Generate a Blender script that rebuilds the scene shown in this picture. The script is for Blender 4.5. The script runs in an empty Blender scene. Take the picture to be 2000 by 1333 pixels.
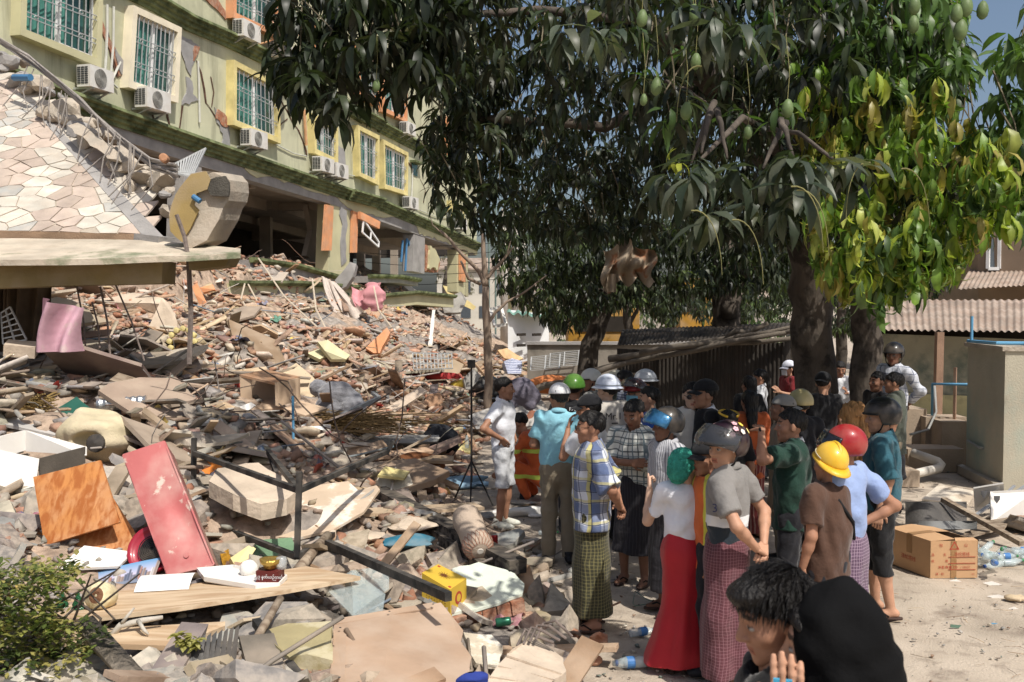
import bpy, math, random
import numpy as np
from mathutils import Vector, Matrix, Euler, Quaternion
random.seed(7); rng = np.random.default_rng(7)
R = math.radians
scn = bpy.context.scene
C = scn.collection

# ------------------------------------------------------------ camera, sky, sun, exposure
CAM_Z, FPX, HOR = 2.5, 1944.0, 591.0
PITCH = math.atan((666.5 - HOR) / FPX)
cd = bpy.data.cameras.new('camera'); cd.lens = 35.0; cd.sensor_width = 36.0
cd.clip_start = 0.05; cd.clip_end = 3000
cd.dof.use_dof = True; cd.dof.focus_distance = 10.0; cd.dof.aperture_fstop = 6.3
cam = bpy.data.objects.new('camera', cd); C.objects.link(cam)
cam.location = (0, 0, CAM_Z); cam.rotation_euler = (math.pi / 2 - PITCH, 0, 0)
scn.camera = cam
SUN_EL, SUN_AZ = R(56), math.atan2(0.56, -0.83)          # azimuth measured from +Y towards +X
TOSUN = Vector((math.sin(SUN_AZ) * math.cos(SUN_EL), math.cos(SUN_AZ) * math.cos(SUN_EL), math.sin(SUN_EL)))
w = bpy.data.worlds.new('World'); scn.world = w; w.use_nodes = True
nt = w.node_tree; nt.nodes.clear()
sky = nt.nodes.new('ShaderNodeTexSky'); sky.sky_type = 'NISHITA'; sky.sun_disc = False
sky.sun_elevation = SUN_EL; sky.sun_rotation = SUN_AZ; sky.air_density = 1.0; sky.dust_density = 3.6; sky.ozone_density = 1.6
bg = nt.nodes.new('ShaderNodeBackground'); bg.inputs["Strength"].default_value = 0.115
wo = nt.nodes.new('ShaderNodeOutputWorld')
nt.links.new(sky.outputs[0], bg.inputs[0]); nt.links.new(bg.outputs[0], wo.inputs[0])
sl = bpy.data.lights.new('sun', 'SUN'); sl.energy = 4.6; sl.angle = R(0.55); sl.color = (1.0, 0.95, 0.87)
so = bpy.data.objects.new('sun', sl); C.objects.link(so); so.rotation_euler = TOSUN.to_track_quat('Z', 'Y').to_euler()
so.location = (10, -10, 30)
scn.view_settings.view_transform = 'Standard'; scn.view_settings.look = 'None'
scn.view_settings.exposure = 0.0; scn.view_settings.gamma = 1.0
scn.view_settings.use_curve_mapping = False
cy = scn.cycles; cy.use_denoising = True; cy.max_bounces = 6; cy.diffuse_bounces = 3; cy.glossy_bounces = 3
cy.transmission_bounces = 5; cy.transparent_max_bounces = 10; cy.use_adaptive_sampling = True
cy.adaptive_threshold = 0.02; cy.caustics_reflective = False; cy.caustics_refractive = False
cy.sample_clamp_indirect = 6.0

# ------------------------------------------------------------ helpers
DESAT = .2      # weathered, dusty colours
def srgb(r, g, b):
    g_ = .35 * r + .5 * g + .15 * b; r, g, b = (c + (g_ - c) * DESAT for c in (r, g, b))
    f = lambda c: (c / 255 / 12.92) if c <= 10 else ((c / 255 + .055) / 1.055) ** 2.4
    return (f(r), f(g), f(b))

def ray(px, py):
    a = (px - 1000.0) / FPX; b = (666.5 - py) / FPX
    cp, sp = math.cos(PITCH), math.sin(PITCH)
    return Vector((a, cp + b * sp, -sp + b * cp))

CAMP = Vector((0, 0, CAM_Z))
def at(px, py, Y):
    d = ray(px, py); return CAMP + d * (Y / d.y)
def gnd(px, py, z=0.0):
    d = ray(px, py); return CAMP + d * ((z - CAM_Z) / d.z)

def new_mesh(name, v, f, cols=None, smooth=False, fmat=None):
    me = bpy.data.meshes.new(name)
    v = np.asarray(v, dtype=np.float32)
    if isinstance(f, np.ndarray):
        nf, k = f.shape
        me.vertices.add(len(v)); me.vertices.foreach_set('co', v.ravel())
        me.loops.add(nf * k); me.loops.foreach_set('vertex_index', f.astype(np.int32).ravel())
        me.polygons.add(nf)
        me.polygons.foreach_set('loop_start', np.arange(0, nf * k, k, dtype=np.int32))
        me.polygons.foreach_set('loop_total', np.full(nf, k, dtype=np.int32))
        me.update(calc_edges=True)
    else:
        me.from_pydata([tuple(map(float, p)) for p in v], [], [tuple(q) for q in f]); me.update()
    if cols is not None:
        cols = np.asarray(cols, dtype=np.float32)
        if cols.shape[1] == 3: cols = np.hstack([cols, np.ones((len(cols), 1), np.float32)])
        at_ = me.color_attributes.new('Col', 'FLOAT_COLOR', 'POINT')
        at_.data.foreach_set('color', cols.ravel())
    if fmat is not None: me.polygons.foreach_set('material_index', np.asarray(fmat, dtype=np.int32))
    if smooth: me.polygons.foreach_set('use_smooth', np.ones(len(me.polygons), dtype=bool))
    return me

def link(name, me, mat=None, parent=None, loc=(0, 0, 0), rot=None, scale=None, color=None):
    o = bpy.data.objects.new(name, me); C.objects.link(o)
    if mat is not None and me is not None and len(me.materials) == 0:
        for m in (mat if isinstance(mat, (list, tuple)) else [mat]): me.materials.append(m)
    if parent is not None: o.parent = parent
    o.location = loc
    if rot is not None: o.rotation_euler = rot
    if scale is not None: o.scale = scale if hasattr(scale, '__len__') else (scale,) * 3
    if color is not None: o.color = (*color, 1)
    return o

def tag(o, label, cat, group=None):
    o['label'] = label; o['category'] = cat; o['kind'] = 'thing'
    if group: o['group'] = group
    return o

def root(name, label, cat, loc=(0, 0, 0), rotz=0.0, group=None):
    o = bpy.data.objects.new(name, None); C.objects.link(o); o.location = loc; o.rotation_euler = (0, 0, rotz)
    o.empty_display_size = .1
    return tag(o, label, cat, group)

def part(rt, name, geo, mat, smooth=False, kind=None):
    """geo in world coordinates: (verts, faces[, cols]); parented under an unrotated root or part"""
    v = np.asarray(geo[0], dtype=np.float64)
    off = Vector(rt.location)
    p = rt.parent
    while p is not None: off = off + Vector(p.location); p = p.parent
    o = link(name, new_mesh(name, v - np.array(off), geo[1], geo[2] if len(geo) > 2 else None, smooth), mat, rt)
    if kind: o['kind'] = kind
    return o

def single(name, label, cat, geo, mat, group=None, smooth=False, color=None):
    v = np.asarray(geo[0], dtype=np.float64)
    loc = np.array([v[:, 0].mean(), v[:, 1].mean(), v[:, 2].min()])
    o = link(name, new_mesh(name, v - loc, geo[1], geo[2] if len(geo) > 2 else None, smooth), mat, None, loc, color=color)
    return tag(o, label, cat, group)

def struct(name, geo, mat, kind='structure', smooth=False):
    o = link(name, new_mesh(name, geo[0], geo[1], geo[2] if len(geo) > 2 else None, smooth), mat)
    o['kind'] = kind
    return o

def join(*gs):
    V, F, n = [], [], 0
    for g in gs:
        v = np.asarray(g[0], dtype=np.float64).reshape(-1, 3); V.append(v)
        F += [tuple(int(i) + n for i in q) for q in g[1]]; n += len(v)
    return np.vstack(V), F

def joinc(*gs):
    cols = np.vstack([np.asarray(g[2]) if len(g) > 2 else np.ones((len(g[0]), 3)) for g in gs])
    v, f = join(*[(g[0], g[1]) for g in gs])
    return v, f, cols

def box(c, size, rot=None):
    x, y, z = [s / 2 for s in size]
    v = [Vector(p) for p in ((-x, -y, -z), (x, -y, -z), (x, y, -z), (-x, y, -z), (-x, -y, z), (x, -y, z), (x, y, z), (-x, y, z))]
    if rot is not None:
        q = rot if isinstance(rot, (Quaternion, Matrix)) else Euler(rot)
        v = [(q @ p) if not isinstance(q, Euler) else (q.to_matrix() @ p) for p in v]
    c = Vector(c)
    return np.array([p + c for p in v]), [(0, 3, 2, 1), (4, 5, 6, 7), (0, 1, 5, 4), (1, 2, 6, 5), (2, 3, 7, 6), (3, 0, 4, 7)]

def prism(poly, vec):
    """polygon (3D points) extruded by vec; closed"""
    n = len(poly); vec = Vector(vec)
    a = [Vector(p) for p in poly]; b = [p + vec for p in a]
    f = [tuple(range(n)), tuple(range(2 * n - 1, n - 1, -1))]
    f += [(i + n, (i + 1) % n + n, (i + 1) % n, i) for i in range(n)]
    return np.array(a + b), f

def pnormal(poly):
    p = [Vector(q) for q in poly]; n = Vector((0, 0, 0))
    for i in range(len(p)):
        a, b = p[i], p[(i + 1) % len(p)]
        n += a.cross(b)
    return n.normalized()

def slab(poly, th):
    """flat-ish polygon with thickness th going away from the camera side"""
    n = pnormal(poly); c = sum((Vector(p) for p in poly), Vector()) / len(poly)
    if n.dot(CAMP - c) < 0: n = -n
    return prism(poly, -n * th)

def jag(poly, step, amp, seed=0, closed=True):
    """break a polygon outline into small irregular steps"""
    r = random.Random(seed); out = []
    p = [Vector(q) for q in poly]; n = len(p)
    nn = pnormal(p) if closed else None
    for i in range(n if closed else n - 1):
        a, b = p[i], p[(i + 1) % n]; L = (b - a).length; k = max(1, int(L / step))
        t = (b - a).normalized(); s = nn.cross(t) if nn else Vector((0, 0, 1))
        for j in range(k):
            q = a.lerp(b, (j + (r.uniform(-.25, .25) if j else 0)) / k)
            out.append(q + s * r.uniform(-amp, amp) if j else q)
    if not closed: out.append(p[-1])
    return out

def tube(pts, rad, n=8, cap=True):
    P = [Vector(p) for p in pts]; m = len(P)
    rad = rad if hasattr(rad, '__len__') else [rad] * m
    V, F = [], []
    t0 = (P[1] - P[0]).normalized()
    u = t0.orthogonal().normalized()
    for i in range(m):
        t = (P[min(i + 1, m - 1)] - P[max(i - 1, 0)]).normalized()
        u = (u - t * u.dot(t)).normalized() if (u - t * u.dot(t)).length > 1e-6 else t.orthogonal().normalized()
        wv = t.cross(u)
        for k in range(n):
            a = 2 * math.pi * k / n
            V.append(P[i] + (u * math.cos(a) + wv * math.sin(a)) * rad[i])
    for i in range(m - 1):
        for k in range(n):
            F.append((i * n + k, i * n + (k + 1) % n, (i + 1) * n + (k + 1) % n, (i + 1) * n + k))
    if cap:
        F.append(tuple(range(n - 1, -1, -1))); F.append(tuple((m - 1) * n + k for k in range(n)))
    return np.array(V), F

def bar(a, b, wd, ht, up=(0, 0, 1)):
    """rectangular bar from a to b"""
    a, b = Vector(a), Vector(b); t = (b - a).normalized(); upv = Vector(up)
    s = t.cross(upv)
    if s.length < 1e-4: s = t.orthogonal()
    s.normalize(); u = s.cross(t).normalized()
    V = []
    for p in (a, b):
        for i, j in ((-1, -1), (1, -1), (1, 1), (-1, 1)): V.append(p + s * (i * wd / 2) + u * (j * ht / 2))
    return np.array(V), [(0, 3, 2, 1), (4, 5, 6, 7), (0, 1, 5, 4), (1, 2, 6, 5), (2, 3, 7, 6), (3, 0, 4, 7)]

def lathe(c, prof, n=20, axis=(0, 0, 1), squash=1.0):
    """prof: (radius, height) list along axis from c"""
    q = Vector((0, 0, 1)).rotation_difference(Vector(axis).normalized()); c = Vector(c)
    V, F = [], []
    for r, h in prof:
        for k in range(n):
            a = 2 * math.pi * k / n
            V.append(c + q @ Vector((r * math.cos(a), r * squash * math.sin(a), h)))
    for i in range(len(prof) - 1):
        for k in range(n): F.append((i * n + k, i * n + (k + 1) % n, (i + 1) * n + (k + 1) % n, (i + 1) * n + k))
    F.append(tuple(range(n - 1, -1, -1))); F.append(tuple((len(prof) - 1) * n + k for k in range(n)))
    return np.array(V), F

def sheet(fn, nu, nv):
    """grid surface fn(u,v)->Vector, u,v in 0..1"""
    V = [fn(i / nu, j / nv) for j in range(nv + 1) for i in range(nu + 1)]
    F = [(j * (nu + 1) + i, j * (nu + 1) + i + 1, (j + 1) * (nu + 1) + i + 1, (j + 1) * (nu + 1) + i) for j in range(nv) for i in range(nu)]
    return np.array(V), F

def quad_fn(a, b, c, d):
    a, b, c, d = map(Vector, (a, b, c, d))
    return lambda u, v: a.lerp(b, u).lerp(d.lerp(c, u), v)

def snoise(p, seed=0, scale=1.0, oct=3):
    """cheap smooth pseudo noise on (N,3) arrays, about -1..1"""
    r = np.random.default_rng(seed); p = np.asarray(p, dtype=np.float64) * scale; out = np.zeros(len(p)); a = 1.0; tot = 0
    for o in range(oct):
        for k in range(4):
            d = r.normal(size=3) * (1.7 ** o) * 1.6
            out += a * np.sin(p @ d + r.uniform(0, 6.28) + 1.3 * np.sin(p @ r.normal(size=3) * 1.5 ** o + r.uniform(0, 6.28)))
        tot += a * 2.2; a *= .55
    return out / tot

# ------------------------------------------------------------ materials
MATS = {}
def M(name, col=(.5, .5, .5), rough=.85, var=.2, scale=5., bump=.25, bscale=45., metal=0., dust=0., dustcol=(.42, .34, .26),
      src=None, spec=.3, coat=0., alpha=1., trans=0., rand=0., stretch=None, ior=1.45, sheen=0.):
    if name in MATS: return MATS[name]
    m = bpy.data.materials.new(name); MATS[name] = m; m.use_nodes = True
    t = m.node_tree; t.nodes.clear(); N = t.nodes.new; L = t.links.new
    out = N('ShaderNodeOutputMaterial'); p = N('ShaderNodeBsdfPrincipled'); L(p.outputs[0], out.inputs[0])
    p.inputs['Roughness'].default_value = rough; p.inputs['Metallic'].default_value = metal
    p.inputs['Specular IOR Level'].default_value = spec; p.inputs['Coat Weight'].default_value = coat
    p.inputs['Coat Roughness'].default_value = .08; p.inputs['IOR'].default_value = ior
    p.inputs['Alpha'].default_value = alpha; p.inputs['Transmission Weight'].default_value = trans
    p.inputs['Sheen Weight'].default_value = sheen
    tc = N('ShaderNodeTexCoord'); vec = tc.outputs['Object']
    if stretch:
        mp = N('ShaderNodeMapping'); mp.inputs['Scale'].default_value = stretch; L(vec, mp.inputs[0]); vec = mp.outputs[0]
    if src == 'attr':
        a = N('ShaderNodeAttribute'); a.attribute_name = 'Col'; c = a.outputs['Color']
    elif src == 'obj':
        a = N('ShaderNodeObjectInfo'); c = a.outputs['Color']
    else:
        a = N('ShaderNodeRGB'); a.outputs[0].default_value = (*col, 1); c = a.outputs[0]
    def noise(sc, det=5.):
        n = N('ShaderNodeTexNoise'); n.inputs['Scale'].default_value = sc; n.inputs['Detail'].default_value = det
        L(vec, n.inputs['Vector']); return n.outputs['Fac']
    def mr(x, lo, hi, a0=.3, a1=.7):
        n = N('ShaderNodeMapRange'); n.inputs[1].default_value = a0; n.inputs[2].default_value = a1
        n.inputs[3].default_value = lo; n.inputs[4].default_value = hi; L(x, n.inputs[0]); return n.outputs[0]
    if var > 0:
        mx = N('ShaderNodeVectorMath'); mx.operation = 'SCALE'; L(c, mx.inputs[0])
        L(mr(noise(scale), 1 - var, 1 + var), mx.inputs['Scale']); c = mx.outputs[0]
    if rand > 0:
        oi = N('ShaderNodeObjectInfo'); mx = N('ShaderNodeVectorMath'); mx.operation = 'SCALE'; L(c, mx.inputs[0])
        L(mr(oi.outputs['Random'], 1 - rand, 1 + rand, 0, 1), mx.inputs['Scale']); c = mx.outputs[0]
    if dust > 0:
        mx = N('ShaderNodeMix'); mx.data_type = 'RGBA'; L(mr(noise(scale * .8 + 1.3, 8.), 0, dust, .42, .62), mx.inputs[0])
        L(c, mx.inputs[6]); mx.inputs[7].default_value = (*dustcol, 1); c = mx.outputs[2]
    L(c, p.inputs['Base Color'])
    if bump > 0:
        b = N('ShaderNodeBump'); b.inputs['Strength'].default_value = bump; b.inputs['Distance'].default_value = .02
        L(noise(bscale, 6.), b.inputs['Height']); L(b.outputs[0], p.inputs['Normal'])
    return m

def nodes_of(m):
    t = m.node_tree; return t, t.nodes.new, t.links.new, [n for n in t.nodes if n.type == 'BSDF_PRINCIPLED'][0]

def mortar_crack(m, col2, scale=1.2, lo=.56, hi=.6, stretch=None):
    """second colour in irregular patches (stains, lost plaster)"""
    t, N, L, p = nodes_of(m)
    lk = p.inputs['Base Color'].links[0].from_socket
    tc = N('ShaderNodeTexCoord'); n = N('ShaderNodeTexNoise'); n.inputs['Scale'].default_value = scale; n.inputs['Detail'].default_value = 9
    n.inputs['Roughness'].default_value = .62; mp = N('ShaderNodeMapping'); mp.inputs['Scale'].default_value = stretch or (1, 1, 1); L(tc.outputs['Object'], mp.inputs[0]); L(mp.outputs[0], n.inputs['Vector'])
    r = N('ShaderNodeMapRange'); r.inputs[1].default_value = lo; r.inputs[2].default_value = hi; L(n.outputs['Fac'], r.inputs[0])
    mx = N('ShaderNodeMix'); mx.data_type = 'RGBA'; L(r.outputs[0], mx.inputs[0]); L(lk, mx.inputs[6]); mx.inputs[7].default_value = (*col2, 1)
    L(mx.outputs[2], p.inputs['Base Color']); return m

def text_geo(body, size, origin, xdir, ydir, depth=.0):
    cu = bpy.data.curves.new('lettering', 'FONT'); cu.body = body; cu.size = size; cu.align_x = 'CENTER'; cu.align_y = 'CENTER'
    cu.resolution_u = 2
    o = bpy.data.objects.new('lettering', cu); C.objects.link(o)
    me = bpy.data.meshes.new_from_object(o)
    X, Yd, O = Vector(xdir).normalized(), Vector(ydir).normalized(), Vector(origin)
    v = [O + X * q.co.x + Yd * q.co.y for q in me.vertices]; f = [tuple(q.vertices) for q in me.polygons]
    bpy.data.objects.remove(o); bpy.data.curves.remove(cu); bpy.data.meshes.remove(me)
    return np.array(v).reshape(-1, 3), f

# ------------------------------------------------------------ signed distance surfaces (bodies, clothes, soft things)
class Blk:
    def __init__(s, sl, v): s.sl, s.v = sl, v
    def cut(s, full): s.v = np.maximum(s.v, full[s.sl] if full.shape != s.v.shape else full); return s
class Grid:
    """block-wise signed distance field; each primitive is only evaluated near itself"""
    PAD = .13
    def __init__(s, lo, hi, vox):
        lo = np.array(lo, float); hi = np.array(hi, float); s.n = np.ceil((hi - lo) / vox).astype(int) + 1
        s.ax = [(lo[i] + vox * np.arange(s.n[i])).astype(np.float32) for i in range(3)]; s.lo, s.vox = lo, vox
        s.X, s.Y, s.Z = s.ax[0][:, None, None], s.ax[1][None, :, None], s.ax[2][None, None, :]
    def _b(s, lo, hi):
        a = np.clip(((np.array(lo) - s.PAD - s.lo) / s.vox).astype(int), 0, s.n - 1); b = np.clip(((np.array(hi) + s.PAD - s.lo) / s.vox).astype(int) + 2, 1, s.n)
        b = np.maximum(b, a + 1)
        sl = tuple(slice(int(a[i]), int(b[i])) for i in range(3))
        return sl, s.ax[0][sl[0]][:, None, None], s.ax[1][sl[1]][None, :, None], s.ax[2][sl[2]][None, None, :]
    def cap(s, a, b, ra, rb=None, ys=1.0):
        rb = ra if rb is None else rb; a = np.array(a, float); b = np.array(b, float); r = max(ra, rb)
        sl, X, Y, Z = s._b(np.minimum(a, b) - r, np.maximum(a, b) + r)
        d = b - a; d[1] /= ys; dd = max(1e-9, float(d @ d)); x, y, z = X - np.float32(a[0]), (Y - np.float32(a[1])) / np.float32(ys), Z - np.float32(a[2])
        d = d.astype(np.float32); t = np.clip((x * d[0] + y * d[1] + z * d[2]) / np.float32(dd), 0, 1)
        v = np.sqrt((x - t * d[0]) ** 2 + (y - t * d[1]) ** 2 + (z - t * d[2]) ** 2) - (np.float32(ra) + np.float32(rb - ra) * t)
        return Blk(sl, v * np.float32(.5 + .5 * ys))
    def ecap(s, a, b, ra, rb, ys): return s.cap(a, b, ra, rb, ys)
    def ell(s, c, r):
        c = np.array(c, float); r = np.array(r, float); sl, X, Y, Z = s._b(c - r, c + r)
        x, y, z = [(q - np.float32(c[i])) / np.float32(r[i]) for i, q in enumerate((X, Y, Z))]
        k0 = np.sqrt(x * x + y * y + z * z); k1 = np.sqrt((x / np.float32(r[0])) ** 2 + (y / np.float32(r[1])) ** 2 + (z / np.float32(r[2])) ** 2) + np.float32(1e-6)
        return Blk(sl, k0 * (k0 - 1) / k1)
    def plane(s, p, n): n = Vector(n).normalized(); p = Vector(p); return (s.X - p.x) * n.x + (s.Y - p.y) * n.y + (s.Z - p.z) * n.z
    def full(s, b):
        if isinstance(b, Blk): o = np.full(s.n, .5, np.float32); o[b.sl] = b.v; return o
        return b
    def wob(s, D, amp, freq, seed, stretch=(1, 1, 1)):
        """add wrinkles near the surface"""
        I = np.nonzero(np.abs(D) < .045); r = np.random.default_rng(seed)
        q = np.stack([s.ax[0][I[0]] * stretch[0], s.ax[1][I[1]] * stretch[1], s.ax[2][I[2]] * stretch[2]], 1); out = 0
        for k in range(5):
            d = r.normal(size=3); d /= np.linalg.norm(d); d2 = r.normal(size=3)
            out = out + np.sin(q @ (d * freq * (1 + .35 * k)).astype(np.float32) + r.uniform(0, 6.28) + 1.2 * np.sin(q @ (d2 * freq * .4).astype(np.float32) + r.uniform(0, 6)))
        D[I] += (amp * out / 2.2).astype(np.float32); return D
    def net(s, D):
        """naive surface nets -> verts, quads (only cells with a sign change are visited)"""
        I = D < 0; n = s.n - 1
        c8 = [(i, j, k) for i in (0, 1) for j in (0, 1) for k in (0, 1)]
        sm = np.zeros(n, np.int8)
        for c in c8: sm += I[c[0]:c[0] + n[0], c[1]:c[1] + n[1], c[2]:c[2] + n[2]]
        cells = np.argwhere((sm > 0) & (sm < 8))
        if not len(cells): return np.zeros((0, 3)), np.zeros((0, 4), int)
        val = {c: D[cells[:, 0] + c[0], cells[:, 1] + c[1], cells[:, 2] + c[2]] for c in c8}
        cnt = np.zeros(len(cells)); acc = np.zeros((len(cells), 3))
        for a in c8:
            for ax in range(3):
                if a[ax]: continue
                b = list(a); b[ax] = 1; da, db = val[a], val[tuple(b)]; m = (da < 0) != (db < 0)
                t = np.where(m, da / np.where(m, da - db, 1), 0); cnt += m
                for i in range(3): acc[:, i] += m * (a[i] + (t if i == ax else 0))
        idx = -np.ones(n, int); idx[tuple(cells.T)] = np.arange(len(cells)); V = s.lo + s.vox * (cells + acc / cnt[:, None])
        Q = []
        for ax in range(3):
            o1, o2 = [(1, 2), (2, 0), (0, 1)][ax]
            a = [slice(None)] * 3; a[ax] = slice(0, n[ax]); b = list(a); b[ax] = slice(1, n[ax] + 1)
            pos = np.argwhere(I[tuple(a)] != I[tuple(b)])
            pos = pos[(pos[:, o1] > 0) & (pos[:, o2] > 0) & (pos[:, o1] < n[o1]) & (pos[:, o2] < n[o2])]
            def g(d1, d2):
                q = pos.copy(); q[:, o1] += d1; q[:, o2] += d2; return idx[q[:, 0], q[:, 1], q[:, 2]]
            q = np.stack([g(-1, -1), g(0, -1), g(0, 0), g(-1, 0)], 1); flip = ~I[pos[:, 0], pos[:, 1], pos[:, 2]]
            q[flip] = q[flip][:, ::-1]; Q.append(q)
        return V, np.vstack(Q)
def smin(a, b, k):
    if isinstance(b, Blk):
        if isinstance(a, Blk): raise TypeError
        a[b.sl] = smin(a[b.sl], b.v, k); return a
    h = np.clip(.5 + .5 * (b - a) / k, 0, 1); return b + (a - b) * h - k * h * (1 - h)
def ssub(D, b, k): D[b.sl] = -smin(-D[b.sl], b.v, k); return D
def sunion(g, ds, k):
    D = g.full(ds[0])
    for e in ds[1:]: D = smin(D, e, k)
    return D
def project(p):
    """world point -> pixel of the photograph"""
    cp, sp = math.cos(PITCH), math.sin(PITCH); y, z = p[1], p[2] - CAM_Z; dep = y * cp - z * sp; upv = y * sp + z * cp
    return 1000 + FPX * p[0] / dep, 666.5 - FPX * upv / dep, dep
# ============================================================ ground
FA, FT = 16.4, 0.27
FN = Vector((1, -FT, 0)).normalized()            # outward normal of the facade
FU = Vector((FT, 1, 0)).normalized()             # along the facade, away from the camera
UP = Vector((0, 0, 1))
def FI(px, py, d):
    r_ = ray(px, py); return CAMP + r_ * (-(FA + d * math.hypot(1, FT)) / (r_.x - FT * r_.y))
def F(px, py, o=0.0):
    d = ray(px, py); t = -FA / (d.x - FT * d.y); return CAMP + d * t + FN * o

def edge_x(y): return np.interp(y, [3, 6.5, 8.2, 10.6, 13.2, 16.8, 23, 38, 60], [.55, .35, .15, .0, -.8, -.75, -.3, .9, 2.5])
def Hraw(x, y):
    x = np.asarray(x, float); y = np.asarray(y, float)
    d = (x + FA - FT * y) / math.hypot(1, FT)
    p = np.interp(d, [-6, -.6, -.45, .9, 1.15, 4, 8, 12, 16, 22], [4.1, 3.85, 3.4, 3.25, 2.5, 1.95, 1.25, .6, .38, .3])
    e = edge_x(y) - x
    r = np.where(e > 0, np.interp(e, [0, .3, 1.2, 3.5, 9], [0, .14, .42, 1.1, 4.2]), e * .4)
    return np.minimum(p, r)
def H(x, y):
    x = np.asarray(x, float); y = np.asarray(y, float)
    h = Hraw(x, y); P = np.stack([x.ravel(), y.ravel(), 0 * x.ravel()], 1)
    n = snoise(P, 3, .8, 3).reshape(x.shape) * .26 + snoise(P, 5, 2.6, 2).reshape(x.shape) * .10
    k = np.clip((9.6 - y) / 1.6, 0, 1); h = h - .24 * k * np.clip(h * 2.5, 0, 1)
    return h + n * np.clip(h * 1.6, 0, 1) * (1 - .75 * k)
def surf(px, py):
    """where the ray through a pixel of the photograph first meets the rubble or the ground"""
    d = ray(px, py); ts = np.linspace(3, 70, 700)
    X = ts * d.x / d.y; Z = CAM_Z + ts * d.z / d.y
    h = np.maximum(H(X, ts), 0); k = np.argmax(Z < h)
    if not (Z < h).any(): k = 400
    return Vector((X[k], ts[k], max(h[k], 0)))

gm = M('packed_earth', srgb(176, 160, 140), .95, .16, 1.1, .55, 55., dust=.5, dustcol=srgb(196, 180, 160))
mortar_crack(gm, srgb(140, 124, 108), 2.6, .52, .68)
xs = np.concatenate([np.linspace(-400, -14, 14), np.arange(-12, 14, .14), np.linspace(16, 400, 14)])
ys = np.concatenate([np.linspace(-120, 1, 8), np.arange(2, 20, .14), np.linspace(21, 60, 30), np.linspace(70, 900, 12)])
GX, GY = np.meshgrid(xs, ys, indexing='ij')
P = np.stack([GX.ravel(), GY.ravel(), 0 * GX.ravel()], 1)
P[:, 2] = -.012 + snoise(P, 11, 1.3, 3) * .012 * (np.abs(P[:, 0]) < 15)
nx, ny = GX.shape; ii = np.arange((nx - 1) * ny).reshape(nx - 1, ny)[:, :-1].ravel()
struct('ground', (P, np.stack([ii, ii + ny, ii + ny + 1, ii + 1], 1)), gm, smooth=True)

# rubble mound: the body of dust and crumbs that carries the pieces
xs = np.arange(-26, 3.4, .11); ys = np.arange(3.2, 50, .13)
GX, GY = np.meshgrid(xs, ys, indexing='ij'); Z = H(GX, GY)
P = np.stack([GX.ravel(), GY.ravel(), Z.ravel()], 1)
P[:, 2] += snoise(P, 21, 9., 2) * .035 * np.clip(P[:, 2] * 3, 0, 1) - .015
nz = snoise(P, 31, .55, 3); nz2 = snoise(P, 33, 6., 2)
cols = np.where((nz > -.1)[:, None], np.array(srgb(164, 140, 118)), np.array(srgb(142, 132, 122)))
cols = cols * (1 + .22 * nz2[:, None])
nx, ny = GX.shape; ii = np.arange((nx - 1) * ny).reshape(nx - 1, ny)[:, :-1].ravel()
mm = M('rubble_dust', src='attr', rough=.95, var=.35, scale=9., bump=.9, bscale=26.)
Q = np.stack([ii, ii + ny, ii + ny + 1, ii + 1], 1)
Q = Q[(P[Q, 2].max(1) > -.01)]
struct('rubble_mound', (P, Q, np.clip(cols, 0, 1)), mm, smooth=False)

# ============================================================ apartment building
plaster = M('green_plaster', srgb(192, 191, 156), .9, .12, .8, .25, 30.)
mortar_crack(plaster, srgb(160, 160, 128), .55, .46, .72); mortar_crack(plaster, srgb(138, 136, 110), 1.6, .52, .78, (1.6, 1.6, .16))
cream = M('cream_plaster', srgb(190, 184, 140), .9, .12, 1.1, .25, 30.)
moss = M('mossy_moulding', srgb(112, 122, 78), .9, .4, 3., .5, 35.); mortar_crack(moss, srgb(62, 74, 40), 2.2, .46, .64)
conc = M('bare_concrete', srgb(150, 146, 142), .92, .2, 2.2, .5, 28.)
conc2 = M('dusty_concrete', srgb(176, 164, 146), .92, .22, 2.4, .6, 24., dust=.5)
yel = M('yellow_paint', srgb(216, 198, 124), .75, .2, 2.5, .12, 40.)
ora = M('orange_paint', srgb(226, 146, 92), .75, .14, 2.5, .2, 40., dust=.3)
wht = M('white_frame', srgb(222, 222, 220), .55, .08, 3., .08, 40.)
steel = M('grille_steel', srgb(178, 180, 178), .5, .15, 8., .1, 60., metal=.3)
glassg = M('green_pane', srgb(44, 92, 84), .12, .25, 1.6, 0, spec=.6)
curt = M('teal_curtain', srgb(62, 128, 116), .8, .3, 2., .3, 18., stretch=(9, 9, .5))
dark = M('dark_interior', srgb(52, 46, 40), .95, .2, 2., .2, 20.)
brickm = M('raw_brick', srgb(170, 104, 72), .95, .3, 9., .7, 26., dust=.5)
ceilm = M('ceiling_plaster', srgb(158, 144, 128), .9, .15, 1.2, .2, 20.)

bld = root('apartment_building', 'pale green four storey apartment block with collapsed lower floors', 'building', F(560, 560))
low = [(-120, 96), (30, 164), (218, 230), (390, 287), (560, 343), (675, 381), (733, 398), (830, 440), (931, 484)]
upc = [(-120, -190), (120, -78), (286, 2), (362, 46), (434, 76), (542, 128), (640, 190), (704, 232), (788, 275), (860, 312), (931, 350)]
beam = [(-120, 150), (30, 205), (218, 268), (394, 326), (520, 362), (642, 398), (690, 414), (816, 459), (931, 498)]
top3 = [F(931, -60), F(780, -220), F(300, -560), F(-120, -860)]
body = [F(*p) for p in low] + [F(931, 350)] + [F(931, -60)] + [F(-120, -860)]
part(bld, 'wall', prism(body, -FN * 9.0), plaster)

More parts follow.
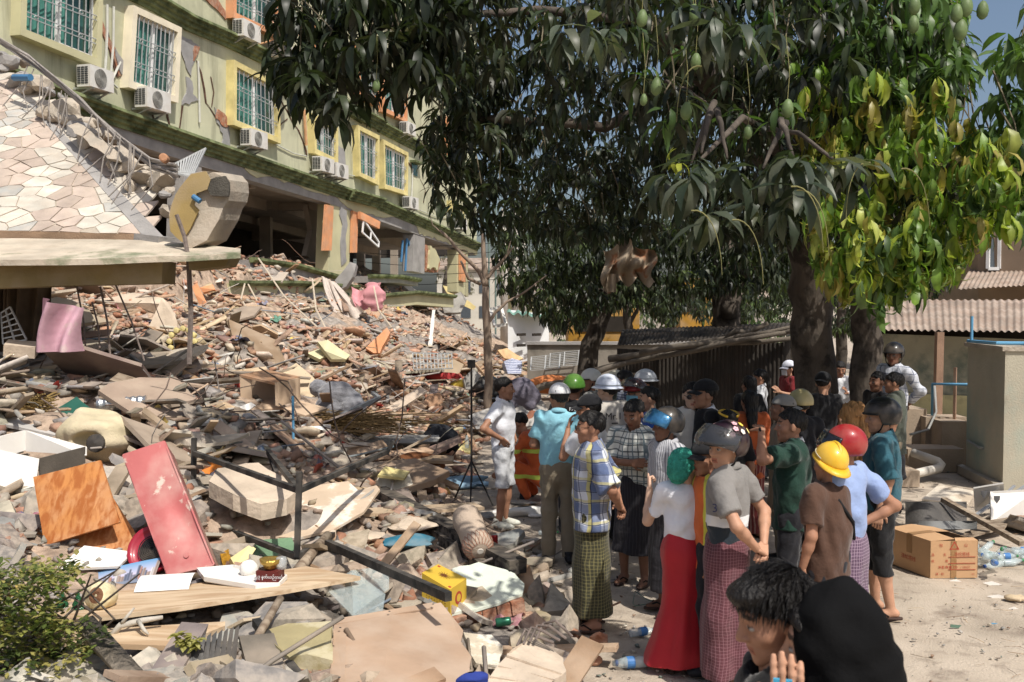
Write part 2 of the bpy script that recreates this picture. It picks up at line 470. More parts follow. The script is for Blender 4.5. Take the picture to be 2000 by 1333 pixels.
def sweep(pts, prof):
    """moulding: polyline on the facade swept with (out, up) profile"""
    V, Fc = [], []; m = len(prof)
    for p in pts:
        for o, u in prof: V.append(Vector(p) + FN * o + UP * u)
    for i in range(len(pts) - 1):
        for k in range(m): Fc.append((i * m + k, (i + 1) * m + k, (i + 1) * m + (k + 1) % m, i * m + (k + 1) % m))
    Fc.append(tuple(range(m))); Fc.append(tuple((len(pts) - 1) * m + k for k in range(m - 1, -1, -1)))
    return np.array(V), Fc
corn = [(-.05, .20), (.34, .20), (.36, .12), (.26, .10), (.26, .02), (.17, .0), (.17, -.09), (.08, -.11), (.08, -.2), (-.05, -.2)]
mid = lambda L, a, b: [F(*p) for p in L if a <= p[0] <= b]
part(bld, 'moulding', sweep(mid(upc, -200, 704), corn), moss)
part(bld, 'moulding', sweep([p + FN * .16 for p in [F(668, 210), F(704, 231), F(735, 247)]], corn), moss)
part(bld, 'moulding', sweep([F(736, 248)] + mid(upc, 788, 940), corn), moss)
part(bld, 'moulding', sweep(mid(low, -200, 676), corn), moss)
part(bld, 'moulding', sweep([p + FN * .16 for p in [F(672, 381), F(733, 398)]], corn), moss)
part(bld, 'moulding', sweep([F(734, 400)] + mid(low, 800, 940), corn), moss)
# moulding of the floor above, mostly behind the leaves
part(bld, 'moulding', sweep([F(430, -190), F(640, -60), F(790, 70), F(931, 165)], corn), moss)

# edge beam under the standing floors, bare where the plaster fell
bp = [F(p[0], p[1]) for p in low] + [F(p[0], p[1]) for p in reversed(beam)]
part(bld, 'edge_beam', prism([p + FN * .02 for p in bp], -FN * .45), conc)
def patch(pix, mat, proud=.05, step=.16, amp=.05, seed=1, name='plaster_patch', th=.04):
    part(bld, name, prism([p for p in jag([F(*q, proud) for q in pix], step, amp, seed)], -FN * th), mat)
patch([(478, 322), (540, 340), (640, 372), (655, 384), (600, 372), (545, 352), (520, 345), (500, 348), (476, 330)], cream, .045, .3, .06, 3)
patch([(655, 382), (733, 404), (760, 414), (800, 432), (770, 424), (740, 424), (705, 414), (690, 414), (664, 394)], cream, .045, .3, .06, 4)
patch([(812, 438), (931, 490), (931, 498), (900, 488), (860, 470), (838, 462), (818, 458)], cream, .045, .3, .06, 5)
# plaster lost on the wall: grey render and brick showing
gry = M('grey_render', srgb(150, 148, 146), .95, .16, 3., .5, 30.)
patch([(340, 64), (372, 78), (388, 92), (380, 112), (374, 130), (372, 150), (362, 132), (352, 100), (342, 80)], gry, .03, .12, .05, 6, 'bare_patch')
patch([(362, 150), (374, 160), (375, 184), (386, 196), (372, 200), (354, 206), (358, 190), (364, 172)], gry, .03, .12, .05, 7, 'bare_patch')
patch([(418, 210), (430, 222), (444, 236), (446, 250), (448, 285), (432, 290), (434, 262), (422, 240)], gry, .03, .12, .05, 8, 'bare_patch')
patch([(657, 284), (672, 292), (674, 330), (670, 340), (658, 330)], gry, .03, .2, .03, 9, 'bare_patch')
patch([(424, 214), (440, 228), (446, 246), (434, 248), (420, 232)], brickm, .05, .12, .05, 10, 'brick_patch')
patch([(378, 90), (388, 92), (384, 106), (376, 120), (375, 100)], brickm, .05, .1, .03, 11, 'brick_patch')
patch([(186, 4), (198, 40), (208, 70), (222, 92), (236, 120), (242, 146), (230, 150), (222, 120), (210, 92), (198, 66), (190, 40), (182, 10)], brickm, .035, .2, .06, 12, 'brick_patch')
patch([(222, 96), (240, 122), (244, 148), (234, 146), (226, 122)], gry, .06, .15, .05, 13, 'bare_patch')
patch([(392, -6), (424, 0), (438, 22), (440, 40), (428, 26), (410, 10)], brickm, .04, .2, .05, 14, 'brick_patch')
patch([(540, 20), (556, 40), (560, 55), (552, 52), (542, 36)], brickm, .04, .15, .05, 15, 'brick_patch')
for k, (pts, wd) in enumerate([([(541, 185), (552, 206), (566, 232), (580, 252), (590, 275), (597, 302)], .1),
                               ([(354, 206), (352, 228), (349, 250)], .05), ([(320, 203), (325, 232), (330, 246)], .05),
                               ([(382, 118), (390, 140), (396, 172), (400, 200), (420, 230), (440, 258)], .045),
                               ([(560, 232), (548, 242), (544, 250)], .04), ([(300, 206), (296, 226), (304, 244)], .03), ([(206, 60), (214, 110), (226, 150)], .06), ([(470, 300), (500, 306), (520, 316)], .03), ([(410, 150), (416, 180), (412, 208)], .03), ([(730, 300), (735, 320), (732, 345)], .03), ([(560, 120), (574, 150), (570, 190)], .06), ([(820, 350), (830, 372), (826, 396)], .04), ([(790, 310), (800, 320), (804, 332)], .05)]):
    up_ = jag([F(*p, .012) for p in pts], .25, .07, 40 + k, False); dn = [p + FU * random.uniform(.4, 1) * wd * 2.2 - UP * wd * .3 for p in up_]
    part(bld, 'crack', prism(up_ + dn[::-1], FN * .01), M('crack_brick', srgb(96, 66, 52), .95, .4, 6., .6))

# windows: four outer pixel corners TL, TR, BR, BL on the facade
def window(c, fm, nb=9, split=.45, open_=False, curtain=True):
    TL, TR, BR, BL = [F(*p) for p in c]
    q = quad_fn(TL, TR, BR, BL)
    W = ((TR - TL).length + (BR - BL).length) / 2; Hh = ((TL - BL).length + (TR - BR).length) / 2
    fw, fh = .17 / W, .17 / Hh
    o = part(bld, 'window', prism([p + FN * .02 for p in (q(fw, fh), q(1 - fw, fh), q(1 - fw, 1 - fh), q(fw, 1 - fh))], FN * .03), glassg)
    def ring(u0, v0, u1, v1, wu, wv, out, th):
        gs = []
        for a in ((u0, v0, u1, v0 + wv), (u0, v1 - wv, u1, v1), (u0, v0 + wv, u0 + wu, v1 - wv), (u1 - wu, v0 + wv, u1, v1 - wv)):
            gs.append(prism([q(a[0], a[1]) + FN * out, q(a[2], a[1]) + FN * out, q(a[2], a[3]) + FN * out, q(a[0], a[3]) + FN * out], FN * th))
        return join(*gs)
    part(o, 'surround', ring(0, 0, 1, 1, fw, fh, 0, .26), fm)
    part(o, 'frame', join(ring(fw, fh, .5, 1 - fh, .07 / W, .07 / Hh, .055, .05), ring(.5, fh, 1 - fw, 1 - fh, .07 / W, .07 / Hh, .075, .05)), wht)
    if curtain:
        def cf(u, v):
            uu = fw + (1 - 2 * fw) * u * .62; return q(uu, fh + (1 - 2 * fh) * v) + FN * (.085 + .02 * math.sin(u * 40))
        part(o, 'curtain', sheet(cf, 30, 3), curt)
    bars = []
    for i in range(nb + 1):
        u = fw * .7 + (1 - fw * 1.4) * i / nb
        bars.append(bar(q(u, fh * .8) + FN * .22, q(u, 1 - fh * .6) + FN * .22, .022, .022))
    for v in (.36, .42, .66, .72):
        bars.append(bar(q(fw * .5, v) + FN * .225, q(1 - fw * .5, v) + FN * .225, .02, .02))
    for v in (.39, .69):
        for i in range(2, nb, 3):
            u = i / nb; gs = [q(u + .02 * math.cos(a) * 1.2, v + .02 * math.sin(a)) + FN * .235 for a in np.linspace(0, 6.28, 7)]
            bars.append(tube(gs, .010, 4))
    part(o, 'grille', join(*bars), steel)
WIN = [([(24, -78), (184, -18), (180, 134), (20, 70)], cream, 11), ([(244, 12), (339, 56), (332, 203), (234, 172)], M('ivory_paint', srgb(226, 214, 184), .8, .15, 2., .2), 10),
       ([(442, 118), (531, 165), (535, 282), (441, 245)], yel, 10), ([(599, 222), (648, 250), (648, 322), (602, 300)], yel, 8),
       ([(687, 245), (730, 266), (729, 363), (690, 345)], yel, 7), ([(737, 273), (787, 299), (786, 383), (740, 369)], yel, 9),
       ([(872, 392), (898, 405), (898, 440), (873, 430)], yel, 6),
       ([(441, -72), (536, -18), (534, 77), (441, 36)], ora, 10), ([(603, 40), (650, 70), (650, 160), (603, 136)], ora, 7), ([(688, 88), (727, 112), (728, 209), (690, 190)], ora, 7),
       ([(736, 122), (786, 154), (785, 240), (738, 219)], ora, 9), ([(868, 228), (896, 246), (896, 330), (868, 318)], ora, 6),
       ([(690, -110), (735, -80), (735, 10), (690, -15)], ora, 7), ([(815, 40), (850, 62), (850, 140), (815, 122)], yel, 6)]
for c, fm, nb in WIN: window(c, fm, nb)
for c in ([(803, 318), (814, 323), (814, 346), (804, 341)], [(842, 340), (850, 344), (850, 366), (843, 362)]):
    q = [F(*p, .02) for p in c]; o = part(bld, 'window', prism(q, FN * .02), glassg)
    part(o, 'hood', prism([F(c[0][0] - 3, c[0][1] - 5, .0), F(c[1][0] + 3, c[1][1] - 4, 0), F(c[1][0] + 3, c[1][1] + 0, 0), F(c[0][0] - 3, c[0][1] - 1, 0)], FN * .3), moss)

# columns and the dark storey behind them
def wcol(pix, mat, name='column', o=0.0, th=.5):
    return part(bld, name, prism([F(*p, o) for p in pix], -FN * th), mat)
wcol([(645, 396), (684, 412), (682, 552), (640, 542)], cream)
patch([(664, 402), (676, 412), (678, 440), (674, 470), (676, 510), (666, 520), (664, 470), (668, 440), (662, 420)], gry, .03, .2, .06, 20, 'bare_patch')
wcol([(808, 458), (830, 464), (829, 535), (806, 530)], conc)
wcol([(892, 488), (914, 494), (915, 580), (892, 570)], cream)
wcol([(895, 496), (905, 498), (904, 552), (895, 548)], ora, 'window_reveal', .14, .12)
wcol([(360, 318), (394, 326), (392, 500), (355, 500)], conc)
wcol([(632, 400), (646, 404), (642, 490), (626, 490)], ora, 'window_reveal', .12, .1)
wcol([(684, 412), (694, 416), (692, 494), (682, 494)], ora, 'window_reveal', .12, .1)
br = [F(690, 414, .3), F(718, 434, .55), F(716, 448, .55), F(690, 428, .3)]
part(bld, 'loose_frame', prism(br, -FN * .12), ora)
fr = [F(696, 430, .3), F(717, 474, .5), F(716, 483, .5), F(694, 455, .3)]
part(bld, 'hanging_sash', join(*[bar(fr[i], fr[(i + 1) % 4], .06, .06) for i in range(4)], bar(fr[0].lerp(fr[1], .5), fr[3].lerp(fr[2], .5), .05, .05)), wht)
inn = lambda px, py, o: F(px, py, -o)
# ceiling and inner beams
cl = [F(*p, -.4) for p in beam[2:]]
part(bld, 'ceiling', prism([p + UP * .3 for p in (cl[0], cl[-1])] + [p + UP * .35 - FN * 8.3 for p in (cl[-1], cl[0])], UP * .06), ceilm)
for px, py in ((430, 336), (520, 362), (665, 404), (820, 460)):
    a = F(px, py, -.45); part(bld, 'ceiling_beam', bar(a + UP * .12, a + UP * .12 - FN * 8.3, .3, .42), ceilm)
for d in (2.6, 5.6):
    part(bld, 'ceiling_beam', bar(F(340, 310, -d) + UP * .05, F(640, 398, -d) + UP * .05, .3, .5), ceilm)
    part(bld, 'ceiling_beam', bar(F(650, 400, -d) + UP * .1, F(925, 494, -d) + UP * .1, .3, .4), ceilm)
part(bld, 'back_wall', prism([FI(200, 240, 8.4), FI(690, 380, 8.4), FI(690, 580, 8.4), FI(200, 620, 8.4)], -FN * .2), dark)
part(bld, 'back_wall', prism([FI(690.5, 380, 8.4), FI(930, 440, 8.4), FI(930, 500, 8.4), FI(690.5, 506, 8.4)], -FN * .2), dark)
part(bld, 'partition', prism([FI(600, 400, 1.2), FI(640, 408, 1.2), FI(640, 540, 1.2), FI(592, 540, 1.2), FI(606, 505, 1.2), FI(598, 500, 1.2), FI(610, 450, 1.2)], -FN * .2), ceilm)
for px, d in ((520, 5.0), (735, 6.5), (705, 7.9), (770, 7.9)):
    a = FI(px, 480, d); part(bld, 'inner_column', box((a.x, a.y, 4.6), (.45, .45, 4.0)), ceilm)
blu = M('blue_pipe', srgb(60, 120, 170), .5, .1, 4., .05)
for x0, y0, x1, y1, r in ((795, 470, 792, 512, .05), (803, 466, 800, 530, .05), (806, 470, 816, 525, .04)):
    part(bld, 'water_pipe', tube([F(x0, y0, -.2), F(x1, y1, -.2)], r, 8), blu)
part(bld, 'torn_wall', slab(jag([F(836, 480, .1), F(848, 490, .1), F(856, 508, .1), F(852, 526, .1), F(834, 524, .1)], .2, .08, 30), .25), cream)
part(bld, 'torn_wall', slab(jag([F(831, 480, .0), F(850, 488, .0), F(860, 512, .0), F(855, 532, .0), F(832, 530, .0)], .2, .08, 31), .2), brickm)
# fallen storeys: slab edges with green mouldings, lying where they dropped
def slab_edge(pix, o, hgt, dep, mat, lip=True):
    pts = [F(*p, o) for p in pix]
    gs = sweep(pts, [(0, 0), (0, -hgt), (-dep, -hgt), (-dep, 0)])
    s = part(bld, 'fallen_slab', gs, mat)
    if lip: part(s, 'moulding', sweep([p - UP * .02 for p in pts], [(-.02, .1), (.2, .1), (.2, .02), (.1, -.06), (-.02, -.06)]), moss)
slab_edge([(380, 554), (520, 554), (640, 562)], 1.1, .58, 3.0, cream)
slab_edge([(470, 508), (560, 520), (648, 544)], .3, .42, 3.0, conc)
slab_edge([(690, 578), (760, 572), (838, 580)], 1.2, .5, 3.0, cream)
slab_edge([(700, 540), (760, 541), (800, 548)], .4, .25, 3.0, conc)
patch([(440, 576), (500, 572), (560, 574), (620, 574), (620, 590), (560, 592), (500, 594), (442, 592)], gry, 1.12, .3, .08, 33, 'bare_patch')

# conduits and cables on the wall
pvc = M('grey_conduit', srgb(196, 196, 186), .6, .1, 4., .05)
for pts, r in (([(206, 10), (206, 60), (204, 110), (200, 160), (188, 166)], .035), ([(219, 14), (218, 90), (212, 160), (226, 172)], .03),
               ([(232, 122), (212, 165), (188, 168)], .03), ([(384, 120), (386, 180), (387, 240)], .03), ([(535, 282), (570, 300), (597, 306)], .02),
               ([(652, 332), (668, 340), (690, 344)], .02), ([(790, 395), (820, 412), (850, 424), (880, 426)], .02), ([(804, 330), (803, 360), (802, 385)], .03)):
    part(bld, 'conduit', tube([F(*p, .05) for p in pts], r, 6), pvc)
dp = M('peach_pipe', srgb(206, 150, 100), .7, .2)
part(bld, 'drain_pipe', tube([F(588, 215, .12), F(590, 250, .12), F(592, 285, .12)], .05, 8), dp)
rb = M('rusty_rebar', srgb(118, 104, 96), .8, .3, 20., .3)

# air conditioners hanging on the wall: each a thing of its own
acw = M('ac_casing', srgb(214, 212, 204), .55, .06, 3., .05, dust=.25)
acd = M('ac_grille', srgb(70, 72, 72), .7, .15, 6., .1)
def ac(px0, py0, px1, py1, where):
    """front face corners top-left / bottom-right in the photograph"""
    a = F(px0, py0, .55); W = (F(px1, py1, .55) - a).dot(FU); Hh = F(px0, py0, .55).z - F(px0, py1 - (px1 - px0) * .3, .55).z
    W = max(.62, min(W, 1.0)); Hh = max(.5, min(Hh, .8))
    rt = root('air_conditioner', where, 'air conditioner', a - UP * Hh - FN * .2, 0, 'air conditioners on the facade')
    P0 = a; q = lambda u, v, o: P0 + FU * (u * W) - UP * (v * Hh) + FN * o
    part(rt, 'casing', prism([q(0, 0, 0), q(1, 0, 0), q(1, 1, 0), q(0, 1, 0)], -FN * .36), acw)
    cx, cyc = .42, .5; r = .40 * Hh
    c = q(cx, cyc, 0)
    rings = [tube([c + FU * math.cos(t) * rr + UP * math.sin(t) * rr + FN * .02 for t in np.linspace(0, 2 * math.pi, 25)], .008, 4, False) for rr in np.linspace(.05, r, 7)]
    rings += [bar(c + FN * .015, c + (FU * math.cos(t) + UP * math.sin(t)) * r + FN * .015, .01, .01) for t in np.linspace(0, 2 * math.pi, 13)]
    fanp = part(rt, 'fan_opening', lathe(c - FN * .0, [(r, .0), (r, .006), (.001, .008)], 28, FN), acd)
    part(fanp, 'fan_guard', join(*rings), M('ac_guard', srgb(150, 148, 140), .5, .1))
    vents = [prism([q(-.001, .1 + .1 * i, -.06 - .1 * j), q(-.001, .16 + .1 * i, -.06 - .1 * j), q(-.001, .16 + .1 * i, -.14 - .1 * j), q(-.001, .1 + .1 * i, -.14 - .1 * j)], -FU * .012) for i in range(8) for j in range(3)]
    part(rt, 'side_vent', join(*vents), acd)
    for u in (.15, .85): part(rt, 'bracket', join(bar(q(u, 1.02, -.02), q(u, 1.02, -.56), .05, .05), bar(q(u, 1.02, -.06), q(u, 1.45, -.55), .035, .035)), steel)
for a_ in ((136, 128, 184, 178, 'air conditioner with round fan just above the rebar tangle, under the leftmost window'), (250, 171, 299, 222, 'air conditioner with round fan below the ivory framed window'),
           (458, 252, 497, 288, 'air conditioner under the lower corner of the wide yellow window'), (600, 306, 630, 336, 'left one of two air conditioners mounted side by side'), (630, 318, 657, 346, 'right one of two air conditioners mounted side by side'),
           (778, 384, 800, 407, 'air conditioner below the right yellow window of the pair'), (880, 428, 900, 448, 'farthest air conditioner near the end of the green building'),
           (443, 38, 480, 78, 'air conditioner at the lower left of the orange framed window, top of photo'), (512, 80, 548, 114, 'air conditioner below the tilted satellite dish'), (772, 238, 794, 264, 'air conditioner under the upper orange windows beside leaves')):
    ac(*a_)
# satellite dish
c = F(512, 60, .9); ax = Vector((.25, -.6, .55)).normalized()
rt = root('satellite_dish', 'small tilted salmon satellite dish above an air conditioner', 'satellite dish', c - UP * .5)
part(rt, 'dish', lathe(c, [(.02, -.02), (.3, .02), (.5, .08), (.52, .09), (.5, .10), (.3, .04), (.02, .0)], 24, ax), M('salmon_dish', srgb(216, 160, 130), .6, .15), True)
part(rt, 'mount_arm', tube([c, c - ax * .15, F(524, 72, .5), F(500, 84, .4), F(486, 92, .02)], .025, 8), dp)

# ============================================================ paved slab leaning at the left, with the balcony slab below it
A3, B3, C3 = at(0, 449, 13.6), at(275, 456, 13.6), at(60, 214, 17.4)
SN = (B3 - A3).cross(C3 - A3).normalized()
if SN.dot(CAMP - A3) < 0: SN = -SN
SU = (B3 - A3).normalized(); SV = SN.cross(SU)
if SV.z < 0: SV = -SV
def SP(px, py, o=0.0):
    d = ray(px, py); t = (A3 - CAMP).dot(SN) / d.dot(SN); return CAMP + d * t + SN * o
ps = root('paved_slab', 'tilted fallen slab paved with pale and pink irregular stones', 'slab', A3)
outl = [SP(-160, 446), SP(0, 450), SP(278, 458), SP(262, 376), SP(185, 300), SP(130, 250), SP(70, 205), SP(20, 165), SP(-160, 110)]
part(ps, 'screed', prism([p + SN * -.013 for p in jag(outl, .35, .03, 2)], -SN * .16), conc2)
# irregular stones: voronoi cells on the slab
def uv(p): d = Vector(p) - A3; return (d.dot(SU), d.dot(SV))
poly = [uv(p) for p in outl]
def clip(poly, n, c):
    out = []
    for i in range(len(poly)):
        a, b = poly[i], poly[(i + 1) % len(poly)]; da = a[0] * n[0] + a[1] * n[1] - c; db = b[0] * n[0] + b[1] * n[1] - c
        if da <= 0: out.append(a)
        if (da < 0 < db) or (db < 0 < da):
            t = da / (da - db); out.append((a[0] + (b[0] - a[0]) * t, a[1] + (b[1] - a[1]) * t))
    return out
def inpoly(p, poly):
    s = False
    for i in range(len(poly)):
        a, b = poly[i], poly[i - 1]
        if (a[1] > p[1]) != (b[1] > p[1]) and p[0] < (b[0] - a[0]) * (p[1] - a[1]) / (b[1] - a[1]) + a[0]: s = not s
    return s
us = [p[0] for p in poly]; vs = [p[1] for p in poly]
seeds = []
rr_ = random.Random(5)
for k in range(9000):
    p = (rr_.uniform(min(us), max(us)), rr_.uniform(min(vs), max(vs)))
    if inpoly(p, poly) and all((p[0] - q[0]) ** 2 + ((p[1] - q[1]) * .55) ** 2 > .175 ** 2 for q in seeds): seeds.append(p)
    if len(seeds) > 285: break
stm = M('paving_stone', src='obj', rough=.75, var=.16, scale=4., bump=.2, bscale=30., dust=.35, dustcol=srgb(190, 170, 148))
JOINT = uv(SP(60, 214)), uv(SP(325, 465))
for sd in seeds:
    cell = [(sd[0] - .26, sd[1] - .4), (sd[0] + .2, sd[1] - .44), (sd[0] + .26, sd[1] + .4), (sd[0] - .2, sd[1] + .44)]
    for q in seeds:
        if q is sd or abs(q[0] - sd[0]) > 1.2 or abs(q[1] - sd[1]) > 1.6: continue
        n = (q[0] - sd[0], q[1] - sd[1]); c_ = ((q[0] ** 2 - sd[0] ** 2) + (q[1] ** 2 - sd[1] ** 2)) / 2
        l = math.hypot(*n); cell = clip(cell, n, c_ - l * .007)
        if len(cell) < 3: break
    if len(cell) < 3: continue
    for i in range(len(poly)):
        a, b = poly[i], poly[(i + 1) % len(poly)]
        n = (b[1] - a[1], -(b[0] - a[0])); cc = n[0] * a[0] + n[1] * a[1]
        if False: n = (-n[0], -n[1]); cc = -cc
        # keep the inner side
        if not (n[0] * sd[0] + n[1] * sd[1] <= cc): n = (-n[0], -n[1]); cc = -cc
        if i in (0, 1, 8): cell = clip(cell, n, cc)
        if len(cell) < 3: break
    if len(cell) < 3: continue
    P3 = [A3 + SU * u_ + SV * v_ for u_, v_ in cell]
    cen = sum(P3, Vector()) / len(P3)
    band = math.sin(sd[0] * 5.2 + sd[1] * .55 + 1.0)
    col = srgb(200, 192, 176) if band > -.1 else srgb(186, 166, 150)
    if rr_.random() < .12: col = srgb(178, 176, 168)
    k_ = rr_.uniform(.78, 1.06); col = tuple(c * k_ for c in col)
    g = prism([cen + (p - cen) * .985 + SN * (rr_.uniform(-.006, .01) + .0) for p in P3], -SN * .03)
    o = part(ps, 'stone', g, stm); o.color = (*col, 1)
j0, j1 = SP(20, 172, .012), SP(326, 466, .012); j0b = SP(52, 205, .012)
part(ps, 'joint_strip', prism([SP(58, 206, .01), SP(70, 206, .01), SP(322, 466, .01), SP(276, 458, .01)], -SN * .07), conc)
part(ps, 'edge_board', bar(A3 + SU * -1.2 - UP * .09, B3 - UP * .09, .08, .15), M('weathered_edge', srgb(150, 120, 92), .9, .3, 3., .4))
part(ps, 'edge_board', bar(B3 + SU * .02 - UP * .07, at(326, 462, 13.4) - UP * .07, .3, .12), conc)

bs = root('balcony_slab', 'thick broken balcony slab with ochre underside jutting over the rubble', 'slab', at(150, 560, 13))
tp = [at(-200, 462, 13.5), at(300, 470, 13.4), at(470, 486, 13.0), at(470, 494, 12.6), at(370, 500, 12.3), at(200, 506, 12.0), at(-200, 508, 12.0)]
part(bs, 'slab', prism(jag(tp, .4, .04, 5), -UP * .07), mortar_crack(M('slab_top', srgb(190, 176, 154), .92, .25, 2., .7, 18., dust=.4), srgb(120, 128, 96), 1.4, .55, .66))
und = [at(-200, 520, 12.1), at(318, 510, 12.45), at(316, 554, 12.45), at(140, 558, 12.3), at(-200, 570, 12.05)]
part(bs, 'fascia', prism(und, Vector((0, .5, 0))), M('ochre_plaster', srgb(146, 126, 78), .85, .15, 2., .25, dust=.3))
part(bs, 'bracket', prism([at(366, 502, 12.6), at(452, 496, 12.8), at(440, 520, 12.8), at(370, 528, 12.6)], Vector((0, .5, 0))), M('ochre_plaster'))
# dark panel painting the black shadow under the slab, and a folded curtain
part(bs, 'shadow_panel', prism([at(-200, 560, 14.8), at(70, 556, 14.8), at(70, 700, 14.8), at(-200, 740, 14.8)], Vector((0, .4, 0))), dark)
def cf(u, v): p = at(-30 + 118 * u, 556 + (122 + 10 * math.sin(u * 9)) * v, 13.3); return p + Vector((0, .09 * math.sin(u * 34 + v * 2) + .15 * math.sin(u * 8), 0))
single('hanging_curtain', 'dark brown curtain hanging in folds under the slab at left edge', 'curtain', sheet(cf, 60, 8), M('brown_curtain', srgb(92, 76, 58), .95, .4, 3., .3, 20.), smooth=True)
# ochre broken column standing on its end
oc = root('broken_column', 'broken ochre plastered column block with pipe stub, standing on the slab', 'column', at(380, 484, 13.0))
oy = 12.9
Pf = [at(345, 378, oy), at(372, 340, oy), at(398, 334, oy), at(436, 338, oy + .1), at(448, 352, oy + .1), at(446, 392, oy + .1), at(404, 470, oy), at(372, 486, oy), at(332, 452, oy), at(330, 420, oy)]
part(oc, 'block', prism(jag(Pf, .12, .02, 3), Vector((.1, .55, .03))), conc2)
part(oc, 'plaster_face', prism(jag([at(343, 380, oy - .03), at(373, 341, oy - .03), at(402, 335, oy - .03), at(411, 352, oy - .03), at(405, 370, oy - .03), at(384, 378, oy - .03), at(378, 400, oy - .03), at(388, 410, oy - .03), at(372, 446, oy - .03), at(356, 474, oy - .03), at(333, 452, oy - .03), at(331, 420, oy - .03)], .1, .012, 4), Vector((0, .04, 0))), M('ochre_paint', srgb(170, 142, 80), .85, .15, 2., .2, dust=.35))
part(oc, 'dark_break', prism(jag([at(408, 352, oy - .02), at(440, 344, oy), at(447, 356, oy), at(446, 384, oy), at(412, 382, oy - .02), at(405, 370, oy - .02)], .08, .015, 4), Vector((0, .05, 0))), M('dark_mortar', srgb(84, 80, 72), .95, .35, 5., .8))
part(oc, 'pipe_stub', tube([at(377, 384, oy - .06), at(391, 394, oy - .08)], .035, 10), blu)
# fallen window grille beside it
gq = quad_fn(at(342, 320, 14), at(402, 290, 14.2), at(376, 346, 13.8), at(346, 340, 13.8))
single('window_grille', 'fallen white bar window grille above the ochre column block', 'grille', join(*[bar(gq(u, 0), gq(u, 1), .02, .02) for u in np.linspace(0, 1, 11)], *[bar(gq(0, v), gq(1, v), .025, .025) for v in (0, .9, 1)]), steel)
# ============================================================ right-hand yard: wall, sheds, tank, steps
corr = M('rusty_corrugated', srgb(64, 58, 52), .8, .35, 1.6, .3, 20., metal=.15); mortar_crack(corr, srgb(70, 56, 46), 1.1, .5, .68)
def corr_sheet(a, b, c, d, pitch=.076, amp=.011, seg=6, th=None):
    a, b, c, d = map(Vector, (a, b, c, d)); W = (b - a).length; nw = max(4, int(W / pitch * seg)); n = (b - a).cross(d - a).normalized()
    q = quad_fn(a, b, c, d)
    return sheet(lambda u, v: q(u, v) + n * amp * math.sin(u * W / pitch * 2 * math.pi), nw, 2)
sh = root('corrugated_shed', 'low dark shed of rusty corrugated sheets behind the crowd', 'shed', gnd(1380, 868))
def wp(px, Y, z): p = at(px, 700, Y); return Vector((p.x, Y, z))
edges = [1205, 1290, 1360, 1440, 1530, 1560]; Ys = [19.0, 18.4, 18.0, 17.5, 17.0, 17.6]
for i in range(5):
    z1 = 1.62 + .06 * i; a, b = wp(edges[i] - (4 if i else 0), Ys[i] - .03 * (i % 2), 0), wp(edges[i + 1], Ys[i + 1] - .03 * (i % 2), 0)
    part(sh, 'wall_sheet', corr_sheet(a, b, b + UP * (z1 + random.uniform(-.04, .05)), a + UP * z1), corr, True)
for z in (.55, 1.15): part(sh, 'rail', bar(wp(1205, 18.9, z), wp(1560, 17.4, z), .05, .05), M('grey_wood', srgb(104, 94, 82), .9, .3, 4., .4, 30., stretch=(1, 1, 1)))
part(sh, 'roof_sheet', corr_sheet(wp(1205, 18.9, 1.68), wp(1560, 16.9, 1.95), wp(1570, 20.5, 2.1), wp(1215, 22, 1.9)), corr, True)
wood_g = M('grey_wood')
for k, (x0, y0, x1, y1, Y0, Y1, r) in enumerate([(1130, 733, 1546, 648, 19, 16.6, .06), (1000, 780, 1250, 702, 18.5, 18.4, .07), (1190, 702, 1440, 668, 18.6, 17.4, .07), (1330, 690, 1560, 636, 17.8, 16.6, .05), (1250, 690, 1560, 660, 18, 16.8, .06), (1420, 660, 1500, 632, 17.4, 17, .06), (1480, 655, 1580, 640, 17, 16.4, .045), (1300, 682, 1470, 655, 18, 17.2, .05)]):
    a, b = at(x0, y0, Y0), at(x1, y1, Y1); mds = [a.lerp(b, t) + Vector((random.uniform(-.05, .05), 0, random.uniform(-.07, .07))) for t in (.25, .5, .75)]
    single('roof_branch', 'bare grey branch lying along the top of the corrugated shed', 'branch', tube([a] + mds + [b], [r, r * .95, r * .9, r * .8, r * .6], 7), wood_g, 'branches on the shed roof', True)
# plank fence post pieces right of the shed
part(sh, 'door_post', bar(wp(1552, 16.9, 0), wp(1552, 16.9, 2.0), .1, .1), wood_g)

bw = root('boundary_wall', 'low grey concrete boundary wall behind the bent tree trunk', 'wall', wp(1120, 27, 0))
part(bw, 'wall', prism([wp(1030, 27, 0), wp(1420, 27, 0), wp(1420, 27, 1.35), wp(1030, 27, 1.35)], Vector((0, .25, 0))), mortar_crack(M('stained_wall', srgb(134, 126, 114), .95, .25, 1.2, .3), srgb(92, 88, 76), 1., .5, .65))
part(bw, 'coping', prism([wp(1028, 26.92, 1.354), wp(1422, 26.92, 1.354), wp(1422, 26.92, 1.43), wp(1028, 26.92, 1.43)], Vector((0, .4, 0))), conc)
cb = root('white_container', 'white prefabricated hut with green netting on its roof beyond the rubble', 'hut', wp(1035, 38, 0))
part(cb, 'wall', prism([wp(992, 37, 0), wp(1072, 38, 0), wp(1072, 38, 2.0), wp(992, 37, 2.2)], Vector((0, 4, 0))), M('white_hut', srgb(214, 216, 216), .7, .12, 1., .1))
for x in (1010, 1040):
    for z in (.9, 1.3): part(cb, 'louvre', bar(wp(x, 36.9, z), wp(x + 16, 37.2, z), .06, .1), dark)
part(cb, 'netting', sheet(lambda u, v: wp(990 + 84 * u, 36.8 + v * 1.2, 2.2 - .15 * u + .06 * math.sin(u * 30) - (.1 if v == 0 else 0)), 30, 3), M('green_net', srgb(104, 146, 132), .9, .3, 8.), True)
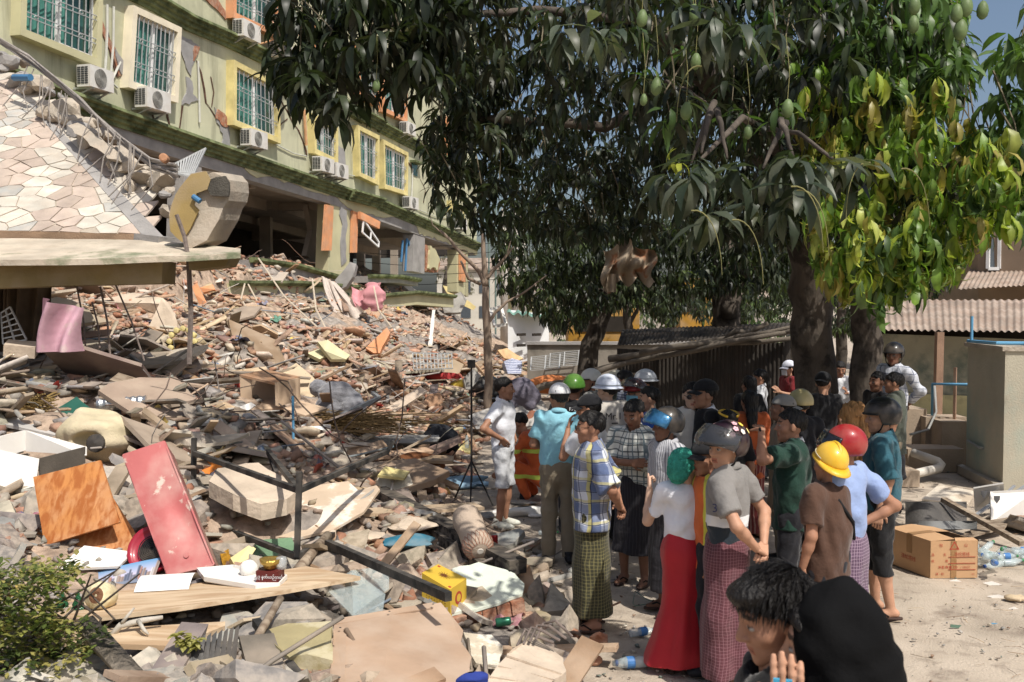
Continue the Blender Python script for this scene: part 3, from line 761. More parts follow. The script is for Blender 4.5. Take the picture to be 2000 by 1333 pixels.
# low yellowish house with water tank behind it
hb = root('distant_house', 'small distant yellowish house with round yellow roof tank', 'house', wp(1010, 60, 0))
part(hb, 'wall', box(wp(1012, 62, 1.5) , (1.8, 2, 3.0)), M('pale_yellow_wall', srgb(196, 190, 142), .9, .1))
part(hb, 'ledge', box(wp(1012, 61, 3.05), (2.2, 2.4, .14)), conc)
part(hb, 'roof_tank', lathe(wp(1003, 61, 3.1), [(.45, 0), (.5, .2), (.5, .5), (.35, .7), (.05, .75)], 16), yel, True)
# utility poles and wires
poc = M('pole_concrete', srgb(176, 168, 158), .9, .12)
PT = []
for i, (px, Y, ht) in enumerate(((985, 46, 6.8), (1006, 47, 7.2), (1022, 52, 6.6))):
    p = wp(px, Y, 0); rt = root('utility_pole', ['concrete utility pole nearest the rubble, right of the bare sapling', 'second concrete utility pole beside the first', 'third, thinner concrete utility pole under the leaves'][i], 'utility pole', p, 0, 'utility poles')
    part(rt, 'pole', tube([p, p + UP * ht], [.2, .13], 12), poc, True)
    part(rt, 'crossarm', bar(p + Vector((-.7, -.15, ht - .7)), p + Vector((.7, -.15, ht - .7)), .1, .1), wood_g); PT.append(p + UP * (ht - .6))
wire = M('black_wire', srgb(40, 40, 42), .7, 0, bump=0)
for k in range(9):
    z = 3.6 + .42 * k; a = Vector((-14, 60, z + 1.2 + .2 * k)); b = wp(985 + (k % 3) * 12, 46, z); c_ = Vector((22, 40, z + .4))
    pts = [a.lerp(b, t) - UP * .7 * math.sin(math.pi * t) for t in np.linspace(0, 1, 8)] + [b.lerp(c_, t) - UP * .7 * math.sin(math.pi * t) for t in np.linspace(.1, 1, 8)]
    single('overhead_wire', 'thin black overhead wire strung between the utility poles', 'wire', tube(pts, .016, 4), wire, 'overhead wires')
for px in (955, 968):
    p = wp(px, 50, 0); single('steel_mast', 'thin green steel mast behind the sapling', 'mast', tube([p, p + UP * 9], .05, 6), M('green_mast', srgb(110, 130, 124), .6, .1), 'steel masts')
# yellow machines behind the trees
ylm = M('machine_yellow', srgb(176, 124, 30), .6, .25, 2., .05, dust=.3)
for i, (px, Y, sx, hz) in enumerate(((1175, 33, 2.3, 2.0), (1352, 34, 1.1, 3.0))):
    p = wp(px, Y, 0); rt = root('yellow_machine', ['wide yellow digger cab half hidden behind the bent tree', 'narrow upright yellow machine cab behind the thin trunks'][i], 'machine', p)
    part(rt, 'body', box(p + UP * (hz / 2 + .3), (sx, 1.6, hz)), ylm)
    part(rt, 'cab_window', box(p + Vector((-.1, -.82, hz * .75 + .3)), (sx * .7, .05, hz * .25)), dark)
    part(rt, 'grille', join(*[box(p + Vector((0, -.83, .7 + .16 * k)), (sx * .8, .06, .07)) for k in range(4)]), dark)
    for s in (-1, 1): part(rt, 'wheel', lathe(p + Vector((s * sx * .35, -.7, .4)), [(.4, -.15), (.4, .15), (.1, .17)], 16, (0, 1, 0)), wire)

# right shed with corrugated roof
rs = root('tin_roof_shed', 'low plastered shed with dusty corrugated roof at the right', 'shed', wp(1840, 20, 0))
pm = mortar_crack(M('peeling_plaster', srgb(168, 166, 146), .95, .2, 1., .3), srgb(110, 122, 112), .9, .46, .58)
part(rs, 'wall', prism([wp(1690, 21, 0), wp(2120, 19, 0), wp(2120, 19, 1.75), wp(1690, 21, 1.85)], Vector((0, .2, 0))), pm)
part(rs, 'dado', prism([wp(1690, 20.98, 0), wp(2120, 18.98, 0), wp(2120, 18.98, .62), wp(1690, 20.98, .62)], Vector((0, -.03, 0))), mortar_crack(M('yellow_dado', srgb(202, 194, 140), .95, .15, 1.), srgb(160, 152, 116), 1.3, .5, .62))
part(rs, 'roof_sheet', corr_sheet(wp(1700, 19.6, 1.96), wp(2150, 17.8, 1.96), wp(2150, 22.8, 2.56), wp(1690, 24.6, 2.56), .12, .02), M('dusty_tin', srgb(158, 140, 124), .85, .3, 1.5, .3, 22., dust=.5, dustcol=srgb(150, 120, 100)), True)
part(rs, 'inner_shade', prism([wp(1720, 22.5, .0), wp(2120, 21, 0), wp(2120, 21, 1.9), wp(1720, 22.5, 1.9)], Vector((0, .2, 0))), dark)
part(rs, 'post', bar(wp(1832, 17.4, 0), wp(1834, 17.4, 1.98), .12, .12), M('brown_post', srgb(150, 116, 92), .9, .2))
hr = root('upper_house', 'brown two storey house behind the tin roof at right edge', 'house', wp(1960, 33, 0))
part(hr, 'wall', prism([wp(1910, 33, 2.0), wp(2120, 31, 2), wp(2120, 31, 7), wp(1900, 33, 7)], Vector((0, 5, 0))), M('brown_board_wall', srgb(140, 118, 96), .9, .15, 1.))
part(hr, 'lower_wall', prism([wp(1880, 34, 0), wp(2120, 32, 0), wp(2120, 32, 2.2), wp(1880, 34, 2.2)], Vector((0, 4, 0))), dark)
o = part(hr, 'window', prism([wp(1926, 32.8, 3.6), wp(1948, 32.7, 3.6), wp(1948, 32.7, 4.8), wp(1926, 32.8, 4.8)], Vector((0, -.06, 0))), M('blue_grey_pane', srgb(90, 100, 108), .2, .1, 2., 0, spec=.6))
part(o, 'frame', join(*[bar(a, b, .1, .1) for a, b in ((wp(1926, 32.7, 3.6), wp(1926, 32.7, 4.8)), (wp(1948, 32.6, 3.6), wp(1948, 32.6, 4.8)), (wp(1926, 32.7, 3.6), wp(1948, 32.6, 3.6)))]), wht)
part(hr, 'roof_sheet', corr_sheet(wp(1868, 30.5, 2.9), wp(2150, 28, 3.1), wp(2150, 32, 3.7), wp(1890, 33.5, 3.6), .14, .02), M('dusty_tin'), True)

# concrete water tank
tk = root('water_tank', 'tall rectangular rendered concrete water tank at the right', 'water tank', gnd(1958, 962))
c0 = gnd(1958, 962); eL = gnd(1886, 926) - c0; eR = Vector((.99, -.1, 0)) * 2.2
tkm = mortar_crack(M('tank_render', srgb(180, 172, 150), .92, .16, 1.3, .3), srgb(150, 170, 158), .8, .48, .66)
part(tk, 'wall', prism([c0, c0 + eR, c0 + eR + eL, c0 + eL], UP * 1.86), tkm)
part(tk, 'lid', prism([c0 + (eL + eR) * -.02 + UP * 1.862, c0 + eR * 1.02 - eL * .02 + UP * 1.862, c0 + (eR + eL) * 1.02 + UP * 1.862, c0 + eL * 1.02 - eR * .02 + UP * 1.862], UP * .06), conc2)
part(tk, 'plinth', prism([c0 + eL * .1 - Vector((.12, .1, 0)), c0 + eL * -.02, c0 + eL * 1.1, c0 + eL * 1.1 - Vector((.12, .1, 0))], UP * .12), conc2)
bp_ = M('blue_pvc', srgb(90, 160, 205), .45, .1, 4., .03)
part(tk, 'blue_pipe', tube([c0 + eL + UP * 1.94, c0 + eR * .02 + eL * .3 + UP * 1.95, c0 + eR * .6 + eL * .2 + UP * 1.95], .025, 8), bp_)
part(tk, 'blue_pipe', tube([c0 + eL * .9 + UP * 1.94, c0 + eL * .9 + UP * 2.3], .022, 8), bp_)
part(tk, 'outlet_pipe', tube([c0 + eL * .95 + UP * .5 - Vector((.02, .03, 0)), c0 + eL * .55 + UP * .48 - Vector((.06, .06, 0)), c0 + eL * .5 + UP * .48], .02, 8), M('grey_pvc', srgb(150, 150, 146), .5, .1))
# steps and low basins
st = root('concrete_steps', 'low dusty concrete steps and basins beside the water tank', 'steps', gnd(1830, 900))
stc = M('step_render', srgb(166, 144, 120), .92, .2, 1.5, .3, dust=.4)
for x0, x1, Y, z0, z1, dp_ in ((1776, 1886, 14.6, 0, .34, .5), (1770, 1812, 15.6, 0, .82, .6), (1810, 1890, 15.4, 0, .72, .4), (1842, 1892, 15.0, 0, .70, .9), (1740, 1800, 13.4, 0, .22, .5)):
    part(st, 'step', prism([wp(x0, Y, z0), wp(x1, Y, z0), wp(x1, Y, z1), wp(x0, Y, z1)], Vector((0, dp_, 0))), stc)
bpp = root('blue_water_pipe', 'thin blue water pipe on uprights in front of the peeling wall', 'pipe', wp(1822, 16, .7))
part(bpp, 'pipe', tube([wp(1822, 15.6, .7), wp(1822, 15.6, 1.22), wp(1890, 15.0, 1.26)], .022, 8), bp_, True)
part(bpp, 'stake', bar(wp(1866, 15.3, .7), wp(1866, 15.3, 1.5), .04, .04), M('brown_post'))
part(bpp, 'hose', tube([wp(1826, 15.5, 1.2), wp(1830, 15.4, .8), wp(1815, 15.2, .55), wp(1780, 15, .5)], .02, 8), M('grey_pvc'), True)
single('white_drain_pipe', 'bent white plastic drain pipe lying before the steps', 'pipe', tube([gnd(1768, 930, .12), gnd(1834, 915, .16), gnd(1838, 908, .2), gnd(1832, 902, .24), gnd(1784, 885, .3)], .062, 12), M('white_pvc', srgb(210, 202, 188), .5, .08), smooth=True)

# houses far down the street
for k, (px, Y, w_, h_, c_) in enumerate(((930, 95, 7, 5.5, (196, 190, 176)), (975, 110, 9, 4.4, (176, 170, 150)), (1040, 100, 8, 3.6, (206, 204, 196)), (1110, 90, 9, 3.2, (170, 150, 132)), (1200, 85, 10, 3.0, (186, 180, 170)), (1330, 80, 12, 2.8, (160, 150, 140)))):
    p = wp(px, Y, 0); rt = root('street_house', ['pale far house seen under the building corner', 'greyish far house behind the bare sapling', 'whitish far house behind the hut', 'brownish far house behind the leaning tree', 'pale far house behind the wide yellow machine', 'far house behind the narrow yellow machine'][k], 'house', p, 0, 'houses down the street')
    part(rt, 'wall', box(p + UP * h_ / 2, (w_, 6, h_)), M('far_wall_%d' % k, srgb(*c_), .9, .12, .6)); part(rt, 'roof', prism([p + Vector((-w_ * .55, -3.4, h_)), p + Vector((w_ * .55, -3.4, h_)), p + Vector((w_ * .5, 0, h_ + 1.1)), p + Vector((-w_ * .5, 0, h_ + 1.1))], UP * .12), M('dusty_tin'))
    for i in range(4):
        for j in range(max(1, int(h_ / 2.4))): part(rt, 'window', box(p + Vector((w_ * (-.36 + .24 * i), -3.02, 1.6 + 2.3 * j)), (.9, .08, 1.1)), M('far_pane', srgb(74, 82, 90), .3, .1))
# ============================================================ trees
def leaf_mat(name, src):
    m = bpy.data.materials.new(name); m.use_nodes = True; t = m.node_tree; t.nodes.clear(); N = t.nodes.new; L = t.links.new
    out = N('ShaderNodeOutputMaterial'); p = N('ShaderNodeBsdfPrincipled'); tr = N('ShaderNodeBsdfTranslucent'); mx = N('ShaderNodeMixShader')
    p.inputs['Roughness'].default_value = .42; p.inputs['Specular IOR Level'].default_value = .35
    if src == 'attr': a = N('ShaderNodeAttribute'); a.attribute_name = 'Col'; c = a.outputs['Color']
    else: a = N('ShaderNodeObjectInfo'); c = a.outputs['Color']
    tc = N('ShaderNodeTexCoord'); n = N('ShaderNodeTexNoise'); n.inputs['Scale'].default_value = 14; L(tc.outputs['Object'], n.inputs['Vector'])
    r = N('ShaderNodeMapRange'); r.inputs[3].default_value = .7; r.inputs[4].default_value = 1.3; L(n.outputs['Fac'], r.inputs[0])
    v = N('ShaderNodeVectorMath'); v.operation = 'SCALE'; L(c, v.inputs[0]); L(r.outputs[0], v.inputs['Scale'])
    v2 = N('ShaderNodeVectorMath'); v2.operation = 'MULTIPLY'; L(v.outputs[0], v2.inputs[0]); v2.inputs[1].default_value = (1.4, 1.55, .7)
    L(v.outputs[0], p.inputs['Base Color']); L(v2.outputs[0], tr.inputs[0]); mx.inputs[0].default_value = .32
    L(p.outputs[0], mx.inputs[1]); L(tr.outputs[0], mx.inputs[2]); L(mx.outputs[0], out.inputs[0]); return m
LEAF_A, LEAF_O = leaf_mat('leaf_foliage', 'attr'), leaf_mat('leaf_single', 'obj')
bark = mortar_crack(M('mango_bark', srgb(90, 80, 70), .95, .3, 5., .9, 18., stretch=(1, 1, .35)), srgb(56, 50, 44), 3., .5, .62)

def leaves(b, h, L, p0, beta, wid, cols, ns=4, fold=.18, roll=None):
    """vectorised leaf blades. b base (N,3), h horizontal dir (N,3), L length, p0 start pitch, beta bend"""
    n = len(b); s = np.linspace(0, 1, ns + 1); z = np.array([0, 0, 1.0])
    side = np.cross(h, z); pos = np.array(b, float); V = np.zeros((n, ns + 1, 3, 3))
    wprof = np.interp(s, [0, .08, .35, .7, 1], [.10, .35, 1, .72, .03])
    for i, si in enumerate(s):
        pitch = p0 - beta * si
        if i: pos = pos + (np.cos(pitch)[:, None] * h + np.sin(pitch)[:, None] * z) * (L / ns)[:, None]
        nrm = -np.sin(pitch)[:, None] * h + np.cos(pitch)[:, None] * z
        sd = side if roll is None else side * np.cos(roll)[:, None] + nrm * np.sin(roll)[:, None]
        hw = (wid * wprof[i] * .5)[:, None]
        wav = (np.sin(i * 2.4 + L * 60) * .1)[:, None] * hw
        V[:, i, 0] = pos - sd * hw + nrm * (hw * fold + wav); V[:, i, 1] = pos; V[:, i, 2] = pos + sd * hw + nrm * (hw * fold - wav)
    base = (np.arange(n) * (ns + 1) * 3)[:, None]
    q = []
    for i in range(ns):
        for k in (0, 1): q.append([i * 3 + k, i * 3 + k + 1, (i + 1) * 3 + k + 1, (i + 1) * 3 + k])
    Q = (base[:, :, None] + np.array(q)[None]).reshape(-1, 4)
    cc = np.repeat(cols[:, None, :], (ns + 1) * 3, 1).reshape(n, ns + 1, 3, 3); cc[:, :, 1] *= 1.35
    return V.reshape(-1, 3), Q, cc.reshape(-1, 3)

def cat(lst):
    n = 0; V, Q, K = [], [], []
    for v, q, c in lst: V.append(v); Q.append(q + n); K.append(c); n += len(v)
    return np.vstack(V), np.vstack(Q), np.vstack(K)

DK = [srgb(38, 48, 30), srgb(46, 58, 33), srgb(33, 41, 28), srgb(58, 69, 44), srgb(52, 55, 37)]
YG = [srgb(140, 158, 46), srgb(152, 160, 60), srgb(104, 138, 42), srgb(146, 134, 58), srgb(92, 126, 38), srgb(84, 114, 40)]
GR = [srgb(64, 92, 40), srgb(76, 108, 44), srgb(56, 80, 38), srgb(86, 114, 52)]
def in_px(poly, n, r):
    xs_ = [p[0] for p in poly]; ys_ = [p[1] for p in poly]; out = []
    while len(out) < n:
        p = (r.uniform(min(xs_), max(xs_)), r.uniform(min(ys_), max(ys_)))
        if inpoly(p, poly): out.append(p)
    return out
TW = []
SUN_SPOTS = [(-.1, 11.2, .75), (.5, 10.8, .45), (.62, 8.2, .55), (1.2, 7., .6), (1.45, 6.4, .6), (.2, 9.4, .5), (2.0, 7.4, .5), (2.4, 6.6, .6), (-1.6, 9.6, .9), (-1.2, 12.4, .6), (1.9, 10.3, .4), (.9, 12.2, .4)]
def cluster_pts(poly, n, y0, y1, seed):
    r = random.Random(seed); out = [(*at(px, py, Y), Y) for (px, py), Y in zip(in_px(poly, n, r), [r.uniform(y0, y1) for _ in range(n)])]
    kx, ky = TOSUN.x / TOSUN.z, TOSUN.y / TOSUN.z   # clusters left out on purpose so sun patches land on chosen yard spots
    return [p for p in out if not any((p[0] - kx * (p[2] - 1) - a) ** 2 + (p[1] - ky * (p[2] - 1) - b) ** 2 < c * c and r.random() < .8 for a, b, c in SUN_SPOTS)]
def rosettes(pts, per, L, pal, seed, ns=4, droop=1.0, wr=.26, twig=.15, p0r=(-.5, .5)):
    r = np.random.default_rng(seed); n = len(pts); B = np.array([p[:3] for p in pts])
    k = np.repeat(np.arange(n), per); m = len(k)
    az = (np.arange(m) % per) * (2 * np.pi / per) + r.uniform(0, 6.28, n)[k] + r.normal(0, .35, m)
    h = np.stack([np.cos(az), np.sin(az), 0 * az], 1); Ls = L * r.uniform(.7, 1.2, m) * r.uniform(.85, 1.15, n)[k]
    p0 = r.uniform(*p0r, m) - .15; be = r.uniform(.7, 1.9, m) * droop
    b = B[k] + np.stack([0 * az, 0 * az, r.uniform(-.07, .05, m)], 1) * (L / .22) + h * .012
    ci = r.integers(0, len(pal), n)[k]; pa = np.array(pal)
    ci = np.where(r.random(m) < .3, r.integers(0, len(pal), m), ci)
    cols = pa[ci] * r.uniform(.7, 1.25, m)[:, None]
    for i in range(n):
        if r.random() < twig:
            p = Vector(B[i]); TW.append(tube([p + Vector((r.normal() * .12, r.normal() * .12 + .1, .35 + r.random() * .25)), p + Vector((r.normal() * .04, .03, .15)), p], [.008, .006, .004], 4, False))
    return leaves(b, h, Ls, p0, be, Ls * wr * r.uniform(.85, 1.15, m), cols, ns, roll=r.normal(0, .35, m))

Tb = at(1592, 600, 14.6); Tb.z = 0
mt = root('mango_tree', 'large old mango tree with thick trunk, its leafy crown over the crowd', 'tree', Tb)
def limb(px, rad, name='limb', rt=mt, m=bark, n=10):
    pts = [Vector(p) if len(p) == 3 and isinstance(p, Vector) else at(*p) for p in px]
    # refine with wiggle
    P = []
    for i in range(len(pts) - 1):
        for t in (0, .33, .66): P.append(pts[i].lerp(pts[i + 1], t) + (Vector((random.uniform(-1, 1), random.uniform(-1, 1), random.uniform(-1, 1))) * rad[i] * .25 if t else Vector()))
    P.append(pts[-1]); rr = np.interp(np.linspace(0, len(pts) - 1, len(P)), range(len(pts)), rad)
    return part(rt, name, tube(P, rr, n), m, True)
limb([Tb - UP * .1, Tb + UP * .5, (1590, 700, 14.6), (1588, 600, 14.5), (1580, 480, 14.3), (1560, 360, 14)], [.42, .32, .30, .29, .31, .28], 'trunk', n=16)
limb([(1565, 400, 14.1), (1480, 260, 12.5), (1380, 150, 10.5), (1280, 60, 9), (1150, -60, 8)], [.26, .2, .14, .1, .05])
limb([(1575, 430, 14.2), (1640, 280, 12), (1720, 160, 10), (1830, 60, 8)], [.24, .17, .11, .05])
limb([(1560, 370, 14), (1540, 200, 13), (1500, 0, 11.5), (1450, -200, 10)], [.28, .2, .15, .08])
limb([(1400, 170, 10.8), (1300, 180, 10.8), (1180, 250, 11), (1080, 240, 11), (950, 230, 11), (880, 260, 11)], [.09, .075, .06, .05, .035, .02])
limb([(1250, 40, 9.4), (1050, 20, 9.3), (900, 30, 9.2), (760, 50, 9), (640, 110, 8.8)], [.05, .04, .03, .02, .012])
limb([(1530, 320, 13.2), (1500, 260, 9), (1450, 230, 7), (1400, 280, 6), (1370, 310, 5.6)], [.1, .05, .024, .015, .01])
limb([(1480, 250, 8), (1560, 260, 6.4), (1625, 310, 5.8)], [.024, .014, .01])
limb([(1640, 280, 12), (1750, 330, 9), (1850, 330, 7.6), (1950, 300, 7)], [.1, .07, .04, .02])
for x0, y0, x1, y1, Y in ((1395, 200, 1350, 320, 5.7), (1400, 215, 1420, 310, 5.5), (1390, 215, 1370, 300, 5.6), (1525, 235, 1550, 310, 5.3), (1535, 240, 1490, 330, 5.4), (1300, 160, 1380, 200, 8)):
    limb([(x0, y0, Y + .3), ((x0 + x1) / 2, (y0 + y1) / 2 - 6, Y + .1), (x1, y1, Y)], [.022, .014, .008], 'twig', n=6)

# nearest leaves: single parts
tmpl = []
for k in range(8):
    v, q, c = leaves(np.zeros((1, 3)), np.array([[0, 1.0, 0]]), np.array([1.0]), np.array([0.0]), np.array([.5 + .22 * k]), np.array([.25 + .02 * (k % 3)]), np.ones((1, 3)), 6, .22)
    me = new_mesh('leaf', v, q, None, True); me.materials.append(LEAF_O); tmpl.append(me)
cnt = 0
def leaf_parts(px, py, Y, n, L, pal, r):
    global cnt
    b = at(px, py, Y)
    for i in range(n):
        if cnt >= 300: return
        az = 2 * math.pi * i / n * 1.7 + r.uniform(-.4, .4); p0 = r.uniform(-.65, .35)
        rot = Euler((p0, r.uniform(-.4, .4), az), 'XYZ').to_matrix()
        rot = Matrix.Rotation(az, 3, 'Z') @ Matrix.Rotation(p0, 3, 'X') @ Matrix.Rotation(r.uniform(-.35, .35), 3, 'Y')
        o = bpy.data.objects.new('leaf', r.choice(tmpl)); C.objects.link(o); o.parent = mt
        o.location = b - Tb + Vector((r.uniform(-.02, .02), r.uniform(-.02, .02), r.uniform(-.06, .04))); o.rotation_euler = rot.to_euler(); o.scale = (L * r.uniform(.75, 1.2),) * 3
        c_ = r.choice(pal); f_ = r.uniform(.8, 1.3); o.color = (c_[0] * f_, c_[1] * f_, c_[2] * f_, 1); cnt += 1
r = random.Random(3)
NEAR = [(1360, 315, 5.4), (1300, 350, 5.6), (1345, 345, 5.3), (1380, 412, 5.2), (1440, 330, 5.4), (1545, 306, 5.2), (1575, 318, 5.3), (1500, 330, 5.5), (1560, 372, 5.1), (1530, 395, 5.3), (1620, 320, 5.6),
        (1680, 315, 5.8), (1470, 385, 5.6), (1390, 45, 5.6), (1440, 55, 5.6), (1500, 60, 5.8), (1100, 60, 6.0), (1190, 70, 6.2), (1150, 55, 6.0), (1330, 20, 5.8)]
GD = [srgb(66, 78, 62), srgb(54, 68, 50), srgb(78, 88, 70), srgb(48, 60, 42), srgb(90, 96, 76)]
for px, py, Y in NEAR: leaf_parts(px, py, Y, 12, .25, GD, r)
leaf_parts(1320, 300, 5.6, 7, .13, [srgb(150, 156, 40)], r)
for px, py, Y in ((660, 190, 8), (600, 150, 8), (690, 90, 8.1), (1645, 330, 5.9)): leaf_parts(px, py, Y, 12, .29, DK, r)

Z = []
zone = lambda poly, n, y0, y1, seed, per, L, pal, **k: Z.append(rosettes(cluster_pts(poly, n, y0, y1, seed), per, L, pal, seed, **k))
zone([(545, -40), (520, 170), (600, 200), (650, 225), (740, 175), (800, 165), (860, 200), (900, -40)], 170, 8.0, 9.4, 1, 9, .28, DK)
zone([(820, 90), (850, 210), (815, 270), (850, 330), (835, 380), (905, 440), (960, 450), (1010, 420), (1010, 90)], 260, 10, 12, 2, 9, .22, DK)
zone([(850, -40), (900, 170), (930, 120), (1000, 210), (1100, 230), (1250, 300), (1500, 260), (1560, -40)], 370, 8.2, 11.5, 3, 9, .23, DK)
zone([(980, 210), (1000, 440), (1150, 470), (1300, 430), (1560, 470), (1600, 260), (1250, 260)], 540, 10, 15, 4, 9, .21, DK)
zone([(860, 60), (900, 300), (1000, 430), (1300, 440), (1600, 440), (1680, 100), (1640, -40), (900, -40)], 520, 15, 18.5, 24, 9, .26, DK, ns=2, twig=0)
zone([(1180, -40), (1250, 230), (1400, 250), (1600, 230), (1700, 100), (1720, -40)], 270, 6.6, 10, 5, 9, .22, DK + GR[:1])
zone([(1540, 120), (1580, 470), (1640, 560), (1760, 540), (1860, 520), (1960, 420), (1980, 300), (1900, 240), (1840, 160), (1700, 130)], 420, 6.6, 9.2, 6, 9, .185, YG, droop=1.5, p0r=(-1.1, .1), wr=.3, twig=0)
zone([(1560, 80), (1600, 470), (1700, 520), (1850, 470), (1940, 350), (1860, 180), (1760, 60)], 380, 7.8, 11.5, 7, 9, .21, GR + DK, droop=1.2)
zone([(1640, -40), (1660, 180), (1760, 200), (1890, 180), (1885, 60), (1870, -40)], 260, 7, 10, 8, 9, .21, GR + DK[:2])
zone([(1960, 60), (1930, 130), (1900, 260), (1960, 420), (2060, 430), (2060, 40)], 80, 7, 9, 9, 9, .22, GR)
zone([(1640, 460), (1670, 540), (1700, 600), (1760, 560), (1880, 500), (1840, 420)], 100, 6.4, 7.6, 10, 9, .21, GR + YG[:3], droop=1.6, p0r=(-1.2, 0), twig=0)
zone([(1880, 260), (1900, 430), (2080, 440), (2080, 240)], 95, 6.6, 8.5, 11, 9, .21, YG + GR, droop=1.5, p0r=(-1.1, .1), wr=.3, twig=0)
# crown above and beyond the picture's top edge: shades the yard
zone([(700, -60), (560, -420), (900, -900), (1900, -900), (2000, -300), (1900, -50)], 430, 8.4, 14, 12, 9, .27, DK, ns=2, twig=0)
zone([(1500, -900), (1500, -50), (2000, -50), (2700, -200), (2700, -900)], 150, 7.5, 12, 13, 9, .28, DK, ns=2, twig=0)
zone([(2010, -60), (2010, 300), (2500, 300), (2500, -60)], 120, 8, 12, 14, 9, .26, GR, ns=2, twig=0)
v, q, c = cat(Z); part(mt, 'crown', (v, q, c), LEAF_A, True, 'stuff')
part(mt, 'twig_mass', join(*TW), M('twig_bark', srgb(110, 100, 78), .9, .2), False, 'stuff')
mgm = M('mango_skin', srgb(96, 118, 66), .5, .2, 14., .1)
stem = M('green_stem', srgb(126, 122, 70), .8, .2)
for px, py, Y, s in ((1876, 58, 6.6, 1.15), (1887, 13, 6.6, 1.1), (1919, 20, 6.7, 1.), (1869, 26, 6.6, 1.), (1786, 11, 6.7, 1), (1784, 48, 6.9, 1), (1538, 212, 5.6, .85), (1340, 217, 5.8, .85), (1282, 169, 5.8, .85), (1257, 195, 6.2, .6), (1254, 36, 5.6, .8), (1354, 27, 5.8, .9), (1359, 120, 6, .8), (735, 168, 8, .8), (1461, 258, 6, .7)):
    p = at(px, py, Y); o = part(mt, 'mango', lathe(p, [(.003, .062 * s), (.016 * s, .056 * s), (.032 * s, .03 * s), (.04 * s, -.005), (.034 * s, -.04 * s), (.016 * s, -.06 * s), (.002, -.066 * s)], 14, (.1, .05, 1), .85), mgm, True)
    part(o, 'stalk', tube([p + UP * .06 * s, p + UP * .2 + Vector((.01, 0, 0)), p + UP * .42 + Vector((.0, .05, 0))], .0022, 4), stem)
for px, py, Y in ((1545, 365, 5.0), (1556, 372, 5.0), (1350, 412, 5.1), (1430, 430, 5.1), (1700, 318, 5.6), (1370, 130, 5.8), (1760, 330, 5.8)):
    p = at(px, py, Y); d = random.choice((-1, 1)); part(mt, 'flower_stalk', tube([p + Vector((.05 * d * math.sin(t * 1.5) * 3, -.05 * t, .05 * t - .38 * t * t)) for t in np.linspace(0, 1, 9)], list(np.linspace(.0045, .0015, 9)), 5), stem)

# second trunk
T2 = at(1690, 600, 14.0); T2.z = 0
t2 = root('dark_tree', 'second thick dark tree trunk just right of the large mango trunk', 'tree', T2)
limb([T2 - UP * .1, T2 + UP * .4, (1688, 740, 14), (1690, 640, 14), (1700, 540, 13.8), (1740, 420, 13)], [.34, .25, .22, .2, .18, .13], 'trunk', t2, n=14)
part(t2, 'crown', rosettes(cluster_pts([(1640, 380), (1640, 500), (1820, 500), (1900, 380), (1900, 300), (1700, 300)], 160, 11, 14, 31), 9, .22, DK + GR[:1], 31, ns=3, twig=0), LEAF_A, True, 'stuff')
# trees behind
def tree(name, label, trunk, rad, zones, seed, pal, L=.2, br=()):
    b = at(*trunk[0]) if not isinstance(trunk[0], Vector) else trunk[0]
    rt = root(name, label, 'tree', b)
    limb(trunk, rad, 'trunk', rt)
    for pts, rr in br: limb(pts, rr, 'limb', rt, n=7)
    zs = [rosettes(cluster_pts(po, n, y0, y1, seed + i), 9, L, pal, seed + i, ns=2, twig=.0) for i, (po, n, y0, y1) in enumerate(zones)]
    if zs: part(rt, 'crown', cat(zs), LEAF_A, True, 'stuff')
gp = lambda px, Y, z=0.: wp(px, Y, z)
DK2 = DK + [srgb(52, 66, 36), srgb(80, 96, 50)]
tree('leaning_tree', 'tree with bent leaning trunk and dark crown behind the shed', [gp(1135, 22, -.05), (1150, 690, 22), (1170, 630, 22), (1195, 572, 22), (1215, 500, 22)], [.26, .22, .2, .19, .14],
     [([(960, 440), (975, 560), (1040, 600), (1100, 640), (1160, 600), (1290, 560), (1290, 420)], 700, 19, 24)], 50, DK2, .26, [([(1193, 575, 22), (1160, 565, 22), (1120, 600, 22), (1105, 650, 21.8)], [.08, .05, .03, .015])])
tree('thin_tree', 'thin dark tree standing behind the grey boundary wall', [gp(1226, 28, -.05), (1228, 640, 28), (1224, 600, 28), (1240, 560, 28)], [.14, .13, .12, .08],
     [([(1080, 560), (1130, 640), (1180, 590), (1330, 610), (1340, 540), (1100, 500)], 420, 27, 31)], 60, DK2, .3, [([(1226, 640, 28), (1245, 605, 28), (1262, 580, 28)], [.07, .05, .03])])
tree('forked_tree', 'forked tree with pale trunk behind the shed, left of the mango trunk', [gp(1416, 21, -.05), (1418, 640, 21), (1416, 560, 21), (1412, 500, 21), (1400, 430, 21)], [.34, .3, .29, .27, .2],
     [([(1290, 420), (1300, 580), (1420, 560), (1560, 560), (1570, 420)], 560, 18, 24), ([(1270, 560), (1290, 650), (1340, 600), (1420, 650), (1480, 600), (1560, 640), (1560, 540)], 300, 26, 30)], 70, DK2, .27, [([(1424, 620, 20.8), (1432, 560, 20.8), (1462, 530, 20.6), (1490, 500, 20.4)], [.2, .17, .13, .08])])
tree('green_shrub_tree', 'bright green bushy tree seen between trunks in the distance', [gp(1460, 40, 0), (1462, 640, 40), (1462, 600, 40)], [.12, .1, .06], [([(1430, 590), (1430, 660), (1520, 670), (1540, 600), (1480, 570)], 110, 38, 44)], 80, GR, .26)
tree('yard_shrub_tree', 'dark tree filling the gap right of the big mango trunk', [gp(1640, 26, 0), (1642, 640, 26), (1645, 580, 26)], [.16, .14, .1], [([(1600, 480), (1600, 660), (1760, 640), (1860, 560), (1860, 480)], 300, 24, 30)], 90, DK2, .28)
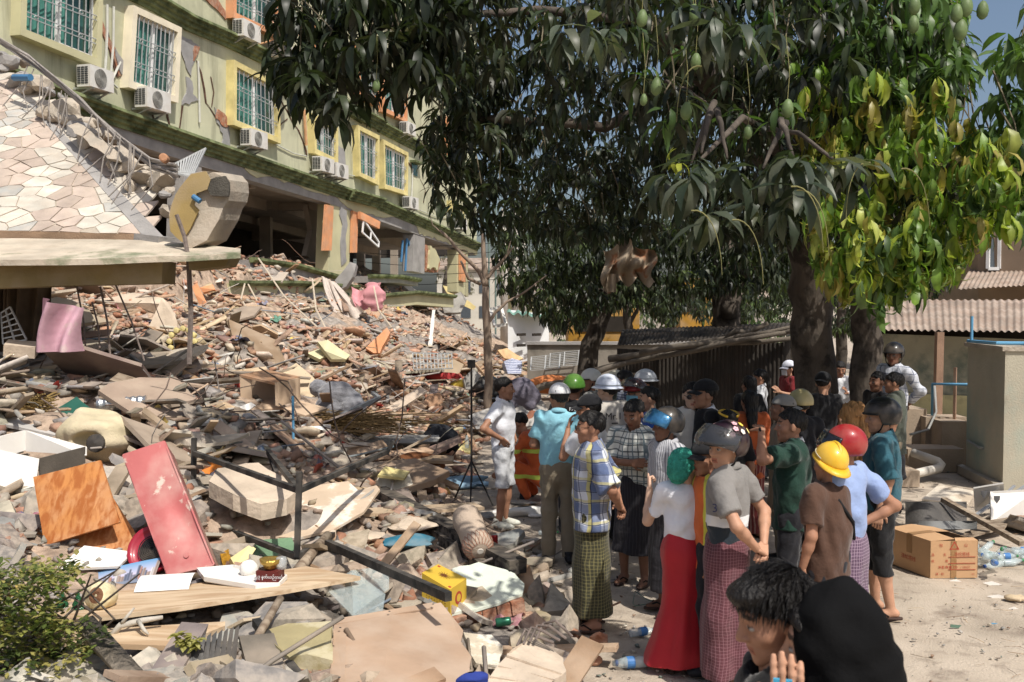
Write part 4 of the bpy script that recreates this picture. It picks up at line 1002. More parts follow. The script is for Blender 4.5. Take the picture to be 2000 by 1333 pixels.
tree('roadside_tree', 'pale dusty tree in the distance behind the utility poles', [gp(1050, 70, 0), (1050, 600, 70), (1050, 570, 70)], [.2, .18, .1], [([(1010, 550), (1020, 610), (1110, 620), (1120, 560), (1060, 540)], 120, 66, 76)], 95, [srgb(150, 150, 136), srgb(120, 128, 104)], .3)
tree('bare_street_tree', 'leafless grey street tree seen through the broken storey', [gp(870, 75, 0), (870, 560, 75), (872, 520, 75)], [.3, .25, .15], [([(860, 490), (850, 560), (890, 580), (930, 570), (925, 520), (890, 480)], 60, 72, 78)], 97, [srgb(96, 92, 78), srgb(110, 106, 84)], .28)
fw_ = link('far_foliage', new_mesh('far_foliage', *cat([rosettes(cluster_pts([(1080, 600), (1080, 680), (1600, 690), (1600, 600), (1400, 590), (1200, 600)], 420, 40, 60, 120), 9, .45, DK2, 120, ns=2, twig=0), rosettes(cluster_pts([(1600, 560), (1600, 660), (1760, 660), (1760, 560)], 120, 34, 44, 121), 9, .4, DK2, 121, ns=2, twig=0)]), True), LEAF_A); fw_['kind'] = 'stuff'
# sapling
sp0 = surf(955, 762); SY = 19.0
sb = at(954, 760, SY)
sap = root('bare_sapling', 'slim leafless pale sapling with upright forked limbs at the rubble edge', 'tree', Vector((sb.x, SY, .3)))
sapm = M('sapling_bark', srgb(150, 128, 108), .85, .2, 6., .4, 24., stretch=(1, 1, .3))
limb([Vector((sb.x, SY, .2)), (953, 700, SY), (951, 640, SY), (949, 560, SY)], [.085, .08, .075, .065], 'trunk', sap, sapm)
for pts, rr in (([(949, 560, SY), (946, 520, SY), (944, 470, SY), (942, 410, SY)], [.06, .05, .04, .03]), ([(950, 545, SY), (962, 530, SY), (985, 505, SY), (1004, 482, SY)], [.04, .035, .028, .015]),
                ([(947, 560, SY), (935, 530, SY), (905, 500, SY), (880, 470, SY), (860, 450, SY)], [.045, .04, .035, .028, .015]), ([(938, 555, SY), (915, 545, SY - .2), (900, 510, SY - .2)], [.035, .03, .02]),
                ([(952, 632, SY), (968, 610, SY), (990, 590, SY), (1020, 574, SY), (1068, 538, SY)], [.035, .03, .026, .02, .01]), ([(985, 505, SY), (992, 490, SY), (1000, 462, SY)], [.02, .015, .01]), ([(880, 470, SY), (862, 455, SY), (845, 440, SY), (838, 415, SY)], [.02, .014, .01, .006])):
    limb(pts, rr, 'limb', sap, sapm, 8)
# cloth caught in the leaning tree
def cl1(u, v):
    p = at(1178 + 100 * u + 6 * math.sin(v * 7), 506 + 20 * v + 44 * v * (1 - .45 * math.sin(u * 2.6) + .2 * math.sin(u * 17)) - 34 * math.sin(u * 2.4 + .5) * (1 - v) + 8 * math.sin(u * 11) * (1 - v), 18.3); return p + Vector((0, .12 * math.sin(u * 22 + v * 5) + .1 * math.sin(v * 9), 0))
def cl2(u, v): p = at(1186 + 18 * u, 535 + 36 * v, 18.2); return p + Vector((0, .05 * math.sin(u * 9), 0))
single('tattered_cloth', 'tattered beige and orange cloth caught in the leaning tree', 'cloth', join(sheet(cl1, 40, 14), sheet(cl2, 8, 6)), mortar_crack(M('torn_cloth', srgb(156, 138, 114), .95, .3, 3., .4, 14.), srgb(156, 104, 70), 1.5, .5, .56), smooth=True)
# ============================================================ rubble: thousands of loose pieces
def rock(seed, flat=1.0, sub=1, rough=.28):
    r = np.random.default_rng(seed)
    t = (1 + 5 ** .5) / 2
    v = np.array([(-1, t, 0), (1, t, 0), (-1, -t, 0), (1, -t, 0), (0, -1, t), (0, 1, t), (0, -1, -t), (0, 1, -t), (t, 0, -1), (t, 0, 1), (-t, 0, -1), (-t, 0, 1)], float)
    f = [(0, 11, 5), (0, 5, 1), (0, 1, 7), (0, 7, 10), (0, 10, 11), (1, 5, 9), (5, 11, 4), (11, 10, 2), (10, 7, 6), (7, 1, 8), (3, 9, 4), (3, 4, 2), (3, 2, 6), (3, 6, 8), (3, 8, 9), (4, 9, 5), (2, 4, 11), (6, 2, 10), (8, 6, 7), (9, 8, 1)]
    v /= np.linalg.norm(v[0])
    for _ in range(sub):
        nv = list(v); mid_ = {}; nf = []
        def m_(a, b):
            k = (min(a, b), max(a, b))
            if k not in mid_: p = (nv[a] + nv[b]) / 2; nv.append(p / np.linalg.norm(p)); mid_[k] = len(nv) - 1
            return mid_[k]
        for a, b, c in f: ab, bc, ca = m_(a, b), m_(b, c), m_(c, a); nf += [(a, ab, ca), (b, bc, ab), (c, ca, bc), (ab, bc, ca)]
        v, f = np.array(nv), nf
    # cut with random planes for broken facets
    for _ in range(9):
        n = r.normal(size=3); n /= np.linalg.norm(n); d = r.uniform(.45, .8); s = v @ n - d
        v = v - np.outer(np.where(s > 0, s, 0), n)
    v = v * (1 + r.normal(0, rough * .12, (len(v), 1)))
    v *= np.array([1, r.uniform(.6, .95), flat * r.uniform(.5, .8)])
    return v / np.abs(v).max() * .5, f
def hull(seed):
    import bmesh
    r = np.random.default_rng(seed); b = bmesh.new()
    for i in range(11):
        p = r.uniform(-1, 1, 3); p /= np.abs(p).max() ** .8; b.verts.new(p * np.array((.5, .38, .26)))
    bmesh.ops.convex_hull(b, input=b.verts[:]); b.verts.ensure_lookup_table()
    for v in [v for v in b.verts if not v.link_faces]: b.verts.remove(v)
    b.verts.index_update(); v = np.array([q.co[:] for q in b.verts]); f = [tuple(w.index for w in q.verts) for q in b.faces]; b.free(); return v, f
def brick_shape(seed):
    r = np.random.default_rng(seed); v, f = box((0, 0, 0), (1, .48, .32)); v = v.copy()
    v += r.normal(0, .018, v.shape); cut = r.uniform(.1, .5, 4) * (r.random() < .7)
    for k, i in enumerate((1, 2, 6, 5)): v[i, 0] -= cut[k]
    return v, f
def plank_shape(seed):
    r = np.random.default_rng(seed); v, f = box((0, 0, 0), (1, r.uniform(.06, .16), r.uniform(.012, .03))); v = v.copy(); v[[1, 2, 5, 6], 0] -= np.repeat(r.uniform(0, .08, 2), 2); return v, f
def flake_shape(seed):
    r = random.Random(seed); n = r.randint(5, 8)
    p = [(math.cos(6.28 * (i + r.uniform(-.3, .3)) / n) * r.uniform(.35, .55), math.sin(6.28 * (i + r.uniform(-.3, .3)) / n) * r.uniform(.22, .5)) for i in range(n)]
    return prism([Vector((x, y, 0)) for x, y in p], (0, 0, r.uniform(.035, .12)))
def pole_shape(seed):
    r = random.Random(seed); return tube([(-.5, 0, 0), (-.1, r.uniform(-.03, .03), r.uniform(-.02, .02)), (.2, r.uniform(-.03, .03), 0), (.5, 0, 0)], r.uniform(.007, .014), 6)
def bent_shape(seed):
    r = random.Random(seed); p = Vector((-.5, 0, 0)); d = Vector((1, 0, 0)); P_ = [p.copy()]
    for i in range(7): d = (d + Vector((0, r.uniform(-.5, .5), r.uniform(-.4, .5)))).normalized(); p = p + d * .16; P_.append(p.copy())
    return tube(P_, .006, 5)
def rag_shape(seed):
    r = random.Random(seed); a, b, c = r.uniform(2, 5), r.uniform(2, 5), r.uniform(0, 6)
    return sheet(lambda u, v: Vector((u - .5 + .05 * math.sin(v * 7 + c), (v - .5) * .7 + .06 * math.sin(u * 6), .1 * math.sin(u * a * 2 + c) + .09 * math.sin(v * b * 2.2 + u * 3))), 9, 7)

bm_ = M('brick_piece', src='obj', rough=.95, var=.25, scale=9., bump=.3, bscale=22., dust=.5, dustcol=srgb(184, 160, 136))
cm_ = M('concrete_piece', src='obj', rough=.95, var=.25, scale=7., bump=.35, bscale=18., dust=.35, dustcol=srgb(184, 166, 144))
wm_ = M('wood_piece', src='obj', rough=.85, var=.28, scale=5., bump=.4, bscale=30., dust=.35)
sm_ = M('sheet_piece', src='obj', rough=.75, var=.14, scale=4., bump=.15, bscale=30., dust=.4)
rm_ = M('cloth_piece', src='obj', rough=.95, var=.25, scale=6., bump=.3, bscale=30., dust=.4)
stm_ = M('rubble_stuff', src='attr', rough=.93, var=.22, scale=9., bump=.5, bscale=22.)
BR = [srgb(184, 124, 94), srgb(170, 108, 80), srgb(194, 140, 110), srgb(156, 104, 82), srgb(186, 140, 112), srgb(172, 132, 108)]
CN = [srgb(168, 160, 150), srgb(150, 146, 140), srgb(190, 178, 158), srgb(178, 164, 140), srgb(140, 132, 122), srgb(196, 186, 168)]
WD = [srgb(166, 128, 90), srgb(190, 158, 120), srgb(130, 98, 68), srgb(206, 182, 146), srgb(150, 130, 108), srgb(120, 108, 96)]
SH = [srgb(204, 190, 164), srgb(216, 208, 192), srgb(186, 172, 132), srgb(172, 160, 142), srgb(196, 172, 134), srgb(196, 194, 186), srgb(160, 164, 160)]
PL = [srgb(200, 60, 50), srgb(226, 190, 70), srgb(70, 120, 170), srgb(200, 120, 140), srgb(230, 226, 220), srgb(60, 140, 120), srgb(214, 130, 70), srgb(90, 96, 130), srgb(46, 46, 50), srgb(230, 226, 220), srgb(180, 176, 170)]
MT = [srgb(150, 152, 150), srgb(110, 106, 100), srgb(190, 190, 186), srgb(122, 96, 76), srgb(86, 130, 160)]
KIND = {  # shapes, material, palette, size range (m), name, label, category, group, individuals, small pieces
 'brick': ([brick_shape(i) for i in range(8)], bm_, BR, (.16, .26), 'brick', 'loose red clay brick lying in the rubble heap', 'brick', 'loose bricks in the rubble', 300, 5600),
 'chunk': ([hull(i) for i in range(14)], cm_, CN, (.10, .42), 'concrete_chunk', 'broken grey concrete lump lying in the rubble heap', 'rubble', 'concrete lumps in the rubble', 300, 9000),
 'flake': ([flake_shape(i) for i in range(10)], sm_, SH, (.15, .55), 'plaster_flake', 'broken flat piece of pale plaster or board in the rubble heap', 'plaster', 'flat pale pieces in the rubble', 220, 2400),
 'plank': ([plank_shape(i) for i in range(8)], wm_, WD, (.35, 1.5), 'wood_plank', 'splintered wooden plank sticking out of the rubble heap', 'plank', 'planks in the rubble', 170, 700),
 'pole': ([pole_shape(i) for i in range(6)], sm_, MT, (.5, 1.8), 'metal_pipe', 'thin pipe or rod lying across the rubble heap', 'pipe', 'thin pipes in the rubble', 120, 420),
 'bent': ([bent_shape(i) for i in range(8)], M('bent_rebar', srgb(110, 92, 80), .85, .3), MT[1:4], (.5, 1.6), 'bent_rebar', 'bent rusty reinforcing bar curling out of the rubble', 'rebar', 'bent bars in the rubble', 70, 300),
 'panel': ([(flake_shape(40 + i)[0] * np.array((1, 1, .35)), flake_shape(40 + i)[1]) for i in range(5)] + [plank_shape(40 + i) for i in range(6)], sm_, SH[:4] + WD[:4] + WD, (.6, 1.7), 'loose_board', 'large loose board or wall panel lying in the rubble heap', 'board', 'large boards in the rubble', 180, 40),
 'rag': ([rag_shape(i) for i in range(8)], rm_, PL, (.12, .4), 'cloth_scrap', 'crumpled coloured scrap of cloth or plastic in the rubble', 'scrap', 'coloured scraps in the rubble', 130, 700)}
FINE = []
DUST = np.array(srgb(188, 152, 120)); DUST_SHADE = np.array(srgb(154, 144, 134))  # the grey one doubles as painted shade at the left
# views kept clear of loose pieces so that the larger finds show: x0, y0, x1, y1, nearest kept depth
EXCL = [(860, 925, 1070, 1060, 13.6), (30, 890, 330, 1130, 8.2), (235, 860, 440, 1130, 8.0), (60, 1060, 710, 1230, 7.6), (400, 900, 750, 1060, 10.5), (620, 1090, 1030, 1360, 7.6), (740, 1030, 960, 1090, 9.5), (460, 720, 720, 815, 17.5), (0, 840, 240, 960, 11.5), (680, 830, 930, 890, 14), (720, 905, 815, 975, 11.2), (910, 740, 1060, 870, 17), (30, 770, 240, 830, 13.6), (900, 1230, 1110, 1340, 6.2), (0, 1100, 440, 1340, 7.), (480, 1030, 600, 1120, 8.6), (620, 540, 750, 640, 30), (430, 1230, 660, 1340, 6.4)]
LM = [(330, 1000, 'red metal cabinet'), (150, 980, 'orange laminate boards'), (190, 850, 'washing machine tub'), (540, 770, 'overturned desk'), (660, 790, 'grey plush bear'), (590, 1000, 'round table top'), (800, 1060, 'blue cushion'), (870, 1150, 'yellow carton'), (760, 860, 'rounded concrete slab'), (950, 660, 'bare sapling'), (920, 820, 'tripod stand'), (650, 600, 'mosquito net'), (320, 610, 'upright pale slab'), (130, 640, 'pink quilt'), (500, 590, 'fallen slab edge'), (730, 660, 'leaning orange frame'), (850, 700, 'wire rack'), (50, 800, 'straw broom'), (780, 1260, 'big brown board'), (100, 1220, 'leafy shrub'), (430, 1150, 'long pale board'), (640, 690, 'flat cream board'), (820, 570, 'tipped white slab'), (930, 1040, 'bolster pillow'), (250, 760, 'wide weathered plank'), (60, 920, 'white drawer box'), (1000, 1280, 'ribbed concrete beam end')]
NOUN = {'brick': 'clay brick', 'chunk': 'broken concrete lump', 'flake': 'flat broken slab of plaster', 'plank': 'splintered plank', 'pole': 'thin pipe or rod', 'bent': 'bent reinforcing bar', 'panel': 'loose board', 'rag': 'crumpled scrap'}
def describe(kn, p, s, c_, lo, hi):
    a, b, d = project(p); best = min(LM, key=lambda q: math.hypot(a - q[0], (b - q[1]) * 1.6)); dx, dy = a - best[0], b - best[1]
    rel = ('in front of' if dy > 0 else 'behind') if abs(dy) > abs(dx) * .8 else ('left of' if dx < 0 else 'right of')
    r_, g_, b_ = c_; m = max(c_); t = 'pale' if m > .5 else ('dark' if m < .16 else 'mid-toned')
    hue = 'grey' if m - min(c_) < .2 * m else ('reddish' if r_ > 1.5 * g_ else ('bluish' if b_ > r_ else ('greenish' if g_ > r_ else 'tan')))
    z = 'small' if s < lo + .33 * (hi - lo) else ('large' if s > lo + .7 * (hi - lo) else 'middling')
    return '%s %s %s %s %s the %s' % (z, t, hue, NOUN[kn], rel, best[2])
def hidden(p, s, mg=0):
    if s < .11: return False
    a, b, d = project(p)
    return any(x0 - mg < a < x1 + mg and y0 - mg * .4 < b < y1 + mg and p[1] < dm for x0, y0, x1, y1, dm in EXCL)
def place(kind, n, rg, ymin=4.6, ymax=40.):
    """positions on the mound, denser near the camera"""
    out = []
    while len(out) < n:
        Y = math.exp(rg.uniform(math.log(ymin), math.log(ymax))); X = rg.uniform(-.56, .06) * Y
        e = edge_x(Y) - X; d = (X + FA - FT * Y) / math.hypot(1, FT)
        if d < -3 or e < -.2: continue
        if e < .5 and rg.random() > .45: continue
        out.append((X, Y))
    A_ = np.array(out); return np.column_stack([A_, np.maximum(H(A_[:, 0], A_[:, 1]), 0)])
rg = random.Random(17)
for kn, (shapes, mat, pal, sz, nm, lab, ct, gp_, n1, n2) in KIND.items():
    mes = []
    for v, f in shapes:
        me = new_mesh(nm, v, f, None, kn in ('pole', 'rag', 'bent')); me.materials.append(mat); mes.append(me)
    pos = place(kn, n1 + n2, rg, *((9.5, 34.) if kn == 'panel' else ()))
    if kn in ('brick', 'chunk'):
        ex_ = np.array([F(rg.uniform(390, 900), 520) + FN * rg.uniform(-2.5, 1.1) for _ in range(900)]); ex_[:, 2] = H(ex_[:, 0], ex_[:, 1]); pos = np.vstack([pos, ex_])
    S = [rg.uniform(*sz) * (1.25 if kn in ('chunk', 'flake') and rg.random() < .12 else 1) for _ in pos]
    # the pieces that show largest become things of their own
    order = sorted(range(len(pos)), key=lambda i: -S[i] / pos[i][1])
    vis = [i for i in order if -.51 < pos[i][0] / pos[i][1] < .05 and pos[i][1] > 5.2 and not hidden(pos[i], S[i], 55 if kn == 'panel' else 0)]
    big = set(vis[:n1])
    for i, p in enumerate(pos):
        tilt = .32 if kn not in ('plank', 'pole') else .22
        eu = Euler((rg.gauss(0, tilt), rg.gauss(0, tilt * (1.4 if kn == 'plank' else 1)), rg.uniform(0, 6.28)))
        s = S[i]
        if hidden(p, s * (.55 if i not in big and kn == 'chunk' else 1), 55 if kn == 'panel' else 0) or (kn in ('plank', 'bent', 'pole') and p[1] < 9 and rg.random() < (1 if kn == 'bent' else .6)): continue
        k = rg.randrange(len(shapes)); c_ = rg.choice(pal); f_ = rg.uniform(.85, 1.18) * (.82 if p[1] < 12 else 1)  # near pieces darkened in colour to stand in for shadow gaps
        # grey at the left stands in for shade there; brick dust in the middle
        if kn in ('chunk', 'flake') and p[1] > 14 and rg.random() < .25: c_ = rg.choice(BR[2:])
        du = rg.uniform(.15, .65) if kn not in ('rag', 'brick') else rg.uniform(.05, .45); dc_ = DUST_SHADE if (p[0] < -.22 * p[1] and p[1] < 17) or rg.random() < .15 else DUST
        dc_ = dc_ * (.8 if p[1] < 12 else 1)  # dust tint of near pieces darkened too, as painted shade
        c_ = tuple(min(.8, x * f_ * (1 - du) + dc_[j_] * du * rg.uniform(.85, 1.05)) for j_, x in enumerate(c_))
        lift = s * {'brick': .1, 'chunk': .1, 'flake': .05, 'plank': .05, 'pole': .04, 'bent': .03, 'panel': .05, 'rag': .05}[kn]
        if i in big:
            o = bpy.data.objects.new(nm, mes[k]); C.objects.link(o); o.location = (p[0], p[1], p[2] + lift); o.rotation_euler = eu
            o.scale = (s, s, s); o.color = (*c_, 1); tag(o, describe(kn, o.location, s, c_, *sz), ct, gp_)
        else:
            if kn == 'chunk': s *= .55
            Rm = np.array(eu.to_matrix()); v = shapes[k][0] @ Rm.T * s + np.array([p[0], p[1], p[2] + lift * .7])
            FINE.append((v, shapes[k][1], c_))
def join_fast(parts):
    V, K, fl = [], [], {3: [], 4: []}; oth = []; n = 0
    for v, f, c_ in parts:
        V.append(v); K.append(np.tile(np.array(c_), (len(v), 1)))
        for q in f:
            if len(q) in fl: fl[len(q)].append([i + n for i in q])
            else:
                for j in range(1, len(q) - 1): fl[3].append([q[0] + n, q[j] + n, q[j + 1] + n])
        n += len(v)
    V = np.vstack(V); K = np.vstack(K)
    T = np.array(fl[3] + [[q[0], q[1], q[2]] for q in fl[4]] + [[q[0], q[2], q[3]] for q in fl[4]])
    return V, T, K
struct('small_rubble', join_fast(FINE), stm_, 'stuff')
# gravel and litter on the yard
G = []
shp = KIND['chunk'][0]; shf = KIND['flake'][0]
for k in range(3200):
    Y = math.exp(rg.uniform(math.log(4.8), math.log(16))); X = rg.uniform(-.02, .56) * Y
    if X < edge_x(Y) - .1: continue
    e = X - edge_x(Y)
    if rg.random() > (1. if e < 1.0 else .45): continue
    s = rg.choice((.012, .016, .02, .03)) * rg.uniform(.7, 1.3) * (2.2 if e < .8 and rg.random() < .3 else 1)
    v, f = rg.choice(shp if rg.random() < .7 else shf); Rm = np.array(Euler((rg.gauss(0, .2), rg.gauss(0, .2), rg.uniform(0, 6))).to_matrix())
    c_ = rg.choice(CN + [srgb(120, 104, 90), srgb(150, 120, 96), srgb(110, 120, 110)]); G.append((v @ Rm.T * s + np.array([X, Y, .002]), f, c_))
for k in range(420):
    Y = rg.uniform(5, 13); X = rg.uniform(-.02, .56) * Y
    if X < edge_x(Y) + .05: continue
    v, f = tube([(-.5, 0, 0), (0, rg.uniform(-.08, .08), .01), (.5, 0, 0)], .012, 4); s = rg.uniform(.05, .18); a = rg.uniform(0, 6.28)
    Rm = np.array(Euler((0, 0, a)).to_matrix()); G.append((v @ Rm.T * s + np.array([X, Y, .006]), f, rg.choice(WD)))
struct('gravel_litter', join_fast(G), stm_, 'stuff')
# ============================================================ people
def cloth(name, col, stripes=(), rough=.9, wr=.75, coat=0., var=.1):
    """woven cloth; stripes: (axis 'u'/'z'/'v', period m, width fraction, colour, offset, strength)"""
    if name in MATS: return MATS[name]
    m = M(name, col, rough, var, 6., wr, 14., sheen=.15)
    t, N, L, p = nodes_of(m); c = p.inputs['Base Color'].links[0].from_socket
    tc = N('ShaderNodeTexCoord'); sep = N('ShaderNodeSeparateXYZ'); L(tc.outputs['Object'], sep.inputs[0])
    def mth(op, a, b=None):
        n = N('ShaderNodeMath'); n.operation = op
        for i, x in enumerate((a, b)):
            if x is None: continue
            if isinstance(x, (int, float)): n.inputs[i].default_value = x
            else: L(x, n.inputs[i])
        return n.outputs[0]
    nz = N('ShaderNodeTexNoise'); nz.inputs['Scale'].default_value = 5.; L(tc.outputs['Object'], nz.inputs['Vector'])
    wob = mth('MULTIPLY', mth('SUBTRACT', nz.outputs['Fac'], .5), .05)
    U = mth('ADD', mth('MULTIPLY', mth('ARCTAN2', sep.outputs[0], sep.outputs[1]), .165), wob); Zc = mth('ADD', sep.outputs[2], wob)
    for ax, per, wid, col2, off, st in stripes:
        x = mth('FRACT', mth('ADD', mth('DIVIDE', U if ax == 'u' else Zc, per), off))
        k = mth('MULTIPLY', mth('LESS_THAN', x, wid), st)
        mx = N('ShaderNodeMix'); mx.data_type = 'RGBA'; L(k, mx.inputs[0]); L(c, mx.inputs[6]); mx.inputs[7].default_value = (*col2, 1); c = mx.outputs[2]
    L(c, p.inputs['Base Color']); return m
SKIN = M('skin', src='attr', rough=.55, var=.1, scale=14., bump=.08, bscale=60., spec=.35)
HAIR = M('black_hair', srgb(24, 20, 18), .5, .3, 20., .9, 70., spec=.4, stretch=(1, 1, .3))
HAIRB = M('bleached_hair', srgb(176, 122, 66), .5, .35, 16., .9, 60., stretch=(1, 1, .25))
SK = {'a': srgb(190, 136, 104), 'b': srgb(170, 116, 86), 'c': srgb(138, 92, 68), 'd': srgb(206, 160, 130)}
def rotm(yaw, pitch=0., roll=0.): return Matrix.Rotation(yaw, 3, 'Z') @ Matrix.Rotation(pitch, 3, 'X') @ Matrix.Rotation(roll, 3, 'Y')

ARM = {  # elbow, wrist, hand direction, palm normal, pose   (right side, x>0)
 'down': ((.245, -.03, 1.12), (.25, .04, .88), (0, .1, -1), (-1, 0, 0), 'relax'),
 'hip': ((.40, -.10, 1.17), (.215, .05, 1.04), (-.7, .35, -.7), (-.6, -.3, .2), 'flat'),
 'hipb': ((.36, -.20, 1.16), (.19, -.02, 1.03), (-.6, .5, -.6), (-.6, .3, .2), 'flat'),
 'back': ((.27, -.16, 1.14), (.07, -.22, .97), (-.8, -.15, -.35), (0, .4, -.8), 'relax'),
 'fold': ((.25, .03, 1.13), (.03, .22, 1.08), (-.9, .2, .1), (0, -1, 0), 'relax'),
 'cross': ((.25, .10, 1.14), (-.06, .22, 1.16), (-1, 0, .1), (0, -1, 0), 'relax'),
 'point': ((.30, .12, 1.13), (.26, .24, 1.36), (-.05, .55, .6), (-1, 0, 0), 'point'),
 'brow': ((.36, .20, 1.36), (.17, .22, 1.56), (-.8, .25, .15), (.1, -.1, -1), 'flat'),
 'mouth': ((.22, .18, 1.14), (.06, .20, 1.40), (-.3, -.1, .9), (-.4, -.9, .1), 'relax'),
 'hold': ((.24, .06, 1.13), (.12, .26, 1.2), (-.2, .6, .6), (-1, 0, 0), 'relax'),
 'cheek': ((.27, .12, 1.18), (.17, .10, 1.44), (0, .06, 1), (-1, -.1, 0), 'flat')}

def hand_geo(w_, d, n, pose, side, vox, col):
    w_, d = Vector(w_), Vector(d).normalized(); n = Vector(n); n = (n - d * n.dot(d)).normalized(); s = n.cross(d) * side
    segs = []
    curl = {'relax': (.35, .45, .5, .55), 'flat': (.1, .08, .1, .15), 'fist': (1.3,) * 4, 'point': (.02, 1.35, 1.4, 1.4)}[pose]
    for i, (off, L) in enumerate(((.03, .072), (.010, .080), (-.011, .075), (-.031, .060))):
        k = w_ + d * .088 + s * off; segs.append((w_ + s * off * .55, k, .0145, .012))
        p, dr, a = k, d.copy(), curl[i] * .8
        for L_ in (.46, .31, .23):
            dr = (Matrix.Rotation(a, 3, d.cross(n).normalized()) @ dr); q = p + dr * L * L_; segs.append((p, q, .0090, .0074)); p = q; a = curl[i]
    b = w_ + d * .03 + s * .028; t1 = b + (d * .5 + s * .75 + n * .25).normalized() * .04; t2 = t1 + (d * .9 + s * .25 + n * .3).normalized() * .034
    segs += [(w_ + d * .01 + s * .012, b, .015, .014), (b, t1, .013, .0105), (t1, t2, .0105, .0085)]
    pts = np.array([p for a, b_, _, _ in segs for p in (a, b_)])
    g = Grid(pts.min(0) - .022, pts.max(0) + .022, vox); D = sunion(g, [g.cap(*q) for q in segs], .0045)
    V, Q = g.net(D); K = np.tile(np.array(col), (len(V), 1))
    return V, Q, K

def head_geo(vox, col, fem=False, beard=False):
    g = Grid((-.105, -.125, -.14), (.105, .135, .135), vox); E, Cp = g.ell, g.cap
    D = sunion(g, [E((0, -.014, .032), (.077, .096, .086)), E((0, .022, -.028), (.061, .072, .086)), E((0, .032, -.078), (.046, .05, .036))], .035)
    D = smin(D, Cp((-.036, .074, .030), (.036, .074, .030), .012), .02)
    for sx in (-1, 1):
        D = smin(D, E((sx * .043, .052, -.024), (.024, .03, .024)), .02)
        D = ssub(D, g.cap((sx * .034, .106, .006), (sx * .030, .104, .006), .018), .012)
        D = smin(D, E((sx * .033, .078, .004), (.0155, .013, .0095)), .006)
        D = smin(D, E((sx * .078, -.004, -.006), (.010, .022, .033)), .008)
    D = smin(D, Cp((0, .088, .014), (0, .108, -.024), .008, .0125), .012)
    for sx in (-1, 1): D = smin(D, E((sx * .012, .096, -.030), (.010, .011, .008)), .008)
    D = smin(D, Cp((-.018, .082, -.056), (.018, .082, -.056), .009), .010); D = smin(D, Cp((-.014, .083, -.068), (.014, .083, -.068), .009), .008)
    D = smin(D, E((0, .070, -.100), (.022, .02, .017)), .02)
    V, Q = g.net(D); K = np.tile(np.array(col), (len(V), 1)); x, y, z = V.T; ax = np.abs(x)
    lip = (ax < .024) & (z > -.074) & (z < -.050) & (y > .083); K[lip] *= np.array([.85, .55, .55])
    K[(ax < .020) & (np.abs(z + .0625) < .0025) & (y > .08)] *= .4
    brow = (ax > .012) & (ax < .052) & (np.abs(z - .031 - .004 * np.sin(ax * 60)) < .006) & (y > .055); K[brow] = np.array(col) * .12
    eye = (((ax - .033) / .0155) ** 2 + ((z - .004) / .0078) ** 2 < 1) & (y > .07); K[eye] = (.34, .31, .29)
    iris = ((ax - .032) ** 2 + (z - .004) ** 2 < .0065 ** 2) & (y > .07); K[iris] = (.015, .01, .008)
    lid = eye & (z > .0085); K[lid] = np.array(col) * .25
    K[(np.abs(z + .005) < .014) & (ax > .014) & (ax < .05) & (y > .06) & ~eye] *= .86
    if beard: K[(z < -.045) & (y > .02) & ~lip] *= .72
    return V, Q, K

def hair_geo(style, vox):
    lo_ = {'long': -.36, 'bigblond': -.52, 'pony': -.3}.get(style, -.17)
    g = Grid((-.17, -.23, lo_), (.17, .15, .16), vox); y, z = g.Y, g.Z
    d = g.full(g.ell((0, -.016, .036), (.087, .106, .091)))
    line = np.where(y > .0, .018 + .62 * y, .018 + .75 * y)
    if style in ('long', 'bigblond', 'pony', 'bun', 'fem'): line = np.where(y > .02, .0 + .55 * y, -.3)
    if style == 'tuft': line = np.where(y > .0, .010 + .52 * y, .010 + .7 * y); d = smin(d, g.ell((0, .05, .085), (.065, .06, .032)), .03)
    d = np.maximum(d, ((line - z) * .8).astype(np.float32))
    if style == 'long': d = smin(d, g.ecap((0, -.07, .02), (0, -.10, -.26), .075, .055, .55), .03)
    if style == 'pony': d = smin(d, g.cap((0, -.10, .03), (0, -.13, -.16), .03, .018), .02)
    if style == 'bun': d = smin(d, g.ell((0, -.125, .02), (.035, .03, .035)), .02)
    if style == 'bigblond': d = smin(d, g.ecap((0, -.05, .05), (.03, -.09, -.42), .105, .10, .7), .04); d = g.wob(d, .012, 55, 6, (1, 1, .3)); d = g.wob(d, .006, 120, 7, (1, 1, .4))
    k_ = .12 if style == 'tuft' else 1; d = g.wob(d, .0045 * k_, 60, 3, (1, 1, .5)); d = g.wob(d, .0028 * k_, 140, 4, (1, 1, .5))
    return g.net(d)

def dome(rx, ry, rz, c, zcut, nu=36, nv=12):
    V, Fc = [], []
    for j in range(nv + 1):
        for i in range(nu):
            ph = 2 * math.pi * i / nu; zc = zcut(ph) if callable(zcut) else zcut
            th = max(.02, math.acos(max(-1, min(1, zc / rz))) * j / nv) if j else .0
            V.append((c[0] + rx * math.sin(th) * math.sin(ph), c[1] + ry * math.sin(th) * math.cos(ph), c[2] + rz * math.cos(th)))
    for j in range(nv):
        for i in range(nu): Fc.append((j * nu + i, (j + 1) * nu + i, (j + 1) * nu + (i + 1) % nu, j * nu + (i + 1) % nu))
    return np.array(V), Fc
def brim(rx, ry, c, w_of, drop=.012, nu=36):
    V, Fc = [], []
    for k in (0, 1):
        for i in range(nu):
            ph = 2 * math.pi * i / nu; e = w_of(ph) * k
            V.append((c[0] + (rx + e) * math.sin(ph), c[1] + (ry + e) * math.cos(ph), c[2] - drop * k * (1 if e > .004 else 0)))
    for i in range(nu): Fc.append((i, nu + i, nu + (i + 1) % nu, (i + 1) % nu))
    return np.array(V), Fc
front = lambda w_, sharp=3: (lambda ph: w_ * max(0, math.cos(ph)) ** sharp + .002)
gloss = lambda n, c, **k: M(n, c, .36, .14, 7., .04, 30., coat=.25, dust=.16, **k)
